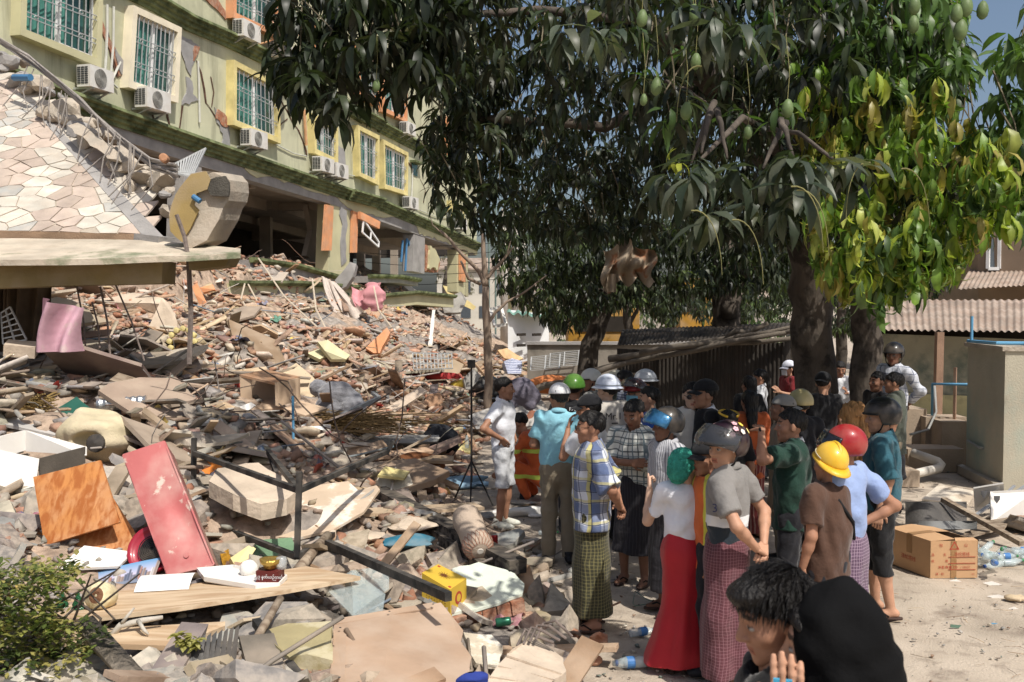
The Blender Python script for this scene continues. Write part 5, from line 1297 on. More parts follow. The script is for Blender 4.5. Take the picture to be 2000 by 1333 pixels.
BLKP = M('black_plastic', srgb(36, 37, 39), .45, .2, 5., .05, dust=.15)
STRAP = M('black_strap', srgb(26, 26, 28), .8, .1)
def visor_mat(name, col, a): return M(name, col, .06, .05, 3., 0, alpha=a, spec=.6, coat=.6)

def headgear(kind, o):
    """list of (part name, geometry, material)"""
    out = []; c = o.get('col', (.8, .8, .8)); m = gloss('shell_%d_%d_%d' % tuple(int(x * 255) for x in c), c) if kind != 'cap' else cloth('cap_%d_%d_%d' % tuple(int(x * 255) for x in c), c)
    if kind == 'hard':     # round helmet with full brim
        out.append(('helmet', join(dome(.112, .132, .118, (0, -.01, .045), .0), brim(.112, .132, (0, -.01, .045), lambda p: .028 + .012 * max(0, math.cos(p)), .018)), m))
        out.append(('band', join(*[tube([(.1145 * math.sin(a), -.01 + .1345 * math.cos(a), .062) for a in np.linspace(0, 6.283, 33)], .004, 5, False)]), M('helmet_band', srgb(150, 156, 164), .5)))
    if kind == 'peak':     # site helmet with front peak and ridge
        out.append(('helmet', join(dome(.115, .135, .128, (0, -.008, .04), .0), brim(.115, .135, (0, -.008, .04), lambda p: .012 + .06 * max(0, math.cos(p)) ** 2, .022),
                   tube([(0, .11 * math.sin(a) - .008, .04 + .131 * math.cos(a)) for a in np.linspace(-1.1, 1.1, 13)], .011, 6)), m))
        out.append(('band', tube([(.118 * math.sin(a), -.008 + .138 * math.cos(a), .058) for a in np.linspace(1.2, 5.08, 25)], .0045, 5), M('pale_band', srgb(190, 180, 150), .6)))
        out.append(('emblem', box((.075, -.115, .07), (.028, .004, .022), (0, 0, .6)), M('helmet_emblem', srgb(110, 60, 40), .5)))
    if kind in ('moto', 'half'):
        zc = (lambda p: -.075 if abs(math.sin(p / 2)) > .62 else .0) if kind == 'moto' else (lambda p: -.02 if math.cos(p) < .2 else .01)
        out.append(('helmet', dome(.115, .135, .126, (0, -.012, .03), zc), m))
        out.append(('trim', tube([(.123 * math.sin(a), -.012 + .143 * math.cos(a), .034) for a in np.linspace(-1.2, 1.2, 15)], .006, 5), BLKP))
        for sx in (-1, 1): out.append(('strap', tube([(sx * .098, -.005, -.02), (sx * .085, .02, -.08), (sx * .03, .055, -.125)], .006, 5), STRAP))
        v = o.get('visor')
        if v:
            mt_, ang = v; q_ = Matrix.Rotation(ang, 3, 'X')
            def vf(u, t):
                ph = (u - .5) * 2.7; r1 = .158 + .02 * math.sin(t * 2.6); p_ = Vector((r1 * .92 * math.sin(ph), r1 * math.cos(ph), .02 - .135 * t * (1 - .25 * abs(u - .5) * 2)))
                return q_ @ p_ + Vector((0, -.012, .045))
            out.append(('visor', sheet(vf, 24, 8), mt_))
        if o.get('vents'):
            for sx in (-1, 1): out.append(('vent', tube([(sx * .05, .09, .115), (sx * .075, .02, .118), (sx * .085, -.06, .10)], [.004, .012, .004], 6), BLKP))
        if o.get('flowers'):
            for k, (a, b, cc) in enumerate(((-1.45, .85, srgb(240, 180, 190)), (-1.8, 1.05, srgb(250, 230, 220)), (-1.6, .55, srgb(236, 170, 180)), (-2.1, .7, srgb(236, 200, 60)), (-2.3, 1.1, srgb(240, 220, 120)), (1.5, .8, srgb(240, 180, 190)), (-1.2, 1.1, srgb(240, 190, 200)))):
                n = Vector((.122 * math.sin(b) * math.sin(a), .142 * math.sin(b) * math.cos(a), .132 * math.cos(b))); p = n + Vector((0, -.012, .03)); nn = n.normalized(); t1 = nn.orthogonal().normalized(); t2 = nn.cross(t1)
                pet = [lathe(p + nn * .002 + (t1 * math.cos(q) + t2 * math.sin(q)) * .010, [(.009, 0), (.007, .002), (.001, .003)], 8, nn) for q in np.linspace(0, 6.28, 6)[:-1]]
                out.append(('flower_decal', join(*pet), M('petal_%d' % k, cc, .5, .1)))
    if kind == 'cap':
        out.append(('cap', dome(.094, .114, .098, (0, -.012, .042), .0), m))
        by = -1 if o.get('back') else 1
        def bf(u, t): ph = (u - .5) * 2.0; return Vector(((.088 + .02 * t) * math.sin(ph), by * ((.100 + .075 * t) * math.cos(ph)) - .012, .046 - .02 * t - .03 * math.sin(ph) ** 2))
        out.append(('cap_bill', sheet(bf, 16, 5), m if not o.get('bill') else cloth('bill_c', o['bill'])))
    if kind == 'net':
        g = Grid((-.13, -.2, -.16), (.13, .13, .15), .006); d = sunion(g, [g.ell((0, -.03, .035), (.096, .112, .10)), g.ell((0, -.10, -.035), (.078, .07, .085))], .05)
        d = g.wob(d, .003, 90, 2); d = g.wob(d, .002, 170, 3); d = np.maximum(d, ((np.where(g.Y > .0, -.01 + .75 * g.Y, -.14) - g.Z) * .8).astype(np.float32))
        out.append(('hair_net', g.net(d), M('green_hairnet', srgb(40, 150, 128), .7, .3, 40., .7, 90.)))
    return out

def person(label, px, hy, H=1.66, yaw=0., hyaw=0., hpitch=0., skin='b', top=None, bottom=None, feet='sandal', hair='short', gear=None, gopt=None,
           L='down', Rr='down', lean=0., z0=0., Y=None, fem=False, mask=None, glasses=None, extra=None, stance=.0, hs=1.07, seed=1, vest=None):
    d_ = ray(px, hy); ex = {'hard': .05, 'peak': .06, 'moto': .055, 'half': .055, 'cap': .02, 'net': .02, None: .008}[gear]
    if Y is None: Y = (H + z0 + ex - CAM_Z) * d_.y / d_.z
    hp = at(px, hy, Y); s = H / 1.7; yw = R(yaw)
    vox = min(.02, max(.0095, .0016 * Y)); hv = min(.0085, max(.0042, .00085 * Y))
    lm = Matrix.Rotation(-lean, 3, 'X'); piv = Vector((0, 0, .95))
    def J(p): p = Vector(p); return piv + lm @ (p - piv) if p.z > .95 else p
    hc = J((0, .012, 1.583)); hm = rotm(R(hyaw), -hpitch)
    off = Matrix.Rotation(yw, 3, 'Z') @ Vector((hc.x, hc.y, 0)) * s
    rt = root('person', label, 'person', (hp.x - off.x, Y - off.y, z0), yw, 'people watching the rubble')
    sc = SK[skin]; sw = .165 if fem else .185
    def add(name, V, Q, mat, K=None, smooth=True, par=rt):
        return link(name, new_mesh(name, np.asarray(V) * s, Q if isinstance(Q, np.ndarray) else [tuple(q) for q in Q], K, smooth), mat, par)
    # --- joints
    arms = []
    for side, ps_ in ((1, Rr), (-1, L)):
        if ps_ is None: continue
        e, w_, hd, pn, pose = ARM[ps_]; m_ = lambda v: Vector((v[0] * side, v[1], v[2])); k = sw / .185
        arms.append((side, J((side * sw, 0, 1.385)), J(m_((e[0] * k, e[1], e[2]))), J(m_((w_[0] * k, w_[1], w_[2]))), lm @ m_(hd), lm @ m_(pn), pose))
    legs = [(sd, Vector((sd * .088, 0, .90)), Vector((sd * .095, .025 + sd * stance * .5, .48)), Vector((sd * .10, -.02 + sd * stance, .075))) for sd in (1, -1)]
    # --- body: one continuous surface
    g = Grid((-.52, -.34, 0), (.52, .42, 1.56), vox) if not lean else Grid((-.52, -.34, 0), (.52, .75, 1.56), vox)
    bd = [g.cap(J((0, -.005, 1.40)), J((0, .005, 1.54)), .056, .050), g.ecap(J((0, 0, 1.0)), J((0, 0, 1.30)), .10, .115, .6), g.cap(J((-sw + .03, 0, 1.385)), J((sw - .03, 0, 1.385)), .045)]
    for side, sh_, el, wr_, hd, pn, pose in arms: bd += [g.cap(sh_, el, .047, .037), g.cap(el, el.lerp(wr_, .35), .039, .037), g.cap(el.lerp(wr_, .3), wr_, .037, .026)]
    for sd, hi, kn, an in legs:
        bd += [g.cap(hi, kn, .082, .052), g.cap(kn, kn.lerp(an, .35), .052, .054), g.cap(kn.lerp(an, .3), an, .053, .036), g.cap(an - UP * .03 + Vector((0, -.035, 0)), an + Vector((sd * .012, .05, -.035)), .034, .034), g.cap(an + Vector((sd * .01, .04, -.042)), an + Vector((sd * .02, .135, -.052)), .036, .024)]
    D = sunion(g, bd, .022); V, Q = g.net(D); parts_ = [(V, Q, np.tile(np.array(sc), (len(V), 1)))]
    hV, hQ, hK = head_geo(hv, sc, fem); hm_np = np.array(hm); hV = (hV * hs) @ hm_np.T + np.array(hc); parts_.append((hV, hQ, hK))
    if Y < 17:
        for side, sh_, el, wr_, hd, pn, pose in arms: parts_.append(hand_geo(wr_, hd, pn, pose, side, max(.0045, hv), sc))
    n0 = 0; VV, QQ, KK = [], [], []
    for v, q, k in parts_: VV.append(v); QQ.append(q + n0); KK.append(k); n0 += len(v)
    add('body', np.vstack(VV), np.vstack(QQ), SKIN, np.vstack(KK))
    hx = lambda geo: (np.asarray(geo[0]) * hs @ hm_np.T + np.array(hc), geo[1])
    # --- hair, glasses, mask, headgear
    if hair:
        v, q = hair_geo(hair, max(.0055, hv)); add('hair', *hx((v, q)), HAIRB if hair == 'bigblond' else HAIR)
    if glasses:
        gm_ = M('dark_lens', srgb(50, 34, 40), .1, 0, bump=0, spec=.6) if glasses == 'sun' else STRAP
        fr_ = join(*[tube([(sx * .034 + .024 * math.cos(a), .106, .004 + .018 * math.sin(a)) for a in np.linspace(0, 6.283, 13)], .002, 4, False) for sx in (-1, 1)], bar((-.01, .107, .008), (.01, .107, .008), .003, .003), bar((.058, .104, .008), (.08, .0, .01), .003, .003), bar((-.058, .104, .008), (-.08, .0, .01), .003, .003))
        o_ = add('glasses', *hx(fr_), STRAP)
        if glasses == 'sun': add('lens', *hx(join(*[lathe((sx * .034, .105, .004), [(.023, 0), (.02, .002), (.001, .003)], 12, (0, 1, 0)) for sx in (-1, 1)])), gm_, par=o_)
    if mask:
        def mf(u, v): ph = (u - .5) * 2.3; return Vector((.072 * math.sin(ph), .052 + .066 * math.cos(ph) + (.014 * math.exp(-(ph * 3) ** 2)), -.012 - .085 * v + .012 * math.sin(u * 3.1)))
        add('face_mask', *hx(sheet(mf, 16, 6)), M('mask_%d' % int(mask[2] * 99), mask, .8, .05))
    for nm, geo, mat in (headgear(gear, gopt or {}) if gear else []):
        if gear == 'peak': geo = (np.asarray(geo[0]) @ np.array(Matrix.Rotation(.5, 3, 'X') @ Matrix.Rotation(math.pi - .5, 3, 'Z')).T + np.array((0, -.01, .0)), geo[1])
        o_ = add(nm, *hx(geo), mat)
        if nm in ('helmet', 'cap', 'visor', 'cap_bill'): md = o_.modifiers.new('thick', 'SOLIDIFY'); md.thickness = .004 if nm != 'helmet' else .006; md.offset = 0
    # --- top
    if top:
        tm, slv, hem, loose = top[:4]; col_ = top[4] if len(top) > 4 else None
        g = Grid((-.52, -.36, hem - .03), (.52, .46 if not lean else .8, 1.50), vox); r0 = .150 if fem else .160
        ds = [g.ecap(J((0, .0, hem - .05)), J((0, 0, 1.14)), r0 * (.98 if not fem else 1.02) + loose, r0 * (.95 if not fem else .86) + loose * .9, .72), g.ecap(J((0, 0, 1.12)), J((0, 0, 1.31)), r0 * (.95 if not fem else .86) + loose * .9, r0 + .006 + loose * .6, .70), g.cap(J((-sw + .03, -.005, 1.375)), J((sw - .03, -.005, 1.375)), .062 + loose * .3)]
        body_d = sunion(g, ds, .05)
        for side, sh_, el, wr_, *_ in arms:
            if slv == 'none': continue
            t_ = {'short': .72, 'elbow': .95, 'long': 1, 'roll': 1}[slv]; end = sh_.lerp(el, t_)
            dd = g.cap(sh_, end, .064 + loose * .5, .056 + loose * .7)
            if slv in ('short', 'elbow'): dd.cut(g.plane(end, el - sh_))
            body_d = smin(body_d, dd, .03)
            if slv in ('long', 'roll'):
                end2 = el.lerp(wr_, .96 if slv == 'long' else .3); d2 = g.cap(el, end2, .053 + loose * .5, .042 + loose * .5).cut(g.plane(end2, wr_ - el)); body_d = smin(body_d, d2, .03)
        D = g.wob(body_d, .0105, 14, seed, (1, 1, .8)); D = g.wob(D, .0065, 32, seed + 3, (1, 1, .6))
        D = np.maximum(D, (hem + .012 * np.sin(g.X * 9 + seed) - g.Z).astype(np.float32))
        nk = g.cap(J((0, .015, 1.43)), J((0, .05, 1.62)), .060, .10); D[nk.sl] = np.maximum(D[nk.sl], -nk.v)
        add('shirt', *g.net(D), tm)
        if col_ is not None:
            cv = []
            for k in range(25):
                a = .5 + (2 * math.pi - 1.0) * k / 24; rr = .070; zz = 1.452 - .028 * math.cos(a)
                for dr, dz in ((-.004, .016), (.004, .02), (.022, -.018), (.018, -.022)): cv.append(J(((rr + dr) * math.sin(a), (rr + dr) * math.cos(a) + .0, zz + dz)))
            cf_ = [(i * 4 + j, i * 4 + (j + 1) % 4, i * 4 + 4 + (j + 1) % 4, i * 4 + 4 + j) for i in range(24) for j in range(4)]
            add('collar', np.array(cv), cf_, col_)
    # --- bottom
    if bottom:
        kd, bmat = bottom[:2]; cut = bottom[2] if len(bottom) > 2 else {'trousers': .06, 'shorts': .46, 'crop': .3, 'longyi': .13, 'skirt': .07}[kd]
        g = Grid((-.34, -.36, cut - .03), (.34, .36, 1.10), vox); x, y, z = g.X, g.Y, g.Z
        if kd in ('longyi', 'skirt'):
            rb = .205 if kd == 'longyi' else .28
            D = sunion(g, [g.ecap((0, 0, 1.08), (0, 0, .88), .142, .176, .74), g.ecap((0, 0, .90), (0, .0, .5), .178, .18 if kd == 'longyi' else .165, .76), g.ecap((0, 0, .5), (0 if kd == 'longyi' else -.05, 0, cut - .1), .182 if kd == 'longyi' else .163, rb, .78)], .05)
            ph = np.arctan2(y + 0 * x, x + 0 * y); fz = np.clip((1.0 - z) / .8, 0, 1); rg_ = np.random.default_rng(seed)
            for k in (3, 5, 8): D = D + (.019 if kd == 'longyi' else .018) * fz * np.sin(ph * k + rg_.uniform(0, 6) + 2.2 * z * rg_.normal()) / (1 + .2 * k)
            D = g.wob(D.astype(np.float32), .007, 20, seed, (1, 1, .5)); D = smin(D, g.ell((.02, .12, .98), (.05, .03, .05)), .03) if kd == 'longyi' else D
            D = np.maximum(D, cut + .018 * x * 3 - z)
        else:
            ds = [g.ecap((0, 0, 1.06), (0, -.01, .90), .145, .165, .74)]
            for sd, hi, kn, an in legs: ds += [g.cap(hi, kn, .098, .076), g.cap(kn, an, .076 if kd != 'crop' else .07, .066)]
            D = sunion(g, ds, .035); D = g.wob(D, .006, 22, seed); D = g.wob(D, .004, 48, seed + 1, (1, 1, .5)); D = np.maximum(D, cut - z)
        D = np.maximum(D, z - 1.075); add({'longyi': 'longyi', 'skirt': 'skirt', 'trousers': 'trousers', 'shorts': 'shorts', 'crop': 'trousers'}[kd], *g.net(D), bmat)
    # --- feet
    for sd, hi, kn, an in legs:
        fc = an + Vector((sd * .012, .045, 0))
        if feet == 'sandal':
            sole = [(fc.x + .046 * math.cos(a) * (1 + .12 * math.sin(a)), fc.y + .135 * math.sin(a), .003) for a in np.linspace(0, 6.283, 19)[:-1]]
            o_ = add('sandal', *prism(sole, (0, 0, .018)), M('sandal_rubber', srgb(74, 54, 46), .8, .15))
            add('strap', *join(*[tube([(fc.x, fc.y + .075, .035), (fc.x + q * .03, fc.y + .03, .062), (fc.x + q * .045, fc.y - .03, .03)], .007, 5) for q in (-1, 1)]), STRAP, par=o_)
        elif feet:
            gg = Grid((fc.x - .08, fc.y - .18, 0), (fc.x + .08, fc.y + .20, .16), .011); D = sunion(gg, [gg.cap((an.x, an.y - .02, .07), (an.x, an.y - .02, .15), .045, .046), gg.ell((fc.x, fc.y - .02, .04), (.05, .12, .05)), gg.ell((fc.x, fc.y + .07, .035), (.05, .08, .036))], .02)
            D = np.maximum(D, .004 - gg.Z); add('shoe', *gg.net(np.maximum(D, gg.Z - .12)), feet)
    if vest is not None:
        pass
    if extra: extra(rt, s, J, add, hx)
    return rt

# ---- cloths
W_ = lambda *c: srgb(*c)
c_white = cloth('white_polo', W_(226, 228, 236)); c_shorts = cloth('pale_shorts', W_(196, 198, 202)); c_blue = cloth('light_blue_polo', W_(130, 198, 218)); c_khaki = cloth('khaki_trousers', W_(136, 122, 98))
c_black = cloth('black_cloth', W_(26, 26, 29)); c_dark = cloth('dark_trousers', W_(36, 36, 42)); c_cream = cloth('cream_tee', W_(198, 190, 178)); c_wt = cloth('white_tee', W_(216, 218, 222))
c_or = cloth('hi_vis_orange', W_(226, 92, 34), [('z', .32, .16, W_(206, 226, 70), .1, 1)]); c_red = cloth('red_silk', W_(196, 24, 36), rough=.5, wr=.25); c_brown = cloth('brown_tee', W_(86, 58, 44))
chk1 = cloth('blue_plaid', W_(206, 212, 226), [('u', .16, .42, W_(60, 84, 136), 0, .75), ('z', .16, .42, W_(60, 84, 136), .2, .65), ('u', .16, .14, W_(196, 184, 90), .62, .8), ('z', .16, .12, W_(196, 184, 90), .7, .6), ('u', .08, .08, W_(30, 44, 84), .3, .8), ('z', .08, .08, W_(30, 44, 84), .5, .8)])
chk2 = cloth('white_check', W_(206, 206, 196), [('u', .055, .22, W_(44, 58, 66), 0, .8), ('z', .055, .22, W_(44, 58, 66), .3, .8), ('u', .11, .12, W_(110, 130, 136), .5, .7), ('z', .11, .12, W_(110, 130, 136), .5, .7)])
strp = cloth('pin_stripe', W_(196, 196, 200), [('u', .024, .38, W_(92, 94, 108), 0, .8)]); chk3 = cloth('navy_check', W_(190, 196, 210), [('u', .03, .5, W_(44, 54, 90), 0, .7), ('z', .03, .5, W_(44, 54, 90), 0, .7)])
chk4 = cloth('pale_plaid', W_(196, 200, 210), [('u', .09, .1, W_(80, 90, 120), 0, .8), ('z', .09, .1, W_(80, 90, 120), 0, .8), ('u', .03, .1, W_(150, 156, 176), 0, .6)])
lg1 = cloth('olive_longyi', W_(60, 58, 38), [('u', .026, .3, W_(140, 130, 76), 0, .4), ('z', .026, .3, W_(140, 130, 76), 0, .32)]); lg2 = cloth('maroon_longyi', W_(96, 48, 56), [('u', .02, .2, W_(170, 120, 128), 0, .3), ('z', .02, .2, W_(170, 120, 128), 0, .26)])
lg3 = cloth('purple_longyi', W_(92, 66, 92), [('u', .022, .22, W_(176, 150, 170), 0, .6), ('z', .022, .22, W_(176, 150, 170), 0, .5)]); lg4 = cloth('dark_longyi', W_(40, 38, 44), [('u', .03, .2, W_(70, 66, 72), 0, .5)])
c_grey = cloth('grey_polo', W_(128, 124, 120), [('z', 2.0, .545, W_(40, 50, 60), 0, 1), ('z', 2.0, .035, W_(214, 214, 214), -.545, 1)])
c_dgreen = cloth('dark_green_tee', W_(26, 60, 48)); c_teal = cloth('teal_polo', W_(40, 92, 108)); c_lblue = cloth('blue_shirt', W_(136, 160, 210)); c_royal = cloth('royal_blue', W_(46, 90, 190)); c_rtee = cloth('red_tee', W_(140, 36, 40))
c_odress = cloth('orange_tunic', W_(206, 88, 36)); c_batik = cloth('red_batik', W_(124, 44, 40), [('u', .05, .3, W_(190, 150, 130), 0, .5)]); c_olive = cloth('olive_vest', W_(76, 82, 70)); c_beige = cloth('beige_shirt', W_(176, 150, 120)); c_gsh = cloth('grey_shirt', W_(150, 148, 140))
sneak = M('white_sneaker', W_(206, 206, 190), .7, .1); blk_sh = M('black_shoe', W_(40, 40, 44), .6, .1)
HW, HY, HGr, HR, HBk, HGo = W_(226, 230, 240), W_(236, 180, 22), W_(70, 130, 30), W_(170, 22, 30), W_(34, 35, 38), W_(206, 186, 120)
VIS, VIRI = visor_mat('smoked_visor', W_(60, 62, 66), .62), M('iridescent_visor', W_(50, 120, 170), .12, .6, 9., 0, coat=.8, metal=.5)
def letter(body, size, y, z, mat, name='lettering', flip=True):
    return lambda rt, s, J, add, hx: add(name, *text_geo(body, size, J((0, y, z)), (1, 0, 0), (0, 0, 1)), mat, smooth=False)
LW, LB = M('white_print', W_(230, 230, 230), .7, 0, bump=0), M('black_print', W_(34, 34, 38), .7, 0, bump=0)
def both(*fs):
    def f(*a):
        for q in fs: q(*a)
    return f

# ---- middle ground, from the rubble to the right
person('man in white polo shirt, white shorts and sneakers, hand on hip, beside the rubble', 985, 738, 1.66, -108, 12, .05, 'b', (c_white, 'short', .86, .012, c_white), ('shorts', c_shorts, .47), sneak, Rr='hip', L='hip', seed=2)
person('man seen from behind in light blue polo, white cap and khaki trousers', 1092, 750, 1.70, -8, 25, .05, 'b', (c_blue, 'short', .93, .014, c_blue), ('trousers', c_khaki), blk_sh, gear='cap', gopt={'col': W_(226, 226, 228)}, L='fold', Rr='fold', seed=3)
person('man in black cap and white shirt with hand at his mouth, black trousers', 1150, 772, 1.63, 62, 20, .1, 'b', (c_wt, 'short', .84, .02), ('trousers', c_dark), sneak, gear='cap', gopt={'col': W_(30, 30, 34)}, L='mouth', Rr='down', seed=4)
person('man with glasses in blue plaid shirt and olive checked longyi, hands behind back', 1153, 804, 1.66, 84, 8, .06, 'b', (chk1, 'elbow', .80, .058, chk1), ('longyi', lg1), L='back', Rr='back', glasses='clear', seed=5)
person('man in white helmet and printed white t-shirt, back to the camera', 1186, 732, 1.70, 18, 25, .0, 'd', (c_cream, 'elbow', .80, .034), ('trousers', c_dark), blk_sh, gear='hard', gopt={'col': W_(206, 216, 236)}, L='fold', Rr='down', seed=6,
       extra=both(letter('Mr.1', .10, -.160, 1.33, LB), lambda rt, s, J, add, hx: add('print_line', *box(J((.01, -.163, 1.262)), (.07, .002, .012)), LB, smooth=False)))
person('man in green helmet and black football jersey lettered in white, from behind', 1121, 729, 1.68, 2, -10, .0, 'b', (c_black, 'short', .84, .03), ('trousers', c_dark), blk_sh, gear='half', gopt={'col': HGr}, L='fold', Rr='fold', seed=7,
       extra=both(letter('PARIS', .055, -.152, 1.375, LW), letter('10', .19, -.160, 1.24, LW)))
person('person in white cap-like helmet and grey shirt beyond the black jersey', 1153, 719, 1.62, 70, 30, .1, 'b', (c_gsh, 'short', .84, .015), ('trousers', c_dark), blk_sh, gear='half', gopt={'col': W_(220, 218, 210)}, seed=8)
person('person in pale round helmet mostly hidden behind the white helmet', 1202, 722, 1.60, 40, 0, .1, 'b', (c_olive, 'short', .84, .015), ('trousers', c_dark), blk_sh, gear='half', gopt={'col': W_(206, 196, 170)}, seed=9)
person('black haired person in navy checked shirt behind the red helmet', 1218, 724, 1.64, 95, -15, .05, 'b', (chk3, 'short', .84, .015, chk3), ('trousers', c_dark), blk_sh, hair='fem', seed=10)
person('person in red helmet, red shirt and light blue face mask', 1240, 738, 1.63, 140, 10, .12, 'a', (c_rtee, 'short', .84, .015), ('trousers', c_dark), blk_sh, gear='half', gopt={'col': HR, 'visor': (VIS, .9)}, mask=W_(120, 190, 220), seed=11)
person('bareheaded man in royal blue shirt behind the checked shirt', 1267, 756, 1.64, 88, 0, .0, 'a', (c_royal, 'short', .84, .015), ('trousers', c_dark), blk_sh, seed=12)
person('person in plain white round helmet close to the shed wall', 1259, 722, 1.64, 80, 0, .0, 'b', (c_gsh, 'short', .84, .015), ('trousers', c_dark), blk_sh, gear='hard', gopt={'col': W_(206, 212, 220)}, seed=13)
person('man in white and dark checked shirt looking down, arms folded', 1238, 782, 1.63, 150, -10, .42, 'c', (chk2, 'roll', .82, .034, chk2), ('longyi', lg4, .3), L='cross', Rr='cross', seed=14)
person('man in striped shirt and black helmet with shiny blue visor', 1302, 792, 1.62, 108, -6, .0, 'c', (strp, 'elbow', .78, .034, strp), ('longyi', lg4, .2), gear='moto', gopt={'col': HBk, 'visor': (VIRI, .55)}, L='down', Rr='down', seed=15)
person('man in sunglasses and cream t-shirt facing the camera', 1352, 748, 1.72, 168, 8, .05, 'd', (c_cream, 'short', .84, .018), ('trousers', c_dark), blk_sh, glasses='sun', seed=16)
person('person in black cap just behind the man in sunglasses', 1376, 743, 1.74, 100, 0, .0, 'b', (c_black, 'short', .84, .015, c_white), ('trousers', c_dark), blk_sh, gear='cap', gopt={'col': W_(28, 28, 32)}, seed=17)
person('person in orange vest and dark cap between the green hairnet and the flowered helmet', 1378, 858, 1.56, 95, 20, .1, 'b', (cloth('orange_vest', W_(232, 104, 40), [('u', .22, .3, W_(222, 214, 60), .15, 1)]), 'none', .8, .02), ('trousers', c_dark), blk_sh, gear='cap', gopt={'col': W_(34, 34, 38)}, seed=18)
person('woman in green hairnet, white blouse and long red skirt, pointing with raised hand', 1338, 874, 1.50, 2, -42, .0, 'd', (c_white, 'short', .90, .006), ('skirt', c_red), hair=None, gear='net', L='point', Rr='down', fem=True, seed=19)
person('man in flowered helmet, grey banded polo and maroon longyi glancing back', 1418, 822, 1.69, 58, 62, .08, 'a', (c_grey, 'short', .90, .02, c_grey), ('longyi', lg2), gear='moto', gopt={'col': W_(40, 20, 32), 'visor': (VIS, .62), 'flowers': True}, L='back', Rr='back', seed=20, hs=1.12,
       extra=both(lambda rt, s, J, add, hx: add('lettering', *text_geo('3', .08, (-.302, -.03, 1.245), (0, -1, .1), (-.15, 0, 1)), M('navy_print', W_(40, 46, 84), .8, 0, bump=0), smooth=False)))
person('person with yellow headband low behind the orange tunic', 1422, 802, 1.50, 10, 0, .0, 'b', (c_black, 'short', .84, .015), ('trousers', c_dark), blk_sh, seed=21,
       extra=lambda rt, s, J, add, hx: add('headband', *hx(tube([(.09 * math.sin(a), -.014 + .11 * math.cos(a), .05 + .06 * math.cos(a * .5)) for a in np.linspace(-2.6, 2.6, 20)], .012, 6)), gloss('yellow_band', HY)))
person('woman with long black hair in bright orange tunic and patterned red skirt', 1463, 764, 1.55, 6, 0, .1, 'b', (c_odress, 'long', .70, .03), ('skirt', c_batik), hair='long', L='fold', Rr='fold', fem=True, seed=22)
person('dark haired woman in dark clothes behind the orange tunic', 1462, 735, 1.55, 20, 0, .1, 'b', (c_black, 'long', .8, .015), ('skirt', c_black), hair='long', fem=True, seed=23)
person('girl with ponytail in white shirt facing left by the shed', 1484, 722, 1.54, 80, 0, .1, 'b', (c_wt, 'long', .8, .02, c_wt), ('skirt', c_dark), hair='pony', L='hold', Rr='hold', fem=True, seed=24)
person('person in white cap and red shirt standing by the mango trunk', 1540, 705, 1.56, 110, 0, .1, 'a', (c_rtee, 'short', .84, .015), ('trousers', c_dark), blk_sh, gear='cap', gopt={'col': W_(214, 216, 230)}, hair='long', mask=W_(220, 220, 222), L='hold', fem=True, seed=25)
person('person in grey cap worn backwards and beige shirt, looking left', 1528, 772, 1.60, 75, 0, -.1, 'b', (c_beige, 'long', .55, .04), ('trousers', c_khaki), blk_sh, gear='cap', gopt={'col': W_(150, 146, 140), 'back': True}, seed=26)
person('person in dull gold helmet in the shade of the mango tree', 1563, 758, 1.62, 5, 0, .0, 'b', (c_dark, 'short', .84, .015), ('trousers', c_dark), blk_sh, gear='half', gopt={'col': HGo}, seed=27)
person('man in black cap and black shirt with pale mask, by the trunk', 1608, 728, 1.64, 20, -55, .1, 'a', (c_black, 'short', .84, .018), ('trousers', c_dark), blk_sh, gear='cap', gopt={'col': W_(26, 26, 28), 'back': True}, mask=W_(170, 180, 200), seed=28)
person('young person in white shirt between the two trunks', 1641, 707, 1.56, 160, 10, .35, 'b', (c_wt, 'long', .84, .012, c_wt), ('trousers', c_dark), blk_sh, L='hold', Rr='hold', seed=29)
person('man in dark green t-shirt shading his eyes with his hand', 1545, 800, 1.68, 72, 12, .0, 'b', (c_dgreen, 'short', .80, .036, c_wt), ('trousers', c_dark), blk_sh, L='brow', Rr='down', seed=30,
       extra=lambda rt, s, J, add, hx: add('wrist_watch', *tube([Vector((-.175, .22, 1.545)) + Vector((.03 * math.cos(a), .012 * math.sin(a), .03 * math.sin(a))) for a in np.linspace(0, 6.28, 11)], .010, 5), STRAP))
person('man in yellow site helmet and brown t-shirt with a shoulder strap', 1618, 858, 1.56, 38, 0, .05, 'b', (c_brown, 'short', .80, .036), ('trousers', c_dark), blk_sh, gear='peak', gopt={'col': HY}, L='down', Rr='down', seed=31, hs=.98,
       extra=lambda rt, s, J, add, hx: add('bag_strap', *tube([J(p) for p in ((-.13, .05, 1.42), (-.06, -.115, 1.36), (.06, -.15, 1.2), (.17, -.09, 1.04), (.2, .05, .98))], .014, 6), STRAP))
person('man in red helmet with raised dark visor, blue shirt and purple longyi, hand on hip', 1650, 824, 1.66, 48, 25, .0, 'b', (c_lblue, 'short', .86, .016), ('longyi', lg3), gear='moto', gopt={'col': HR, 'visor': (visor_mat('dark_visor', W_(28, 30, 36), .9), .35)}, L='down', Rr='hipb', seed=32, hs=1.0,
       extra=lambda rt, s, J, add, hx: add('wrist_watch', *tube([Vector((.205, -.01, 1.05)) + Vector((.025 * math.cos(a), .02 * math.sin(a), .025 * math.sin(a))) for a in np.linspace(0, 6.28, 11)], .011, 5), STRAP))
person('woman with long bleached wavy hair behind the red helmet', 1664, 792, 1.60, 5, 0, .1, 'b', (c_olive, 'short', .84, .015), ('skirt', c_dark), hair='bigblond', fem=True, seed=33)
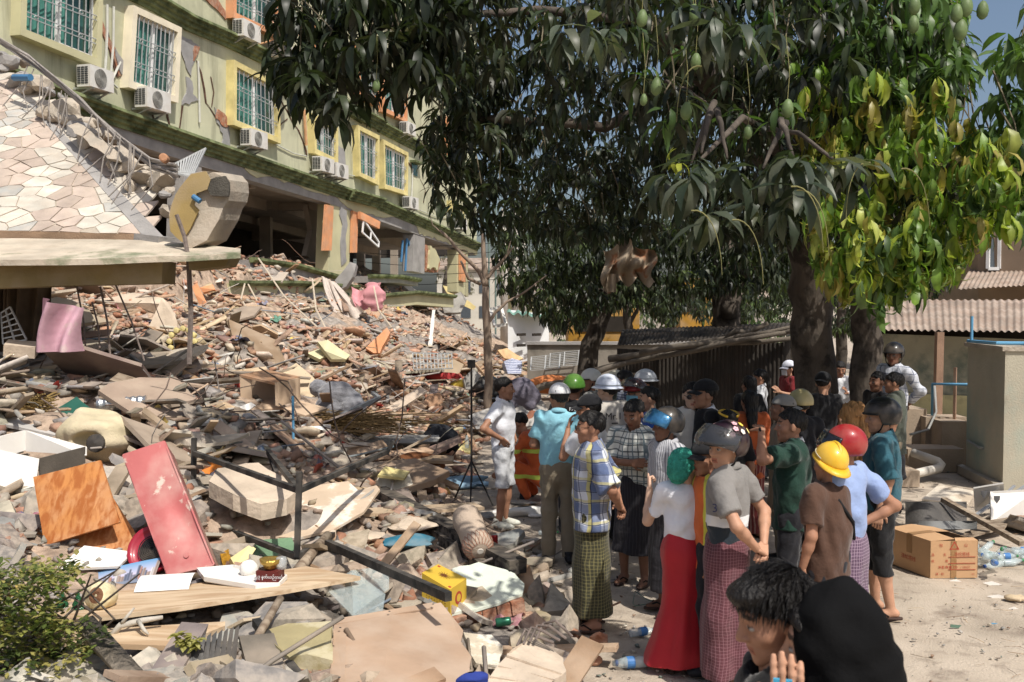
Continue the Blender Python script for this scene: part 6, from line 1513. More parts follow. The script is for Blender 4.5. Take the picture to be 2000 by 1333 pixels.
person('man in black helmet, teal polo and black cropped trousers standing by the box', 1722, 774, 1.70, 74, 4, .04, 'a', (c_teal, 'elbow', .84, .034, c_teal), ('crop', c_black, .34), gear='moto', gopt={'col': HBk, 'vents': True}, L='down', Rr='down', seed=34, stance=.05)
person('man in olive vest with black hair behind the teal polo', 1746, 728, 1.66, 62, 10, .0, 'b', (c_olive, 'short', .72, .04), ('trousers', c_khaki), blk_sh, hair='fem', seed=35)
person('person in the shade looking left, beside the olive vest', 1714, 727, 1.64, 110, 0, .0, 'c', (c_black, 'short', .84, .015), ('trousers', c_dark), blk_sh, seed=36)
person('man in black helmet and pale plaid shirt standing on the steps, hands behind', 1746, 667, 1.70, 120, 20, .05, 'c', (chk4, 'long', .82, .018, chk4), ('trousers', c_dark), blk_sh, gear='moto', gopt={'col': HBk}, L='back', Rr='back', seed=37, Y=12.6, z0=.25)
# ---- foreground
def strands(add, hx):
    r = np.random.default_rng(5); n = 3600; u = r.normal(size=(n, 3)); u[:, 2] = np.abs(u[:, 2]); u /= np.linalg.norm(u, axis=1)[:, None]; u = u[(u[:, 2] > .7 * u[:, 1] + .12) | ((u[:, 1] < 0) & (u[:, 2] > .1 + .6 * u[:, 1]))]; n = len(u)
    b = u * np.array((.088, .107, .092)) + np.array((0, -.014, .034)); cb = np.array((0, .75, -.45)) + u * np.array((.5, .1, .0)) + r.normal(0, .12, (n, 3)); t = cb - (cb * u).sum(1)[:, None] * u
    h = t * np.array((1, 1, 0)); hl = np.linalg.norm(h, axis=1); h /= hl[:, None]; L_ = r.uniform(.04, .085, n)
    v, q, c = leaves(b, h, L_, np.arctan2(t[:, 2], hl) + .17, r.uniform(.3, .8, n), L_ * .06, np.ones((n, 3)), 4, .3)
    add('hair_strands', *hx((v, q)), HAIR)['kind'] = 'stuff'
person('dark haired man in the lower foreground, face in profile looking down left', 1516, 1106, 1.79, 84, 14, .30, 'b', (c_black, 'long', .84, .02), ('trousers', c_dark), blk_sh, hair='tuft', L='down', Rr='down', seed=40, hs=.97, extra=lambda rt, s, J, add, hx: strands(add, hx))
def hooded():
    Y = 2.5; hp = at(1622, 1148, Y); H = hp.z - .03
    def ex(rt, s, J, add, hx):
        g = Grid((-.32, -.32, 1.10), (.32, .30, 1.80), .0085)
        d = sunion(g, [g.ell((0, -.01, 1.612), (.112, .122, .136)), g.cap((0, -.035, 1.53), (0, -.06, 1.42), .105, .125), g.ecap((0, -.05, 1.40), (0, -.04, 1.15), .15, .24, .72)], .09)
        d = smin(d, g.cap((-.19, -.05, 1.33), (.19, -.05, 1.33), .08), .08)
        d = g.wob(d, .005, 18, 4); d = g.wob(d, .004, 38, 5)
        cu_ = g.ell((.0, .15, 1.56), (.07, .08, .11)); d[cu_.sl] = np.maximum(d[cu_.sl], -cu_.v)
        add('hood', *g.net(d), M('black_hood', W_(20, 20, 21), .95, .2, 6., .5, 14., spec=.1))
        gg = Grid((-.34, -.02, 1.14), (-.06, .30, 1.52), .006)
        wv = Vector((-.17, .10, 1.44)); dd = sunion(gg, [gg.cap((-.25, .11, 1.18), wv - UP * .03, .05, .042), gg.cap(wv, wv + Vector((0, 0, .09)), .040, .036)], .02)
        dd = gg.wob(dd, .002, 70, 2); dd = np.maximum(dd, gg.Z - (wv.z + .112)); o_ = add('glove', *gg.net(dd), cloth('black_glove', W_(20, 20, 22)))
        for k, yy in enumerate((.10, .128)): add('finger_tab', *box((wv.x - .042, yy, wv.z + .105), (.010, .014, .04)), M('cyan_tab', W_(60, 170, 214), .5), par=o_, smooth=False)
    person('figure in black hood in the foreground, hand in fingerless glove raised to the face', 1622, 1148, H, 72, 0, .1, 'a', (cloth('black_jacket', W_(22, 22, 24)), 'long', .84, .035), ('trousers', c_dark), blk_sh, hair='short', L='cheek', Rr='down', seed=41, Y=Y, extra=ex)
hooded()

# crouching rescue worker in orange
def worker():
    p0 = gnd(1050, 975); yaw = R(70)
    rt = root('person', 'rescue worker in orange suit with reflective bands crouching on the ground', 'person', p0, yaw, 'people watching the rubble')
    g = Grid((-.4, -.5, 0), (.4, .6, 1.2), .016); Dn = [g.ecap((0, -.12, .32), (0, .10, .72), .16, .17, .8), g.cap((-.15, .12, .78), (.15, .12, .78), .08)]
    for sd in (-1, 1): Dn += [g.cap((sd * .1, -.15, .25), (sd * .15, .25, .42), .1, .085), g.cap((sd * .15, .25, .42), (sd * .14, .1, .07), .08, .06), g.cap((sd * .19, .12, .76), (sd * .24, .3, .52), .065, .058), g.cap((sd * .24, .3, .52), (sd * .12, .48, .34), .055, .045)]
    v, q = g.net(g.wob(sunion(g, Dn, .04), .008, 20, 2)); link('suit', new_mesh('suit', v, q, None, True), c_or, rt)
    hb_ = [head_geo(.008, SK['b'])]; hm_ = np.array(rotm(0, -.5)); hv_ = hb_[0][0] * 1.08 @ hm_.T + np.array((0, .24, .96))
    g2 = Grid((-.35, 0, .1), (.35, .65, 1.0), .014); d2 = sunion(g2, [g2.cap((0, .16, .82), (0, .22, .92), .055)] + [g2.cap((sd * .13, .46, .36), (sd * .09, .55, .28), .034, .04) for sd in (-1, 1)] + [g2.cap((0, .13, .8), (sd * .19, .13, .76), .03) for sd in (-1, 1)] + [g2.cap((sd * .19, .13, .76), (sd * .24, .3, .52), .03) for sd in (-1, 1)] + [g2.cap((sd * .24, .3, .52), (sd * .13, .46, .36), .03) for sd in (-1, 1)], .02); bv, bq = g2.net(d2)
    V_ = np.vstack([bv, hv_]); Q_ = np.vstack([bq, hb_[0][1] + len(bv)]); K_ = np.vstack([np.tile(np.array(SK['b']), (len(bv), 1)), hb_[0][2]])
    link('body', new_mesh('body', V_, Q_, K_, True), SKIN, rt)
    hv2, hq2 = hair_geo('short', .008); link('hair', new_mesh('hair', hv2 * 1.08 @ hm_.T + np.array((0, .24, .96)), hq2, None, True), HAIR, rt)
    for sd in (-1, 1):
        v, f = lathe((sd * .14, .14, .0), [(.05, 0), (.055, .04), (.045, .1), (.05, .14)], 12); link('boot', new_mesh('boot', v, f, None, True), blk_sh, rt)
worker()
# ============================================================ single recognisable pieces of debris
def woodmat(name, c1, c2, stretch=(16, 16, 1.1), scale=1.3, rough=.5):
    if name in MATS: return MATS[name]
    m = M(name, c1, rough, .12, 2., .08, 30., dust=.25, dustcol=srgb(196, 176, 150)); t, N, L, p = nodes_of(m); lk = p.inputs['Base Color'].links[0].from_socket
    tc = N('ShaderNodeTexCoord'); mp = N('ShaderNodeMapping'); mp.inputs['Scale'].default_value = stretch; L(tc.outputs['Object'], mp.inputs[0])
    n = N('ShaderNodeTexNoise'); n.inputs['Scale'].default_value = scale; n.inputs['Detail'].default_value = 6; n.inputs['Distortion'].default_value = .35; L(mp.outputs[0], n.inputs['Vector'])
    r = N('ShaderNodeMapRange'); r.inputs[1].default_value = .42; r.inputs[2].default_value = .62; L(n.outputs['Fac'], r.inputs[0])
    mx = N('ShaderNodeMix'); mx.data_type = 'RGBA'; L(r.outputs[0], mx.inputs[0]); L(lk, mx.inputs[6]); mx.inputs[7].default_value = (*c2, 1); L(mx.outputs[2], p.inputs['Base Color']); return m
def D_(px, py): return surf(px, py).y
def pts_(pix, d0): return [at(p[0], p[1], d0 + (p[2] if len(p) > 2 else 0)) for p in pix]
def piece(name, label, cat, pix, contact, th, mat, dd=0., jg=None, group=None, back=None):
    """flat thing given by its outline in the photograph (px, py, depth offset), standing on the mound at pixel contact"""
    d0 = D_(*contact) + dd; P_ = pts_(pix, d0)
    if jg: P_ = jag(P_, jg[0], jg[1], jg[2])
    if len(P_) > 4 and not jg: pass
    g = prism(P_, Vector(back)) if back else slab(P_, th)
    return single(name, label, cat, g, mat, group)
def stick(name, label, cat, a, b, r, mat, da=0., db=0., contact=None, group=None, sq=None, n=8):
    d0 = D_(*(contact or b[:2])); A, B = at(a[0], a[1], d0 + da), at(b[0], b[1], d0 + db)
    g = bar(A, B, sq[0], sq[1]) if sq else tube([A, A.lerp(B, .35) + Vector((r * .3, 0, r * .3)), A.lerp(B, .7), B], [r, r * .97, r * .95, r * .9], n)
    return single(name, label, cat, g, mat, group, sq is None)
orw = woodmat('orange_laminate', srgb(206, 128, 58), srgb(176, 94, 36)); orw2 = woodmat('orange_laminate_flat', srgb(206, 128, 58), srgb(176, 94, 36), (1.2, 9, 9))
rawb = woodmat('raw_board', srgb(206, 178, 140), srgb(182, 148, 110), (1.0, 8, 8), 2., .8); dkw = woodmat('dark_timber', srgb(74, 68, 62), srgb(46, 42, 40), (2, 6, 6), 3., .85); grw = woodmat('weathered_timber', srgb(150, 132, 110), srgb(120, 100, 80), (2, 6, 6), 3., .85)
brd = M('brown_board', srgb(176, 144, 116), .8, .14, 2.2, .2, 20., dust=.35, dustcol=srgb(200, 178, 156)); whp = M('white_panel', srgb(232, 228, 220), .6, .05, 2., .05, dust=.2, dustcol=srgb(206, 194, 176))
redm = mortar_crack(M('faded_red_metal', srgb(190, 92, 90), .55, .14, 2., .2, 9., dust=.5, dustcol=srgb(204, 168, 154)), srgb(206, 180, 164), 7., .6, .66); blks = M('black_steel', srgb(44, 44, 44), .6, .2, 6., .15, dust=.35, dustcol=srgb(130, 120, 108)); gld = M('gold_metal', srgb(190, 150, 60), .35, .2, 20., .4, 60., metal=.7)
ch1 = M('concrete_slab_piece', srgb(196, 176, 152), .92, .2, 3., .6, 20.); ch2 = M('grey_slab_piece', srgb(160, 156, 148), .92, .22, 3., .6, 20.)

# --- lower left: laminated boards, cabinet, table top
d0 = D_(150, 1075)
def board(pix, label, th=.022, mat=orw, name='laminated_board', cat='board', dd=0.): return single(name, label, cat, slab(pts_(pix, d0 + dd), th), mat)
ob = board([(65, 932, .25), (196, 899, .25), (234, 1020, 0), (87, 1066, 0)], 'square orange wood laminate panel leaning upright at lower left')
board([(76, 968, .34), (214, 962, .34), (297, 1092, .02), (112, 1100, .02)], 'orange wood laminate panel behind, showing below the square one')
board([(-20, 1000, .5), (77, 1034, .3), (116, 1098, -.05), (-20, 1080, .1)], 'orange laminate panel lying at the far left edge', .025, orw2)
part(ob, 'hinge', join(bar(at(86, 1066, d0 - .02), at(116, 1062, d0 - .03), .02, .012), bar(at(100, 1070, d0 - .04), at(116, 1066, d0 - .04), .03, .01)), M('zinc', srgb(150, 150, 148), .4, .1, metal=.6))
piece('dark_tabletop', 'dark dusty table corner at the left edge above the bush', 'table', [(-60, 1074, .1), (10, 1076, .2), (82, 1098, 0), (40, 1120, -.3), (-60, 1118, -.3)], (60, 1100), .05, M('dark_dusty_top', srgb(96, 88, 80), .9, .3, 4., .4))
d1 = D_(360, 1120) - .1
cab = root('metal_cabinet', 'dented faded red metal cabinet tipped on end at lower left', 'cabinet', at(375, 1122, d1))
TL, TR, BR_, BL = at(240, 889, d1 + .28), at(321, 862, d1 + .36), at(418, 1103, d1 - .05), at(327, 1124, d1 - .1)
q = quad_fn(TL, TR, BR_, BL); nrm = (TR - TL).cross(BL - TL).normalized()
if nrm.dot(CAMP - TL) < 0: nrm = -nrm
part(cab, 'front', sheet(lambda u, v: q(u, v) - nrm * .05 * math.exp(-((u - .75) ** 2 * 14 + (v - .62) ** 2 * 30)) + nrm * .012 * math.sin(v * 9 + u * 3), 14, 30), redm, True)
part(cab, 'body', prism([p - nrm * .06 for p in (TL, TR, BR_, BL)], -nrm * .30), M('grimy_red_metal', srgb(150, 84, 76), .7, .25, 5., .3, dust=.6))
part(cab, 'rim', join(*[bar(a - nrm * .03, b - nrm * .03, .012, .06, nrm) for a, b in ((TL, TR), (TR, BR_), (BR_, BL), (BL, TL))]), redm)
part(cab, 'lock', lathe(at(364, 1085, d1 - .03), [(.022, 0), (.02, .006), (.001, .006)], 16, nrm), redm)
c = at(296, 1072, d1 + .05); ax = Vector((-.1, -.85, .5)).normalized()
fan = root('red_basin', 'round red metal fan housing with black spiral guard behind the cabinet', 'fan', c)
part(fan, 'housing', lathe(c, [(.165, -.10), (.19, 0), (.185, .01), (.16, -.02), (.13, -.03), (.10, -.035)], 28, ax), M('red_enamel', srgb(170, 30, 50), .35, .12, 4., 0, coat=.3), True)
u1 = ax.orthogonal().normalized(); u2 = ax.cross(u1)
part(fan, 'spiral_guard', join(*[tube([c + (u1 * math.cos(t) + u2 * math.sin(t)) * rr + ax * .0 for t in np.linspace(0, 6.283, 25)], .004, 4, False) for rr in np.linspace(.02, .1, 7)], lathe(c - ax * .02, [(.10, 0), (.001, .004)], 20, ax)), BLKP)
piece('white_board', 'plain white board lying flat before the orange panels', 'board', [(106, 1112, -.15), (165, 1066, .1), (261, 1078, .15), (232, 1106, -.12)], (190, 1105), .02, whp)
# city panorama poster
pq = quad_fn(*[at(*p) for p in ((156, 1128, d1 - .12), (316, 1089, d1 + .0), (300, 1134, d1 - .2), (152, 1160, d1 - .35))]); NU, NV = 80, 24
v_, f_ = sheet(lambda u, v: pq(u, v) + UP * .012 * math.sin(u * 3.1), NU, NV); r_ = random.Random(4); K_ = np.zeros((len(v_), 3)); hts = []
hcur, hw_ = .3, 0
for i in range(NU + 1):
    if hw_ <= 0: hcur = r_.uniform(.18, .5) if r_.random() > .12 else r_.uniform(.5, .72); hw_ = r_.randint(1, 4); hc_ = r_.choice([srgb(120, 120, 136), srgb(150, 130, 120), srgb(96, 104, 126), srgb(170, 120, 100), srgb(186, 182, 180)])
    hts.append((hcur, hc_)); hw_ -= 1
for j in range(NV + 1):
    for i in range(NU + 1):
        t = j / NV; sky_ = np.array(srgb(90, 150, 200)) * (1 - t) + np.array(srgb(232, 200, 206)) * t
        K_[j * (NU + 1) + i] = sky_ if 1 - t > hts[i][0] + .16 else (np.array(hts[i][1]) * (.7 + .5 * ((i * 7 + j * 3) % 3) / 2) if t < .84 else np.array(srgb(120, 130, 150)))
single('panorama_poster', 'long colour print of a city skyline lying on the board', 'poster', (v_, f_, K_), M('poster_print', src='attr', rough=.3, var=.03, bump=0, spec=.5))
# plank table with small things on it
tb = [at(69, 1186, 6.55), at(215, 1156, 6.95), at(400, 1138, 7.1), at(598, 1106, 7.4), at(704, 1126, 7.1), at(560, 1152, 6.65), at(350, 1186, 6.3), at(127, 1213, 6.15)]
single('pale_board', 'long pale wooden board carrying small belongings, lower left', 'board', slab(jag(tb, .25, .006, 4), .028), rawb)
def onb(px, py): # depth on that board
    n = pnormal([tb[0], tb[3], tb[4], tb[7]]); d = ray(px, py); return CAMP + d * ((tb[0] - CAMP).dot(n) / d.dot(n)) + UP * .004
for k, px in enumerate((123, 153)):
    b = onb(px, 1192); rt = root('green_figurine', ['left one of two small green glass figurines on the board', 'right one of two small green glass figurines on the board'][k], 'figurine', b)
    gm_ = M('green_glass', srgb(40, 110, 66), .15, .2, 20., .3, 60., trans=.4)
    part(rt, 'base', lathe(b, [(.045, 0), (.045, .012), (.036, .02)], 12, (0, 0, 1), .7), gm_); part(rt, 'figure', lathe(b + UP * .02, [(.036, 0), (.04, .015), (.026, .04), (.022, .06), (.012, .07), (.013, .085), (.006, .10)], 12, (0, 0, 1), .75), gm_, True)
b = onb(205, 1186); ax = Vector((-.15, -.75, .25)).normalized(); pot = root('broken_pot', 'broken clay pot with gold trim lying on the pale board', 'pot', b)
part(pot, 'shell', lathe(b + UP * .07 + ax * .1, [(.085, 0), (.092, -.05), (.08, -.13), (.05, -.17), (.02, -.18)], 20, ax), M('cream_gold_glaze', srgb(212, 196, 150), .5, .35, 12., .4), True); part(pot, 'soil', lathe(b + UP * .07 + ax * .098, [(.084, -.02), (.06, .0), (.03, .008), (.001, .0)], 18, ax), M('dry_soil', srgb(118, 78, 52), .95, .4, 14., .9, 40.))
for k in range(6): single('pot_shard', 'gilded shard lying by the broken pot', 'shard', slab(jag([onb(170 + 9 * k, 1160 + 3 * (k % 3)) + UP * .02, onb(180 + 9 * k, 1152 + 2 * k) + UP * .03, onb(188 + 8 * k, 1166) + UP * .02], .03, .006, k), .012), M('cream_gold_glaze'), 'shards by the broken pot')
def curl(u, v): p = onb(276 + 105 * u, 1147 - 6 * u); return p + Vector((0, .14 * (v - .5) * 2, .075 * math.sin(math.pi * v)))
single('curled_sheet', 'white curled plastic sheet arched on the pale board', 'sheet', sheet(curl, 8, 12), whp, smooth=True)
tray = [onb(386, 1122), onb(455, 1116), onb(560, 1136), onb(545, 1152), onb(500, 1157), onb(400, 1140)]
single('white_tray', 'cracked white plastic shell lying on the pale board', 'tray', join(slab([p + UP * .02 for p in tray], .012), *[bar(tray[i] + UP * .03, tray[(i + 1) % 6] + UP * .03, .01, .03) for i in range(6)]), whp)
b = onb(490, 1128) + UP * .01; single('white_vase', 'round ribbed white vase beside the golden bowl', 'vase', lathe(b, [(.04, 0), (.062, .03), (.066, .06), (.05, .095), (.03, .11), (.026, .10)], 20, (-.3, 0, 1)), whp, smooth=True)
b = onb(528, 1140) + UP * .01; bx_ = root('inscribed_box', 'small dark red box with white script under the golden bowl', 'box', b)
R1, U1 = Vector((.99, -.12, .04)), Vector((0, 0, 1)); part(bx_, 'box', box(b + UP * .045, (.165, .12, .085), (0, 0, -.12)), M('maroon_lacquer', srgb(104, 34, 30), .5, .1))
part(bx_, 'lettering', text_geo('ဝဠဒု နုတ်ယဉ်တော်', .028, b + Vector((.0, -.068, .05)) , (.993, -.119, 0), (0, 0, 1)), LW)
single('golden_bowl', 'golden embossed offering bowl standing on the dark red box', 'bowl', lathe(b + UP * .09, [(.03, 0), (.045, .01), (.05, .03), (.07, .045), (.074, .075), (.06, .07), (.02, .06)], 22), gld, smooth=True)
single('glass_jar', 'small clear glass jar beside the golden bowl', 'jar', lathe(b + Vector((.075, .02, .088)), [(.035, 0), (.04, .04), (.036, .08), (.02, .085)], 16), M('clear_plastic', srgb(220, 226, 226), .12, 0, bump=0, alpha=.35, spec=.6), smooth=True)
piece('yellow_packet', 'small shiny yellow snack packet by the red cabinet', 'packet', [(430, 1082), (445, 1073), (452, 1096), (436, 1108)], (445, 1100), .02, M('foil_yellow', srgb(196, 140, 30), .35, .4, 30., .3), -.2)
piece('pale_box', 'pale yellow carton leaning behind the vase', 'box', [(450, 1090, -.1), (488, 1064, .1), (500, 1072, .1), (478, 1106, -.1), (460, 1106, -.1)], (475, 1105), .05, M('pale_yellow_card', srgb(222, 206, 140), .7, .06), -.2)
piece('lower_plank', 'rough plank under the pale board beside the bush', 'plank', [(72, 1252, -.1), (72, 1236, .05), (330, 1222, .3), (440, 1214, .35), (440, 1222, .3), (340, 1262, -.1)], (260, 1262), .03, rawb, -.35)
# black louvred crate
d2 = 5.55
lv = root('black_louvre_rack', 'leaning black plastic louvred panel below the pale board', 'panel', at(400, 1340, d2))
for k in range(9): part(lv, 'slat', slab([at(372 + 11 * k, 1252 - 3 * k, d2 + .1 + .02 * k), at(380 + 11 * k, 1244 - 3 * k, d2 + .12 + .02 * k), at(368 + 11 * k, 1345, d2 - .05 + .02 * k), at(352 + 11 * k, 1345, d2 - .06 + .02 * k)], .012), BLKP)
single('driftwood_branch', 'pale bare branching stick lying in front of the bush', 'branch', join(tube([at(212, 1250, 5.9), at(235, 1222, 5.9), at(280, 1212, 5.95), at(318, 1206, 6)], [.022, .02, .018, .012], 8), tube([at(235, 1222, 5.9), at(252, 1200, 5.9), at(262, 1188, 5.95)], [.014, .01, .006], 6), tube([at(270, 1213, 5.93), at(282, 1232, 5.85), at(290, 1240, 5.85)], [.014, .012, .007], 6), tube([at(215, 1245, 5.9), at(222, 1280, 5.8), at(238, 1310, 5.75), at(232, 1333, 5.7)], .005, 5)), M('bleached_twig', srgb(186, 178, 164), .9, .15), smooth=True)
# clipped shrub in the corner
bp0 = gnd(70, 1330, .3); bush = root('leafy_shrub', 'uprooted shrub with small round green leaves in the lower left corner', 'shrub', bp0)
zz = []
rB = np.random.default_rng(8)
for po, n in (([(-40, 1110), (90, 1110), (120, 1150), (110, 1200), (150, 1220), (215, 1230), (205, 1260), (150, 1300), (100, 1350), (-40, 1350)], 420), ([(65, 1105), (140, 1095), (155, 1135), (90, 1150)], 40)):
    P_ = np.array([list(at(px, py, Y)) for (px, py), Y in zip(in_px(po, n, random.Random(n)), rB.uniform(5.2, 6.0, n))]); per = 7; k = np.repeat(np.arange(n), per); m_ = len(k)
    az = rB.uniform(0, 6.28, m_); h_ = np.stack([np.cos(az), np.sin(az), 0 * az], 1); pal = np.array([srgb(74, 90, 34), srgb(96, 112, 44), srgb(130, 132, 60), srgb(56, 70, 30), srgb(150, 140, 70)])
    zz.append(leaves(P_[k] + rB.normal(0, .03, (m_, 3)), h_, rB.uniform(.035, .055, m_), rB.uniform(-.2, .9, m_), rB.uniform(0, .8, m_), rB.uniform(.024, .034, m_), pal[rB.integers(0, 5, n)[k]] * rB.uniform(.7, 1.2, m_)[:, None], 3, .15))
part(bush, 'foliage', cat(zz), LEAF_A, True, 'stuff')
for k in range(14): a = Vector(bp0) + Vector((rB.normal() * .15, .2, 0)); part(bush, 'stem', tube([a, a + Vector((rB.normal() * .2, 0, .3)), a + Vector((rB.normal() * .3, rB.normal() * .1, .6))], [.012, .009, .005], 5), bark)
P_ = np.array([list(at(px, py, 5.6)) for px, py in in_px([(335, 1232), (345, 1262), (398, 1266), (385, 1240)], 14, random.Random(3))]); k = np.repeat(np.arange(14), 6); m_ = len(k); az = rB.uniform(0, 6.28, m_)
single('leaf_sprig', 'broken sprig of yellowing round leaves hanging below the pale board', 'sprig', leaves(P_[k], np.stack([np.cos(az), np.sin(az), 0 * az], 1), rB.uniform(.04, .06, m_), rB.uniform(-.6, .6, m_), rB.uniform(0, .8, m_), rB.uniform(.03, .04, m_), np.tile(np.array(srgb(150, 146, 70)), (m_, 1)), 3, .15), LEAF_A, smooth=True)
single('round_stick', 'round wooden stick leaning at the bottom among dark debris', 'stick', tube([at(440, 1345, 5.5), at(500, 1250, 5.9), at(548, 1168, 6.3)], [.028, .027, .024], 10), grw, smooth=True)
single('wooden_pole', 'thick round wooden pole lying behind the golden bowl', 'pole', tube([at(584, 1112, 7.4), at(610, 1080, 7.8), at(640, 1046, 8.3)], [.042, .04, .038], 10), grw, smooth=True)
single('black_beam', 'black scorched steel beam crossing the rubble to the yellow box', 'beam', bar(at(640, 1062, 7.9), at(876, 1166, 6.3), .05, .06), blks)
single('charred_beam', 'long charred timber beam lying toward the crowd', 'beam', bar(at(740, 962, 10.6), at(1012, 1108, 8.2), .17, .12), dkw)
single('charred_beam', 'second charred timber running beside the long charred one', 'beam', bar(at(770, 985, 10.3), at(950, 1110, 8.4), .12, .10), dkw)
stick('dark_rod', 'thin dark rod lying at the rubble edge by the bolster', 'rod', (930, 1075), (1035, 1120), .014, blks, .3, 0, (1035, 1120))
single('black_diagonal_bar', 'black steel bar slanting below the big brown board corner', 'bar', bar(at(500, 1215, 6.2), at(600, 1345, 5.4), .05, .05), blks)
# black bed frame
bd_ = root('black_bed_frame', 'upturned black square-tube bed frame standing in the rubble', 'bed frame', at(480, 1085, 7.4))
fp = {k: at(*p) for k, p in {'a0': (378, 984, 9.2), 'a1': (379, 856, 9.2), 'am': (379, 885, 9.2), 'b0': (580, 1088, 7.5), 'b1': (585, 922, 7.5), 'bm': (584, 958, 7.5), 'c': (757, 882, 9.8), 'c1': (768, 862, 9.8), 'd': (421, 1026, 8.8), 'e': (650, 1044, 8.6), 'f0': (524, 882, 10.2), 'f1': (540, 925, 9.8)}.items()}
for a, b in (('a0', 'a1'), ('am', 'bm'), ('b0', 'b1'), ('bm', 'c'), ('d', 'b0'), ('b0', 'e'), ('c', 'c1'), ('f0', 'f1'), ('f0', 'bm')): part(bd_, 'tube', bar(fp[a], fp[b], .042, .042), blks)
# concrete slab piece, round table top
piece('concrete_slab_piece', 'thick broken concrete slab lying on the round table top', 'slab', [(408, 940, .0), (425, 915, .35), (505, 904, .5), (560, 935, .4), (577, 962, .1), (560, 975, -.1), (510, 985, -.2), (455, 965, -.2)], (500, 1010), .12, ch1, -.1, (.12, .03, 3), back=(0, 0, -.14))
d3 = D_(590, 1050) - .1
rim_ = [at(435, 1008, d3 + .4), at(470, 1034, d3 + .15), at(520, 1048, d3), at(580, 1051, d3 - .05), at(650, 1035, d3 + .1), at(710, 1000, d3 + .4), at(742, 956, d3 + .8), at(735, 948, d3 + .9), at(700, 958, d3 + .9), at(680, 940, d3 + 1.0), at(640, 945, d3 + 1.0), at(560, 955, d3 + 1.0), at(480, 975, d3 + .8)]
rtb = root('round_tabletop', 'large broken round beige table top with dark inlay lines', 'table top', at(580, 1051, d3)); rtm = mortar_crack(M('beige_laminate', srgb(206, 180, 150), .75, .14, 3., .2, 20.), srgb(226, 214, 196), 3., .5, .56)
part(rtb, 'top', slab(jag(rim_, .12, .008, 6), .025), rtm); nrm = pnormal(rim_); nrm = nrm if nrm.z > 0 else -nrm
for a, b in (((445, 1003, d3 + .4), (540, 1045, d3 + .05)), ((630, 1038, d3 + .12), (730, 962, d3 + .78))):
    A_, B_ = at(*a), at(*b); part(rtb, 'inlay_line', prism([A_ + nrm * .006, B_ + nrm * .006, B_ + nrm * .006 + UP * .02 + Vector((0, .06, 0)), A_ + nrm * .006 + UP * .02 + Vector((0, .06, 0))], nrm * .004), ch2)
piece('green_board', 'flat green painted panel under the bed frame', 'panel', [(487, 1056, .3), (570, 1050, .4), (590, 1105, -.05), (545, 1120, -.2), (500, 1090, 0)], (560, 1110), .02, M('green_paint', srgb(104, 140, 104), .7, .15, 3.), -.05)
piece('orange_bin', 'crumpled orange plastic sheet behind the red cabinet', 'sheet', [(345, 910, .3), (390, 900, .5), (435, 908, .5), (415, 935, .2), (370, 956, 0), (348, 950, 0)], (390, 955), .06, M('orange_plastic', srgb(226, 124, 40), .5, .1, 3., .3, 8.), 0, (.1, .015, 4))
fb = piece('foam_block', 'white foam block with yellow top lying on the timbers', 'block', [(736, 938), (750, 913, .2), (798, 922, .3), (809, 952, .1), (795, 972, 0), (745, 960, -.05)], (780, 972), .15, M('dirty_foam', srgb(216, 206, 184), .8, .12, 4., .3), -.1)
part(fb, 'yellow_cover', slab(pts_([(738, 928), (752, 911, .2), (800, 921, .3), (790, 934, .05)], D_(780, 972) - .2), .03), yel)
def soft(name, label, cat, c, r, mat, rot=0., wob=.008, k=18, pinch=0.):
    g = Grid(np.array((-r[0], -r[1], -r[2])) * 1.25, np.array(r) * 1.25, max(r) / 26); x, y, z = g.X / r[0], g.Y / r[1], g.Z / r[2]
    D = ((np.abs(x) ** 4 + np.abs(y) ** 4) ** .5 + (z * (1.0 + pinch * (np.abs(x) ** 3 + np.abs(y) ** 3))) ** 2 - 1).astype(np.float32) * min(r) * .5; D = g.wob(D, wob, k, 3); v, q = g.net(D); ca, sa = math.cos(rot), math.sin(rot)
    v = np.stack([v[:, 0] * ca - v[:, 1] * sa, v[:, 0] * sa + v[:, 1] * ca, v[:, 2]], 1); return single(name, label, cat, (v + np.array(c), q), mat, None, True)
soft('blue_cushion', 'dusty bright blue square cushion in the rubble', 'cushion', at(798, 1058, D_(798, 1078) - .15), (.23, .17, .06), M('blue_cloth', srgb(36, 122, 152), .9, .15, 5., .2, dust=.3), .2, .008, 18, .9)
b = at(922, 1038, 8.75); ax = Vector((.22, -.75, -.3)).normalized()
bol = root('bolster_pillow', 'beige cylindrical bolster pillow with chequered end by the charred timbers', 'pillow', b)
part(bol, 'cover', lathe(b - ax * .28, [(.02, -.01), (.10, .0), (.125, .03), (.135, .12), (.125, .26), (.13, .42), (.135, .5), (.12, .555), (.07, .585), (.025, .59)], 26, ax), M('beige_cloth', srgb(186, 164, 142), .95, .1, 6., .3), True)
part(bol, 'end_button', lathe(b + ax * .31, [(.03, 0), (.026, .004), (.001, .005)], 14, ax), M('pale_button', srgb(226, 216, 200), .8, .05)); u1 = ax.orthogonal().normalized(); u2 = ax.cross(u1)
part(bol, 'end_lattice', join(*[tube([b - ax * .28 + (u1 * math.cos(t + s_ * j * .12) + u2 * math.sin(t + s_ * j * .12)) * rr + ax * hh for j, (rr, hh) in enumerate(((.1365, .46), (.137, .505), (.122, .557), (.072, .587)))], .0022, 4, False) for t in np.linspace(0, 6.283, 23)[:-1] for s_ in (-1, 1)]), M('rust_thread', srgb(176, 120, 96), .9))
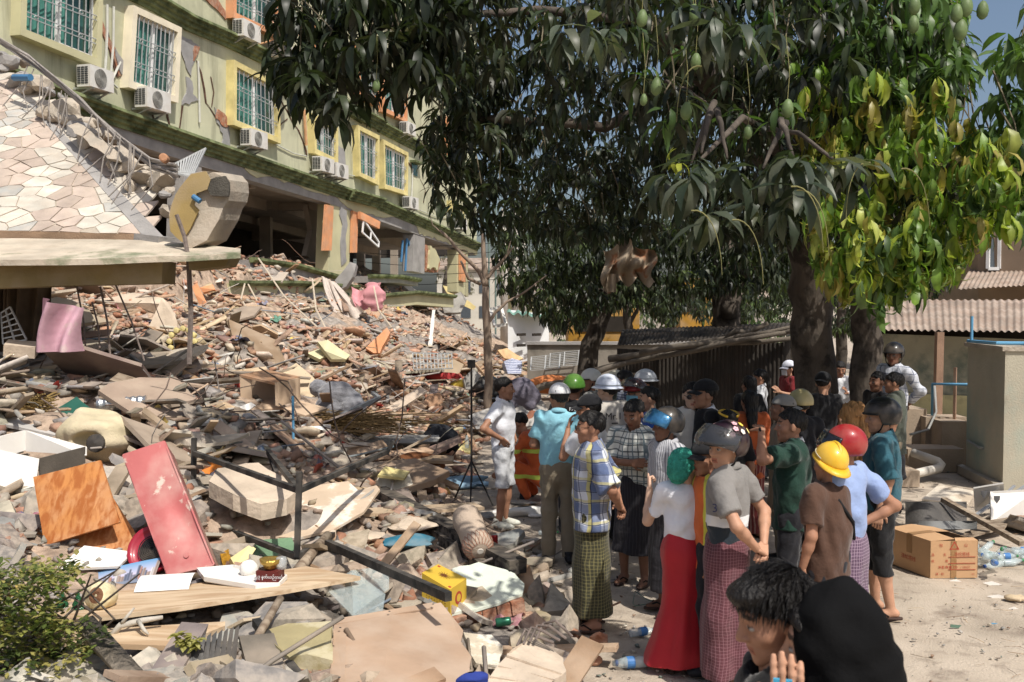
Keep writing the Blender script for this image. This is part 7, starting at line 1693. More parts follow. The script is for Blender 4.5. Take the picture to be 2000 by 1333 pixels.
# yellow carton with writing
d4 = D_(880, 1195) - .25
yb = [at(824, 1119, d4 + .12), at(879, 1152, d4 - .02), at(911, 1130, d4 + .2), at(856, 1102, d4 + .34)]; hgt = .21
yx = root('yellow_carton', 'yellow gift carton with sunburst print standing on the rubble', 'box', yb[1] - UP * hgt)
ycm = M('yellow_card', srgb(214, 172, 40), .5, .06, 4., .03); part(yx, 'carton', prism(yb, -UP * hgt), ycm)
c = (yb[0] + yb[2]) / 2 + UP * .002; xd = (yb[1] - yb[0]).normalized(); yd = (yb[3] - yb[0]).normalized(); brn = M('brown_print', srgb(120, 64, 30), .6, 0, bump=0); rdp = M('red_print', srgb(186, 60, 40), .6, 0, bump=0)
part(yx, 'print', join(*[prism([c + (xd * math.cos(t) + yd * math.sin(t)) * .055, c + (xd * math.cos(t + .9) + yd * math.sin(t + .9)) * .007, c + (xd * math.cos(t - .9) + yd * math.sin(t - .9)) * .007], UP * .001) for t in np.linspace(0, 6.283, 13)[:-1]]), brn)
for k, (uu, vv) in enumerate(((.1, .88), (.92, .12))): part(yx, 'print', prism([yb[0] + (yb[1] - yb[0]) * (uu + a) + (yb[3] - yb[0]) * (vv + b_) + UP * .002 for a, b_ in ((-.04, -.05), (.04, -.05), (.04, .05), (-.04, .05))], UP * .001), rdp)
fcn = (yb[1] + yb[2]) / 2 - UP * hgt * .5; n2 = (yb[2] - yb[1]).cross(UP).normalized(); n2 = n2 if n2.dot(CAMP - fcn) > 0 else -n2
part(yx, 'print', lathe(fcn + n2 * .002, [(.05, 0), (.046, .001), (.001, .001)], 20, n2), rdp); part(yx, 'print', lathe(fcn + n2 * .004, [(.03, 0), (.026, .001), (.001, .001)], 20, n2), ycm)
fl = (yb[0] + yb[1]) / 2 - UP * hgt * .5; n3 = (yb[1] - yb[0]).cross(UP).normalized(); n3 = n3 if n3.dot(CAMP - fl) > 0 else -n3
part(yx, 'print', join(*[box(fl + n3 * .001 + xd * (.026 * (i - 3.5)) + UP * (.022 * (j - 3)), (.012, .002, .010), Vector((0, -1, 0)).rotation_difference(n3)) for i in range(8) for j in range(7)]), M('ochre_print', srgb(170, 126, 30), .6, 0, bump=0))
# pale tiled wall chunk with hollow bricks
d5 = D_(950, 1200) - .1
wc = [at(884, 1110, d5 + .45), at(935, 1098, d5 + .65), at(1005, 1120, d5 + .55), at(1024, 1140, d5 + .35), at(1020, 1160, d5 + .1), at(950, 1184, d5 - .1), at(880, 1200, d5 - .15), at(872, 1150, d5 + .15)]
wch = root('wall_chunk', 'fallen wall chunk with pale mint face and hollow brick edge', 'wall', at(950, 1215, d5)); part(wch, 'face', prism(jag(wc, .09, .02, 9), -UP * .02), M('mint_plaster', srgb(206, 214, 196), .85, .08, 2., .2)); cen = sum(wc, Vector()) / 8
part(wch, 'mortar', prism([cen + (p - cen) * .97 - UP * .022 for p in wc], -UP * .10), ch1)
A_, B_ = wc[6] - UP * .075, wc[4] - UP * .075
for k in range(5):
    a, b = A_.lerp(B_, k / 5 + .01), A_.lerp(B_, (k + 1) / 5 - .01); o = part(wch, 'hollow_brick', bar(a, b, .12, .105), brickm); m_ = a.lerp(b, .5) - Vector((.01, .055, 0)); part(o, 'hole', bar(m_ - (b - a) * .28, m_ + (b - a) * .28, .02, .045), M('brick_hole', srgb(90, 50, 36), .95, .2))
# big brown board, foreground
bb = [at(651, 1213, 6.35), at(861, 1177, 6.7), at(880, 1200, 6.6), at(905, 1232, 6.35), at(900, 1255, 6.2), at(921, 1284, 6.0), at(915, 1345, 5.6), at(644, 1350, 5.3)]
bbd = root('brown_tabletop', 'large dusty brown board face with ragged right edge at the bottom', 'board', bb[7]); part(bbd, 'board', slab(jag(bb, .1, .008, 3), .03), brd); nb = pnormal(bb); nb = nb if nb.dot(CAMP - bb[0]) > 0 else -nb
part(bbd, 'top_batten', prism([p + nb * .012 for p in (at(651, 1213, 6.35), at(845, 1180, 6.68), at(846, 1190, 6.62), at(653, 1223, 6.28))], -nb * .01), brd); part(bbd, 'side_batten', prism([p + nb * .010 for p in (at(652, 1226, 6.26), at(677, 1222, 6.28), at(672, 1345, 5.36), at(645, 1348, 5.33))], -nb * .008), brd)
for px, py, Y in ((664, 1232, 6.15), (845, 1186, 6.6), (760, 1200, 6.45), (662, 1330, 5.4)): part(bbd, 'nail_hole', lathe(at(px, py, Y) + nb * .02, [(.008, 0), (.006, .002), (.001, .002)], 8, nb), BLKP)
gq_ = [at(634, 1147, 7.0), at(687, 1114, 7.4), at(753, 1160, 7.0), at(748, 1192, 6.7), at(690, 1204, 6.5)]
single('glass_sheet', 'cracked clear glass pane leaning over the debris', 'glass', slab(gq_, .006), M('window_glass', srgb(200, 216, 214), .05, 0, bump=0, alpha=.28, spec=.7))
single('glass_sheet', 'narrow clear glass strip standing beside the cracked pane', 'glass', slab([at(687, 1114, 7.38), at(760, 1105, 7.6), at(760, 1150, 7.2), at(690, 1200, 6.55)], .006), M('window_glass'))
piece('plaster_wall_piece', 'olive plastered wall piece at the bottom left of the brown board', 'wall', [(517, 1232), (560, 1218, .1), (650, 1213, .1), (650, 1290, -.4), (600, 1278, -.4), (565, 1284, -.4), (540, 1262, -.3)], (600, 1284), .1, mortar_crack(M('olive_plaster', srgb(164, 150, 104), .9, .12, 3., .2), srgb(190, 178, 140), 3., .52, .6), -.1, (.12, .01, 5))
pb = [at(480, 1322, 5.5), at(540, 1300, 5.7), at(572, 1340, 5.4), at(500, 1360, 5.2)]; pbr = root('perforated_brick', 'broken perforated hollow brick at the bottom edge', 'brick', pb[3]); part(pbr, 'brick', prism(pb, -UP * .1), ch1)
for i in range(6):
    for j in range(3): q_ = quad_fn(*pb)((i + .6) / 6.4, (j + .5) / 3); part(pbr, 'hole', lathe(q_ + UP * .0005, [(.008, 0), (.007, .001), (.001, .001)], 8), BLKP)
# lower right of the heap
d6 = 5.6
bm2 = [at(948, 1338, d6 - .25), at(1000, 1268, d6 + .15), at(1040, 1245, d6 + .45), at(1100, 1285, d6 + .3), at(1106, 1310, d6 + .1), at(1060, 1350, d6 - .3)]
cbm = root('concrete_beam_end', 'broken ribbed concrete beam end with bent rebar at the bottom', 'beam', bm2[5]); part(cbm, 'beam', prism(jag(bm2, .1, .012, 7), -UP * .22), ch1)
for k in range(4): a = at(1010 + 12 * k, 1262 - 4 * k, d6 + .3); part(cbm, 'rebar', tube([a, a + Vector((.05, .06, .08)), a + Vector((.12, .02, .05 + .02 * k)), a + Vector((.22, .0, .02))], .009, 6), rb)
for k in range(3): part(cbm, 'rib', bar(bm2[0].lerp(bm2[1], .2 + .3 * k) + UP * .006, bm2[5].lerp(bm2[4], .2 + .3 * k) + UP * .006, .03, .012), ch1)
piece('patterned_plaster', 'torn plaster sheet with pale floral relief at the heap edge', 'plaster', [(905, 1235, .2), (960, 1240, .3), (982, 1262, .2), (975, 1300, -.1), (930, 1296, -.1), (915, 1270, 0)], (940, 1300), .03, mortar_crack(M('relief_plaster', srgb(200, 186, 160), .9, .2, 6., .6), srgb(222, 214, 196), 6., .5, .56), -.1, (.08, .015, 6))
soft('blue_cloth', 'crumpled royal blue cloth at the bottom edge', 'cloth', at(922, 1330, 5.35), (.07, .06, .04), M('royal_cloth', srgb(40, 60, 150), .9, .2, 6., .4), 0, .02, 40)
def can(px, py, col, label, lean=(0, 0, 1), s=1.): b = surf(px, py) + UP * .03; rt = root('drink_can', label, 'can', b); part(rt, 'can', lathe(b, [(.026, 0), (.033, .008), (.033, .10), (.027, .115)], 16, lean), M('can_%d' % int(col[0] * 999), col, .3, .2, 20., 0, metal=.4), True); part(rt, 'lid', lathe(b + Vector(lean).normalized() * .1152, [(.027, 0), (.024, .002), (.001, .001)], 14, lean), M('zinc'))
can(968, 1226, srgb(40, 110, 80), 'crushed green drink can near the white pipe', (1, .1, .1)); can(966, 1078, srgb(160, 30, 34), 'red drink can standing by the bolster pillow')
stick('white_pipe', 'short white plastic pipe lying at the heap edge', 'pipe', (979, 1232), (1046, 1204), .018, M('white_pvc'), 0, .3, (1000, 1225)); stick('grey_pipe', 'grey pipe lying toward the plaid shirt man', 'pipe', (1020, 1154), (1130, 1120), .036, ch2, 0, .45, (1060, 1150))
for k, (px, py, s_, lab) in enumerate(((1172, 1258, .16, 'broken red brick lying on the ground near the water bottle'), (1160, 1300, .12, 'small red brick piece beside the plastic bottle'))):
    v, f = rock(60 + k, 1, 1); b = gnd(px, py); single('brick_lump', lab, 'brick', (v * s_ * np.array((1, .8, 1)) + np.array(b) + np.array((0, 0, .045)), f), brickm)
botm = M('clear_bottle', srgb(206, 222, 224), .1, 0, bump=0, alpha=.4, spec=.7); lblm = M('blue_label', srgb(60, 120, 190), .5, .2, 20., 0)
def bottle(px, py, ang, label, capc, group=None, s=1., lbl=True, pitch=0., z=0.):
    b = gnd(px, py, z); ax = Vector((math.cos(ang), math.sin(ang), pitch)).normalized(); b = b + UP * .034 * s; rt = root('plastic_bottle', label, 'bottle', b, 0, group)
    part(rt, 'bottle', lathe(b, [(.026 * s, 0), (.032 * s, .01), (.032 * s, .06), (.029 * s, .075), (.032 * s, .09), (.032 * s, .14), (.014 * s, .19 * s), (.013 * s, .205)], 14, ax), botm, True); part(rt, 'cap', lathe(b + ax * .2, [(.016 * s, 0), (.016 * s, .018), (.001, .019)], 12, ax), M('cap_%d_%d' % (int(capc[0] * 99), int(capc[1] * 99)), capc, .5))
    if lbl: part(rt, 'wrapper', lathe(b + ax * .085, [(.0325 * s, 0), (.0325 * s, .055)], 14, ax), lblm)
bottle(1262, 1304, 3.3, 'empty clear water bottle with blue label lying by the red skirt', srgb(50, 90, 170), s=1.25); bottle(1230, 1246, .4, 'crushed clear bottle with blue cap on the ground behind the red brick', srgb(60, 110, 200))
bottle(1052, 1046, .2, 'small green plastic bottle on the ground by the plaid shirt man', srgb(60, 140, 80), s=.8, lbl=False)
single('wire_hanger', 'bent green wire clothes hanger on the ground before the red skirt', 'hanger', tube([gnd(1236, 1178, .01), gnd(1240, 1155, .03), gnd(1265, 1172, .02), gnd(1285, 1176, .01), gnd(1240, 1184, .01), gnd(1236, 1178, .01)], .004, 5), M('green_wire', srgb(110, 140, 120), .5))
for k, (px, py, w_, hh) in enumerate(((800, 1032, .4, .11), (878, 1075, .42, .16), (985, 1080, .35, .12), (900, 1110, .35, .1), (700, 1060, .3, .14), (560, 1155, .28, .12), (1000, 1055, .4, .1), (960, 1010, .3, .1), (700, 880, .5, .2), (1020, 985, .25, .05))):
    v, f = rock(80 + k, .8, 2, .5); b = surf(px, py); single('concrete_boulder', 'large broken concrete lump, %s' % ('left of the blue cushion', 'under the charred timbers by the yellow carton', 'at the heap edge beyond the bolster', 'behind the mint wall chunk', 'below the round table top', 'under the pale board end', 'flat one at the heap edge before the plaid shirt man', 'between charred beam and bolster', 'among grey debris below the desk', 'flat one on the ground by the white polo man')[k], 'rubble', (v * np.array((w_, w_ * .8, hh)) * 1.6 + np.array(b) + np.array((0, 0, hh * .25)), f), ch2 if k % 2 else ch1)

# --- middle distance
def pc(name, label, cat, pix, contact, th, mat, dd=-.1, jg=None): return piece(name, label, cat, pix, contact, th, mat, dd, jg)
dr = root('drawer_box', 'open white drawer box with dark inner side at the left edge', 'drawer', at(60, 960, D_(60, 960)))
dd_ = D_(80, 955) - .2
for nm, pix, mt_ in (('side', [(-30, 860, .3), (50, 841, .6), (50, 880, .6), (-30, 905, .3)], whp), ('back', [(50, 841, .6), (167, 873, .45), (167, 890, .4), (50, 882, .6)], whp), ('front', [(77, 896, 0), (167, 873, .42), (167, 905, .4), (80, 940, .0)], M('dark_board_side', srgb(92, 84, 74), .9, .2)), ('near_side', [(-30, 872, -.1), (77, 896, 0), (70, 950, -.05), (-30, 972, -.2)], whp)):
    part(dr, nm, slab(pts_(pix, dd_), .02), mt_)
piece('white_sheet_board', 'pale long board lying above the white drawer', 'board', [(-20, 808, .2), (20, 812, .3), (112, 838, .1), (108, 850, 0), (-20, 822, 0)], (60, 850), .03, M('pale_grey_board', srgb(176, 172, 166), .8, .12))
single('timber_post', 'upright splintered timber post at left, orange where broken', 'post', bar(at(76, 742, 13.2), at(132, 872, 11.8), .10, .08), woodmat('split_timber', srgb(150, 104, 70), srgb(110, 76, 54), (4, 4, 1)))
pd = D_(190, 885) - .15; pod = root('washing_tub', 'broken yellowish white plastic washing machine tub at left', 'tub', at(190, 885, pd))
gg = Grid((-.5, -.4, -.3), (.5, .4, .45), .022); Dg = gg.full(gg.ell((0, 0, 0), (.36, .3, .26))); cu_ = gg.ell((.02, -.3, -.02), (.14, .16, .1)); Dg = ssub(Dg, cu_, .03); cu2 = gg.ell((.1, -.05, .34), (.3, .3, .16)); Dg = ssub(Dg, cu2, .03); v, q = gg.net(gg.wob(Dg, .02, 14, 3))
part(pod, 'shell', (v + np.array(at(188, 850, pd)), q), M('yellowed_plastic', srgb(206, 190, 150), .7, .2, 4., .3, dust=.4), True); part(pod, 'rubber_port', lathe(at(188, 866, pd - .27), [(.09, 0), (.085, .03), (.001, .05)], 16, (0, -1, .2)), BLKP)
bk = at(50, 800, D_(50, 812)); single('straw_basket', 'brown straw broom bundle lying at the left among grey rubble', 'broom', join(*[tube([bk + Vector((-.28, 0, -.1)), bk + Vector((0, random.uniform(-.1, .1), random.uniform(-.02, .12))), bk + Vector((random.uniform(.2, .34), random.uniform(-.2, .1), random.uniform(-.06, .18)))], .008, 4) for _ in range(70)]), M('straw', srgb(150, 122, 66), .9, .3, 20.))
pc('green_sheet', 'crumpled dark green plastic sheet in the grey rubble', 'sheet', [(108, 800), (150, 775, .2), (178, 798, .1), (192, 815, 0), (150, 826, -.1), (118, 822, -.1)], (160, 826), .03, M('green_plastic', srgb(34, 92, 76), .4, .2, 4., .3, 8.), -.1, (.1, .03, 3))
single('foil_duct', 'crumpled silver foil duct in the grey rubble', 'duct', lathe(at(190, 792, D_(210, 806)), [(.07 + .012 * (k % 2), .035 * k) for k in range(16)], 14, (1, .2, .05)), M('foil', srgb(190, 192, 192), .3, .2, 20., .3, metal=.8))
def quilt(u, v): p = at(84 + 92 * u - 12 * math.sin(v * 2), 582 + 104 * v + 20 * u * (1 - v), 12.3); return p + Vector((0, .12 * math.sin(u * 11 + v * 2) - .3 * math.sin(u * 3), 0))
single('pink_quilt', 'dusty pink patterned quilt hanging under the balcony slab', 'quilt', sheet(quilt, 40, 20), mortar_crack(M('pink_cloth', srgb(206, 156, 172), .95, .2, 3., .3, 14.), srgb(206, 180, 176), 2., .54, .6), smooth=True)
gq2 = quad_fn(at(2, 612, 12.9), at(20, 600, 12.9), at(52, 664, 12.7), at(6, 672, 12.7)); single('iron_grille', 'pale iron grille leaning in the shade at the left edge', 'grille', join(*[bar(gq2(0, v), gq2(1, v), .016, .016) for v in np.linspace(0, 1, 7)], *[bar(gq2(u, 0), gq2(u, 1), .018, .018) for u in (0, .5, 1)]), steel)
single('mattress_block', 'pale dusty block of foam under the grille at left', 'block', box(at(42, 682, 12.6), (.36, .3, .15), (.2, .1, .3)), ch1)
for pix, ct, mt_, lab in (([(214, 742), (232, 728, .2), (372, 772, .2), (380, 786, 0), (365, 790, 0)], (300, 775), grw, 'wide weathered plank slanting in the rubble left of the desk'), ([(322, 780), (345, 774, .1), (395, 798, .1), (378, 806, 0)], (360, 806), rawb, 'short pale plank end beside the wide weathered plank'),
                          ([(372, 734), (520, 716, .2), (522, 724, .15), (374, 742, 0)], (450, 740), rawb, 'long cream plank lying left of the desk'), ([(285, 822), (330, 806, .2), (432, 815, .2), (436, 824, 0), (300, 836, -.1)], (360, 836), ch2, 'flat grey slab lying in the shaded rubble'),
                          ([(430, 780), (470, 800, .1), (455, 815, 0), (420, 795, 0)], (445, 812), rawb, 'small pale board under the desk side'), ([(468, 795), (490, 786, .1), (500, 792, .1), (480, 806, 0)], (484, 806), whp, 'white board piece left of the desk foot')):
    piece('rubble_board', lab, 'board', pix, ct, .03, mt_, -.12)
single('round_beam', 'round timber pole slanting in front of the brick rubble', 'pole', tube([at(333, 716, D_(333, 722) - .1), at(422, 766, D_(422, 770) - .1)], .06, 10), woodmat('tan_timber', srgb(186, 146, 104), srgb(160, 120, 84), (3, 3, 3)), smooth=True)
# overturned desk
dk = D_(540, 812) - .1; desk = root('overturned_desk', 'beige wooden desk with open compartments lying in the rubble', 'desk', at(540, 800, dk))
dmat = M('desk_board', srgb(206, 174, 140), .6, .08, 3., .05, dust=.2); dmat2 = M('desk_top_brown', srgb(166, 120, 84), .6, .15, 3., .1, dust=.3)
for nm, pix, m_ in (('top', [(468, 732, .0), (522, 722, .7), (586, 736, .55), (537, 748, -.1)], dmat2), ('side_panel', [(468, 735, .0), (490, 742, .0), (492, 786, .0), (470, 776, .0)], dmat), ('divider', [(537, 748, -.1), (540, 748, -.1), (543, 794, -.1), (538, 792, -.1)], dmat), ('front_panel', [(541, 748, -.1), (586, 738, .5), (587, 782, .5), (545, 794, -.1)], dmat), ('back_panel', [(470, 737, .6), (536, 748, .5), (538, 790, .5), (472, 776, .6)], dmat), ('lower_shelf', [(492, 786, .0), (545, 776, .6), (560, 796, .1), (510, 800, -.1)], dmat), ('drawer_front', [(555, 798, -.1), (587, 783, .5), (640, 797, .4), (597, 812, -.15)], dmat)):
    part(desk, nm, slab(pts_(pix, dk), .03), m_)
# plush toys
grp = M('grey_plush', srgb(126, 126, 132), 1., .15, 14., .6, 60., sheen=.6)
def plush(name, label, blobs, contact, mat, eyes=()):
    d = D_(*contact) - .2; rt = root(name, label, 'plush toy', at(*contact, d)); P_ = [(at(px, py, d + dz), r) for px, py, dz, r in blobs]; A_ = np.array([p for p, r in P_]); rm = max(r for p, r in P_)
    g = Grid(A_.min(0) - rm * 1.2, A_.max(0) + rm * 1.2, rm / 12); D = sunion(g, [g.ell(p, (r, r * .9, r * .95)) for p, r in P_], rm * .25); D = g.wob(D, .006, 40, 3); v, q = g.net(D); part(rt, 'body', (v, q), mat, True); return rt
plush('plush_bear', 'large grey plush bear lying face down beside the desk', [(650, 772, .1, .22), (640, 800, 0, .2), (690, 798, 0, .2), (668, 768, .1, .18), (622, 758, .2, .14), (690, 780, .1, .13)], (660, 815), grp)
plush('plush_elephant', 'grey plush elephant slumped on the tipped table behind the white polo', [(1018, 765, 0, .26), (995, 770, 0, .16), (1040, 775, 0, .15), (1000, 790, -.1, .09), (1035, 792, -.1, .1)], (1018, 872), M('violet_grey_plush', srgb(112, 106, 120), 1., .15, 14., .6, 60.))
hay = surf(640, 850); single('dry_thatch', 'heap of dry thatch and twigs below the plush bear', 'thatch', join(*[tube([hay + Vector((random.gauss(0, .45), random.gauss(0, .3), random.uniform(0, .15))), hay + Vector((random.gauss(0, .5), random.gauss(0, .3), random.uniform(.05, .3))), hay + Vector((random.gauss(.1, .6), random.gauss(0, .35), random.uniform(0, .2)))], .006, 4, False) for _ in range(260)]), M('thatch', srgb(150, 118, 70), .95, .4, 20.))
dc = surf(765, 885); v, f = rock(201, .45, 2, .6); single('concrete_disc', 'thick grey rounded concrete slab, weathered, in shade left of the bag', 'slab', (v * np.array((1.9, 1.1, .8)) + np.array(dc) + np.array((0, 0, .16)), f), ch2)
soft('black_bag', 'black duffel bag slumped in front of the small yellow board', 'bag', at(858, 862, D_(858, 885) - .1), (.3, .2, .26), M('black_canvas', srgb(40, 42, 48), .9, .2, 5., .3), .2, .02, 12)
pc('yellow_tray_board', 'yellow wooden board with bottles on it beside the black bag', 'board', [(866, 880), (890, 866, .3), (922, 870, .3), (918, 884, 0)], (890, 886), .04, yel, -.15)
dt = D_(890, 886); 
for px, py, cc in ((885, 882, srgb(220, 220, 230)), (912, 876, srgb(90, 170, 210))): bb_ = at(px, py, dt - .1); single('water_bottle', 'small water bottle standing on the yellow board, %s' % ('left one' if px < 900 else 'right one'), 'bottle', lathe(bb_, [(.03, 0), (.034, .02), (.034, .14), (.014, .19), (.014, .21)], 12), botm, 'bottles on the yellow board', True)
single('blue_rod', 'thin upright light blue rod in the rubble left of the plush bear', 'rod', tube([at(572, 774, D_(572, 858) - .2), at(573, 858, D_(572, 858) - .2)], .016, 8), bp_); single('steel_angle', 'bent bright steel angle bar beside the plush bear', 'bar', join(bar(at(666, 812, 13.5), at(741, 778, 14.2), .05, .06), bar(at(741, 778, 14.2), at(728, 768, 14.8), .05, .05)), M('bright_steel', srgb(160, 164, 168), .5, .1, metal=.3))
# tripod stand
ts = surf(922, 900); ts = at(921, 905, 11.6); ts.z = max(0, float(H(ts.x, ts.y))); stp = root('tripod_stand', 'tall thin black tripod stand left of the white polo man', 'tripod', ts); hz_ = at(922, 716, 11.6).z
part(stp, 'column', tube([ts + UP * .3, Vector((ts.x, ts.y, hz_))], .012, 8), BLKP); part(stp, 'head', box((ts.x, ts.y, hz_ + .03), (.09, .08, .09)), BLKP)
for k in range(3): a = 2.1 * k + .5; part(stp, 'leg', tube([ts + UP * .55, ts + Vector((.28 * math.cos(a), .28 * math.sin(a), 0))], .010, 6), BLKP)
# tipped table beside the polo man
pc('grey_tabletop', 'tipped grey table top behind the white polo man', 'table top', [(915, 812), (960, 795, .4), (1055, 778, .6), (1070, 800, .2), (1050, 832, -.1), (930, 838, -.2)], (980, 850), .03, M('grey_top', srgb(170, 166, 160), .6, .1, dust=.3), -.5); pc('dark_suitcase', 'dark brown open case under the tipped grey table', 'case', [(1015, 840), (1058, 836, .1), (1060, 862, 0), (1018, 864, 0)], (1035, 866), .2, M('dark_leather', srgb(60, 44, 36), .6, .2), -.1)
pc('reddish_board', 'reddish wooden panel leaning on the tipped table', 'panel', [(1012, 838), (1036, 800, .2), (1048, 804, .2), (1022, 842, 0)], (1030, 850), .02, M('red_brown_wood', srgb(150, 86, 56), .6, .2), -.6)
soft('blue_rags', 'crumpled pale blue cloths on the ground left of the white polo man', 'cloth', gnd(880, 942, .06), (.42, .2, .07), M('pale_blue_cloth', srgb(130, 166, 190), .95, .15, 6., .4, 12.), 0, .03, 18)
soft('orange_brown_cloth', 'orange brown crumpled coat behind the foam block', 'cloth', at(812, 908, D_(812, 925) - .05), (.3, .2, .14), M('rust_cloth', srgb(120, 68, 34), .9, .25, 5., .4, 12.), 0, .04, 14)
soft('crumpled_paper', 'crumpled pale plastic sheet on the ground by the white sneakers', 'sheet', gnd(1020, 1000, .04), (.28, .12, .05), whp, 0, .02, 22)
# --- far rubble pieces
for pix, th, mt_, nm, lab, cat in (
    ([(621, 668), (640, 664, .3), (684, 694, .2), (676, 702, 0), (648, 702, 0)], .08, M('cream_panel', srgb(206, 198, 152), .85, .1), 'cream_board', 'pale cream wall panel lying flat in the middle of the rubble', 'panel'),
    ([(600, 690), (628, 680, .3), (645, 690, .2), (625, 702, 0)], .08, M('cream_panel'), 'cream_board', 'smaller pale cream panel left of the flat one', 'panel'),
    ([(789, 560), (800, 557, .2), (838, 586, .2), (836, 592, 0), (826, 590, 0)], .3, whp, 'white_slab', 'bright white slab tipped over the pancaked floors', 'slab'),
    ([(972, 684), (990, 680, .3), (1022, 700, .3), (1010, 706, 0), (985, 700, 0)], .1, M('tan_slab', srgb(206, 166, 116), .9, .15), 'tan_slab', 'tan slab lying right of the sapling', 'slab'),
    ([(654, 548), (684, 512, .2), (696, 516, .2), (690, 540, 0), (676, 560, 0), (664, 566, 0)], .35, conc, 'leaning_concrete', 'grey concrete block leaning against the column foot', 'block'),
    ([(290, 640), (315, 585, .4), (330, 592, .4), (352, 640, 0), (345, 650, 0), (325, 646, 0)], .2, ch1, 'upright_slab', 'pointed upright pale slab in the rubble below the balcony', 'slab'),
    ([(375, 560), (385, 552, .1), (404, 592, 0), (392, 600, 0)], .12, ora, 'orange_frame_piece', 'orange window frame block standing at the fallen slab end', 'frame'),
    ([(390, 562), (416, 556, .1), (420, 566, .0), (396, 572, 0)], .12, ora, 'orange_frame_piece', 'short orange frame block lying on the fallen slab corner', 'frame'),
    ([(714, 680), (730, 664, .2), (756, 640, .4), (762, 650, .3), (742, 690, 0), (730, 690, 0)], .2, ora, 'orange_frame_piece', 'long orange and white window frame leaning in the middle', 'frame'),
    ([(836, 676), (844, 606, .4), (850, 606, .4), (844, 676, 0)], .06, whp, 'white_plank', 'narrow white plank standing upright right of centre', 'plank'),
    ([(865, 558), (880, 562, .1), (930, 600, 0), (925, 606, 0), (880, 586, 0)], .1, M('pale_yellow_slab', srgb(222, 200, 130), .85, .1), 'yellow_slab', 'pale yellow slab sliding down behind the sapling', 'slab'),
    ([(860, 590), (900, 570, .4), (912, 585, .3), (900, 610, 0), (868, 612, 0)], .35, ch2, 'concrete_lump', 'big rough grey concrete lump left of the sapling top', 'rubble'),
    ([(905, 740), (925, 720, .3), (940, 735, .2), (928, 760, 0), (910, 762, 0)], .2, ch2, 'grey_block', 'dark grey block at the heap edge behind the tripod', 'block'),
    ([(826, 790), (836, 770, .2), (860, 768, .3), (866, 790, 0), (850, 800, 0)], .2, dmat2, 'brown_crate_side', 'brown board box in the rubble left of the tripod', 'box'),
    ([(170, 590), (260, 572, .5), (318, 582, .4), (330, 594, .2), (250, 592, 0)], .2, ch1, 'leaning_floor_slab', 'broken floor slab with pale edge under the balcony', 'slab')):
    piece(nm, lab, cat, pix, (pix[-1][0], pix[-1][1]), th, mt_, -.3, (.18, .02, len(lab)))
netm = M('mosquito_net', srgb(206, 190, 176), .95, .1, 6., .2, 20., alpha=.8)
nd = F(650, 560, 1.5).y - 4.6
def netf(u, v): x = 628 + 62 * u * (.4 + .6 * v) + 8 * v * v; return at(x + 12 * v, 540 + 12 * u + 84 * v * (.55 + .45 * math.sin(u * 2.6 + .3)), nd - v * 1.6) + Vector((.05 * math.sin(u * 40), .12 * math.sin(u * 26 + v * 3), 0))
single('mosquito_net', 'torn pale mosquito net draped over the fallen floor edge', 'net', sheet(netf, 44, 24), netm, smooth=True)
def pk(u, v): return at(686 + 58 * u, 560 + 8 * math.sin(u * 5) + 40 * v * math.sin(.5 + u * 2.4), nd - .4 - v * .6) + Vector((0, .2 * math.sin(u * 9 + v * 3), 0))
single('pink_cloth', 'pink cloth draped over the fallen slab right of the net', 'cloth', sheet(pk, 30, 14), M('pink_fabric', srgb(206, 134, 140), .95, .2, 3., .3), smooth=True)
soft('pink_cushion', 'small pink cushion hanging at the end of the pink cloth', 'cushion', at(730, 580, nd - 1.2), (.3, .12, .36), M('pink_fabric'), 0, .03, 10)
rk = quad_fn(at(806, 690, 24), at(882, 691, 24), at(884, 720, 23), at(808, 722, 23)); single('wire_rack', 'flattened white wire rack on the brick rubble', 'rack', join(*[bar(rk(u, 0), rk(u, 1), .02, .02) for u in np.linspace(0, 1, 12)], *[bar(rk(0, v), rk(1, v), .03, .03) for v in (0, .33, .66, 1)]), steel)
for k, (cx, cy, Yr) in enumerate(((1068, 712, 26), (1105, 705, 27))): rk2 = quad_fn(at(cx - 30, cy - 14, Yr), at(cx + 26, cy - 20, Yr), at(cx + 24, cy + 8, Yr - .5), at(cx - 32, cy + 12, Yr - .5)); single('wire_shelf', ['pale wire shelf lying near the boundary wall, left one', 'pale wire shelf lying near the boundary wall, right one'][k], 'rack', join(*[bar(rk2(0, v), rk2(1, v), .02, .02) for v in np.linspace(0, 1, 9)], *[bar(rk2(u, 0), rk2(u, 1), .03, .03) for u in (0, .5, 1)]), steel)
wf = [at(957, 604, 24), at(978, 600, 24), at(988, 634, 23.6), at(966, 638, 23.6)]; single('sash_frame_piece', 'empty white window sash standing in the rubble by the sapling', 'window frame', join(*[bar(wf[i], wf[(i + 1) % 4], .07, .07) for i in range(4)]), whp)
bx5 = D_(886, 736) - .1; single('teal_drum', 'white tub with teal base lying left of the sapling', 'tub', join(lathe(at(880, 728, bx5), [(.11, 0), (.11, .1), (.10, .1)], 16, (1, -.3, 0))), M('teal_plastic', srgb(40, 130, 126), .5, .1)); single('white_drum', 'white half of the tub left of the sapling', 'tub', lathe(at(880, 728, bx5), [(.11, 0), (.11, -.12), (.1, -.13)], 16, (1, -.3, 0)), whp)
pc('blue_basket', 'blue and white chequered basket right of the sapling', 'basket', [(984, 706), (1000, 700, .3), (1020, 706, .3), (1018, 730, 0), (992, 730, 0)], (1004, 732), .25, cloth('blue_check_bag', srgb(200, 206, 222), [('z', .05, .5, srgb(60, 76, 140), 0, .8)]), -.3)
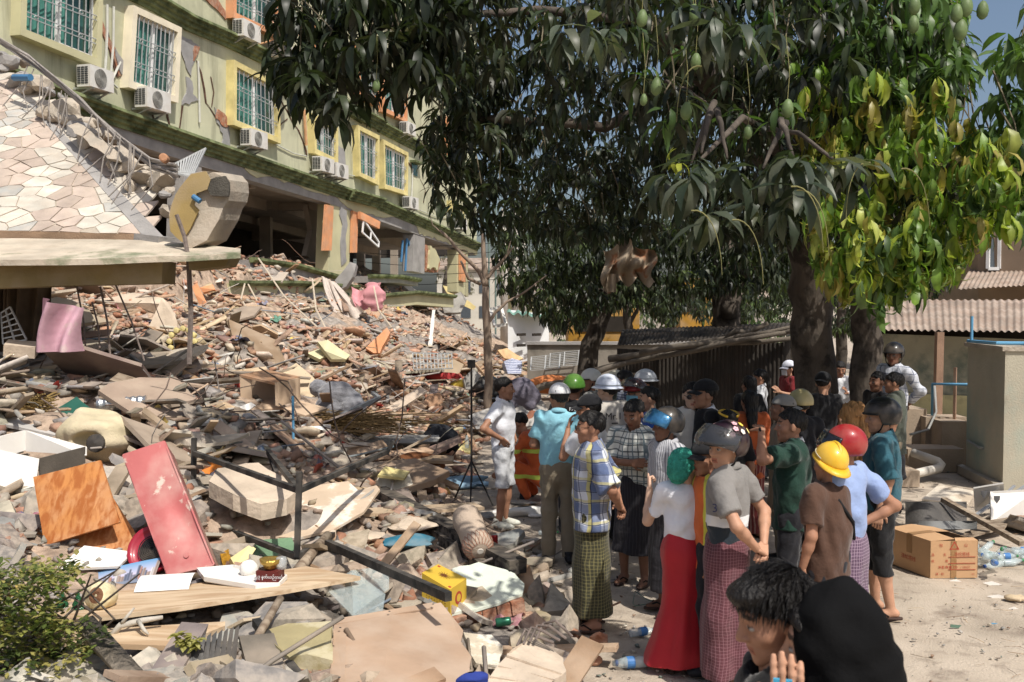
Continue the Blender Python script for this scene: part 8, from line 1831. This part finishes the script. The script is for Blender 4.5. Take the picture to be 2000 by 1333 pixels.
soft('orange_sack', 'orange sack in front of the boundary wall', 'sack', wp(1075, 25.5, .4), (.6, .4, .22), M('orange_sackcloth', srgb(200, 110, 54), .9, .2, 4., .3), 0, .03, 8); soft('yellow_tarp', 'crumpled yellow tarpaulin in the rubble behind the tripod', 'tarp', at(918, 752, D_(918, 760) - .1), (.42, .25, .12), M('yellow_plastic', srgb(216, 190, 60), .6, .15, 4., .3), 0, .04, 10)
soft('black_sack', 'black rubbish bag beside the plush elephant', 'bag', at(955, 765, D_(955, 785) - .1), (.4, .3, .34), BLKP, 0, .04, 10); soft('red_cloth', 'red cloth strewn on the brick rubble', 'cloth', at(850, 735, D_(850, 742) - .1), (.55, .2, .07), M('red_fabric', srgb(180, 50, 50), .9, .2, 4., .3), -.2, .04, 12)
single('yellow_toy_crown', 'yellow toothed plastic toy ring in the rubble below the upright slab', 'toy', join(*[lathe(at(358, 668, D_(358, 680) - .2) + Vector((.22 * math.cos(a), .05 * math.sin(a), .22 * math.sin(a))), [(.05, 0), (.05, .08), (.02, .09)], 8, (0, -1, .2)) for a in np.linspace(0, 6.28, 13)[:-1]]), yel)
for k, (a, b, r_) in enumerate((((368, 500), (370, 712), .035), ((345, 420), (368, 505), .03), ((150, 560), (168, 690), .012), ((196, 560), (216, 700), .014), ((225, 555), (282, 705), .012), ((180, 590), (195, 680), .012))):
    single('hanging_bar', 'rusty bar or cable hanging below the balcony slab', 'rebar', tube([at(*a, 12.7), at((a[0] + b[0]) / 2 + 4, (a[1] + b[1]) / 2, 12.7), at(*b, 12.6)], r_, 6), rb, 'bars hanging from the balcony slab')
for k, (a, b) in enumerate((((505, 505), (620, 640)), ((478, 555), (480, 600)), ((610, 545), (640, 650)), ((485, 556), (552, 640)), ((730, 560), (765, 640)))):
    single('hanging_string', 'pale string hanging down over the fallen floors', 'string', tube([at(*a, 27), at((a[0] + b[0]) / 2 - 8, (a[1] + b[1]) / 2 + 6, 26), at(*b, 25)], .022, 5), M('pale_string', srgb(196, 180, 156), .9, .1), 'strings hanging over the fallen floors')
# rebar bundle and lumps along the top of the paved slab
rb2 = M('dusty_rebar', srgb(146, 138, 130), .8, .2, 12., .2)
for k in range(16):
    o_ = random.uniform(-6, 6); P_ = [at(-40 + o_, 55 + o_, 18.5), at(60 + o_, 118 + o_ * 1.2, 17.5), at(150 + o_, 190 + o_ * 1.3, 16.3), at(230 + o_ * .6, 270 + o_ * 1.2, 15.2), at(300 + o_ * .5, 322 + o_, 14.2), at(345 + o_, 330 + o_ * 2, 13.8)]
    single('rebar_strand', 'long steel reinforcing bar in the bundle sagging above the paved slab', 'rebar', tube([p + Vector((0, random.uniform(-.1, .1), random.uniform(-.05, .05))) for p in P_], .018, 6), rb2, 'rebar bundle above the paved slab')
for k in range(20):
    t = random.random(); a = at(20 + 280 * t, 100 + 215 * t, 18.0 - 4 * t); single('rebar_stirrup', 'thin bent stirrup wire hanging from the rebar bundle', 'rebar', tube([a, a + Vector((random.uniform(-.2, .1), -.1, -.4)), a + Vector((random.uniform(-.4, .1), -.15, -.75))], .010, 5), rb2, 'stirrups of the rebar bundle')
r_ = random.Random(12)
for k in range(60):
    t = r_.random(); px = 10 + 310 * t + r_.uniform(-12, 22); py = 130 + 265 * t ** 1.1 + r_.uniform(-20, 34); s_ = r_.uniform(.16, .5) * (1.4 if r_.random() < .15 else 1); v, f = rock(300 + k % 14, .8, 1, .5); p = SP(px, py, s_ * .2)
    Rm = np.array(Euler((r_.gauss(0, .5), r_.gauss(0, .5), r_.uniform(0, 6))).to_matrix()); single('edge_lump', 'broken concrete lump resting along the top of the paved slab', 'rubble', (v @ Rm.T * s_ + np.array(p), f), conc2 if k % 3 else conc, 'lumps along the paved slab')
single('fallen_beam_piece', 'long broken concrete beam piece lying above the paved slab', 'beam', prism(jag([at(132, 246, 16.0), at(152, 240, 16.1), at(226, 296, 15.0), at(228, 312, 14.9), at(210, 310, 14.9)], .2, .03, 4), Vector((.05, .3, -.05))), conc2)
single('blue_pipe_piece', 'short blue pipe among the lumps above the paved slab', 'pipe', tube([at(28, 152, 17.5), at(60, 152, 17.2)], .06, 8), blu); single('orange_pipe_end', 'round orange pipe end at the top of the ochre block', 'pipe', lathe(at(323, 312, 13.9), [(.06, 0), (.06, .12), (.04, .13)], 14, (.1, -1, .1)), M('dull_orange', srgb(186, 130, 92), .9, .2))

# --- right: box, bottles, mats, boards
c0 = gnd(1816, 1130); eA = Vector((.44, .02, 0)); eB = Vector((-.17, .55, 0)); hB = .34
bxr = root('cardboard_box', 'brown cardboard carton with red printing and open flaps on the ground', 'box', c0); cbm_ = M('cardboard', srgb(196, 150, 104), .85, .08, 3., .08)
part(bxr, 'front', prism([c0, c0 + eA, c0 + eA + UP * hB, c0 + UP * hB], eB.normalized() * .006), cbm_); part(bxr, 'side', prism([c0, c0 + eB, c0 + eB + UP * hB, c0 + UP * hB], eA.normalized() * .006), cbm_)
part(bxr, 'back', prism([c0 + eB, c0 + eB + eA, c0 + eB + eA + UP * hB, c0 + eB + UP * hB], -eB.normalized() * .006), cbm_); part(bxr, 'side', prism([c0 + eA, c0 + eA + eB, c0 + eA + eB + UP * hB, c0 + eA + UP * hB], -eA.normalized() * .006), cbm_)
t0 = c0 + UP * (hB + .002); part(bxr, 'flap', slab([t0, t0 + eB, t0 + eB + eA * .5 + UP * .03, t0 + eA * .5 + UP * .02], .006), cbm_); part(bxr, 'flap', slab([t0 + eB * .55 + eA * .45 + UP * .02, t0 + eB + eA * .5 + UP * .03, t0 + eB + eA + UP * .0, t0 + eB * .6 + eA * .95 + UP * .01], .006), cbm_); part(bxr, 'flap', slab([t0 + eA * .52, t0 + eA, t0 + eA + eB * .1 + UP * .015, t0 + eA * .6 + eB * .1 + UP * .015], .006), cbm_)
part(bxr, 'inside', prism([c0 + UP * .05 + eA * .03 + eB * .03, c0 + eA * .97 + eB * .03 + UP * .05, c0 + eA * .97 + eB * .97 + UP * .05, c0 + eA * .03 + eB * .97 + UP * .05], UP * .01), dark)
fr0 = c0 + Vector((0, -.003, 0)); xd = eA.normalized(); tx = lambda b_, sz, u, v: part(bxr, 'lettering', text_geo(b_, sz, fr0 + eA * u + UP * hB * v - eB.normalized() * .002, xd, UP), rdp)
tx('怡', .035, .22, .88); tx('山', .035, .74, .88); tx('品', .03, .05, .63); tx('名', .03, .30, .63); tx('涤纶塔线', .036, .66, .64); tx('规', .028, .05, .46); tx('格', .028, .34, .46); tx('净重/数量 200   / 105只', .030, .5, .29); tx('体 · 积', .028, .2, .11); tx('cm', .024, .9, .11); tx('△', .10, .5, .86)
for v_ in (.57, .40, .23): part(bxr, 'printed_line', bar(fr0 + eA * .38 + UP * hB * v_ - eB.normalized() * .002, fr0 + eA * .95 + UP * hB * v_ - eB.normalized() * .002, .003, .004), rdp)
part(bxr, 'tape', prism([fr0 + eA * .43 + UP * hB * .0, fr0 + eA * .55, fr0 + eA * .55 + UP * hB, fr0 + eA * .43 + UP * hB], -eB.normalized() * .0012), M('brown_tape', srgb(160, 116, 70), .35, .1)); part(bxr, 'tape', prism([t0 + eA * .0 + eB * .42 + UP * .006, t0 + eA * .0 + eB * .55 + UP * .006, t0 + eA * .5 + eB * .55 + UP * .028, t0 + eA * .5 + eB * .42 + UP * .026], UP * .001), M('brown_tape'))
sd0 = c0 - eA.normalized() * .002; part(bxr, 'tape', prism([sd0 + eB * .42 + UP * hB * .5, sd0 + eB * .55 + UP * hB * .5, sd0 + eB * .55 + UP * hB, sd0 + eB * .42 + UP * hB], -eA.normalized() * .001), M('brown_tape')); part(bxr, 'lettering', text_geo('涤纶塔线', .05, sd0 + eB * .5 + UP * hB * .35 - eA.normalized() * .002, -eB.normalized(), UP), rdp)
caps = [srgb(40, 130, 70), srgb(50, 90, 180), srgb(60, 150, 90), srgb(70, 120, 200), srgb(50, 140, 80)]; r_ = random.Random(9)
for k in range(26):
    px = 1905 + r_.random() * 100; py = 1072 + r_.random() * 34 + (px - 1905) * .06; bottle(px, py, r_.uniform(0, 6.28), 'empty plastic bottle with coloured cap in the pile right of the cardboard box', r_.choice(caps), 'bottle pile beside the cardboard box', 1., r_.random() < .25, r_.uniform(-.1, .25), r_.choice((0, 0, .05, .09)))
rmat = M('rubber_mat', srgb(88, 84, 80), .9, .2, 4., .6, 60.)
def matf(u, v): p = gnd(1768 + 120 * u, 1024 - 44 * v, .12 + .10 * u * (1 - u) + .06 * math.sin(u * 5) + .1 * v); return p
single('rubber_mat', 'rumpled dark ribbed rubber mat behind the cardboard box', 'mat', sheet(matf, 20, 10), rmat, smooth=True); single('rubber_mat', 'smooth grey mat strip folded in front of the ribbed mat', 'mat', sheet(lambda u, v: gnd(1790 + 118 * u, 1034 - 16 * v, .16 + .06 * math.sin(u * 6) + .03 * v), 20, 4), M('grey_mat', srgb(120, 120, 118), .8, .1), smooth=True)
pal_ = root('wooden_pallet', 'weathered plank pallet tilted behind the box at right', 'pallet', gnd(1900, 1066))
for k in range(5): part(pal_, 'board', slab([gnd(1870 + 12 * k, 1054 - 8 * k, .06), gnd(1962 + 10 * k, 1030 - 9 * k, .10), gnd(1966 + 10 * k, 1024 - 9 * k, .10), gnd(1872 + 12 * k, 1047 - 8 * k, .06)], .02), grw)
part(pal_, 'batten', bar(gnd(1842, 976, .30), gnd(1996, 1062, .06), .07, .05), grw)
for pix, lab, mt_ in (([(1902, 955, .35), (1960, 945, .45), (1962, 985, .1), (1905, 1000, .05)], 'white panel with grey mark leaning at right behind the mat', whp), ([(1934, 960, .36), (2030, 955, .4), (2030, 1022, .0), (1936, 1022, .04)], 'larger white panel leaning in front at the right edge', whp), ([(1800, 975, .05), (1835, 945, .1), (1905, 960, .12), (1890, 985, .04)], 'stained pale marble-patterned board lying behind the mat', mortar_crack(M('marble_board', srgb(222, 208, 186), .5, .12, 3., .05), srgb(196, 176, 150), 2.5, .52, .6))):
    lps = globals().setdefault('lps', []); lps.append(None); lps[-1] = single('leaning_board', lab, 'panel', slab([gnd(p[0], p[1] + (0 if p[2] < .2 else 0), p[2]) for p in pix], .02), mt_)
for k, (px, py, z) in enumerate(((1919, 965, .38), (1944, 975, .36))):
    o = gnd(px, py, z) + Vector((0, -.03, 0)); part(lps[k], 'emblem', prism([o + Vector((a * .035, 0, b * .04)) for a, b in ((-1, 1), (1, 1), (.9, 0), (0, -1.1), (-.9, 0))], Vector((0, -.003, 0))), M('grey_print', srgb(90, 90, 92), .7, 0, bump=0))
for k in range(7): a = gnd(1900 + 14 * k, 1010 - 8 * k, .12 + .03 * k); single('aluminium_strip', 'bent aluminium strip leaning among the white panels', 'strip', bar(a, a + Vector((.35 + .05 * (k % 3), .25, .12 + .05 * (k % 2))), .03, .015), M('bright_steel'), 'aluminium strips at the right')
v, f = rock(77, .6, 2, .4); b = gnd(2005, 1040); single('earth_heap', 'small heap of grey rubble and orange scraps at the right edge', 'rubble', (v * np.array((.9, .8, .55)) + np.array(b) + np.array((0.1, 0, .1)), f), mortar_crack(M('heap_earth', srgb(150, 138, 124), .95, .3, 6., .8), srgb(190, 110, 70), 5., .58, .62))
gl = gnd(1975, 1172); g = Grid((-.16, -.12, -.02), (.16, .12, .09), .008); D = sunion(g, [g.ell((0, 0, .02), (.06, .05, .025))] + [g.cap((.03, .03 - .022 * k, .02), (.11, .055 - .035 * k, .018), .013) for k in range(4)] + [g.cap((-.02, -.03, .02), (.03, -.085, .02), .013)], .012); v, q = g.net(D); single('work_glove', 'dirty beige work glove lying on the ground at right', 'glove', (v + np.array(gl), q), M('glove_cloth', srgb(196, 172, 136), .95, .2, 10., .4), smooth=True)
piece('glass_shard', 'green glass shard on the bare ground at right', 'shard', [(1857, 1220), (1878, 1222), (1872, 1227), (1856, 1226)], (1865, 1226), .008, M('green_shard', srgb(96, 130, 110), .2, .1)); piece('blue_scrap', 'tiny blue scrap on the bare ground at right', 'scrap', [(1936, 1217), (1948, 1218), (1946, 1222), (1938, 1222)], (1942, 1222), .006, bp_)
for px, py, sx in ((1938, 1142, 18), (1950, 1168, 22), (1982, 1192, 12), (1868, 1138, 14)): piece('pale_scrap', 'flat pale plastic scrap on the ground right of the box', 'scrap', [(px - sx, py - 3), (px, py - 6), (px + sx, py), (px, py + 4)], (px, py), .006, whp, 0, None, 'pale scraps on the ground')
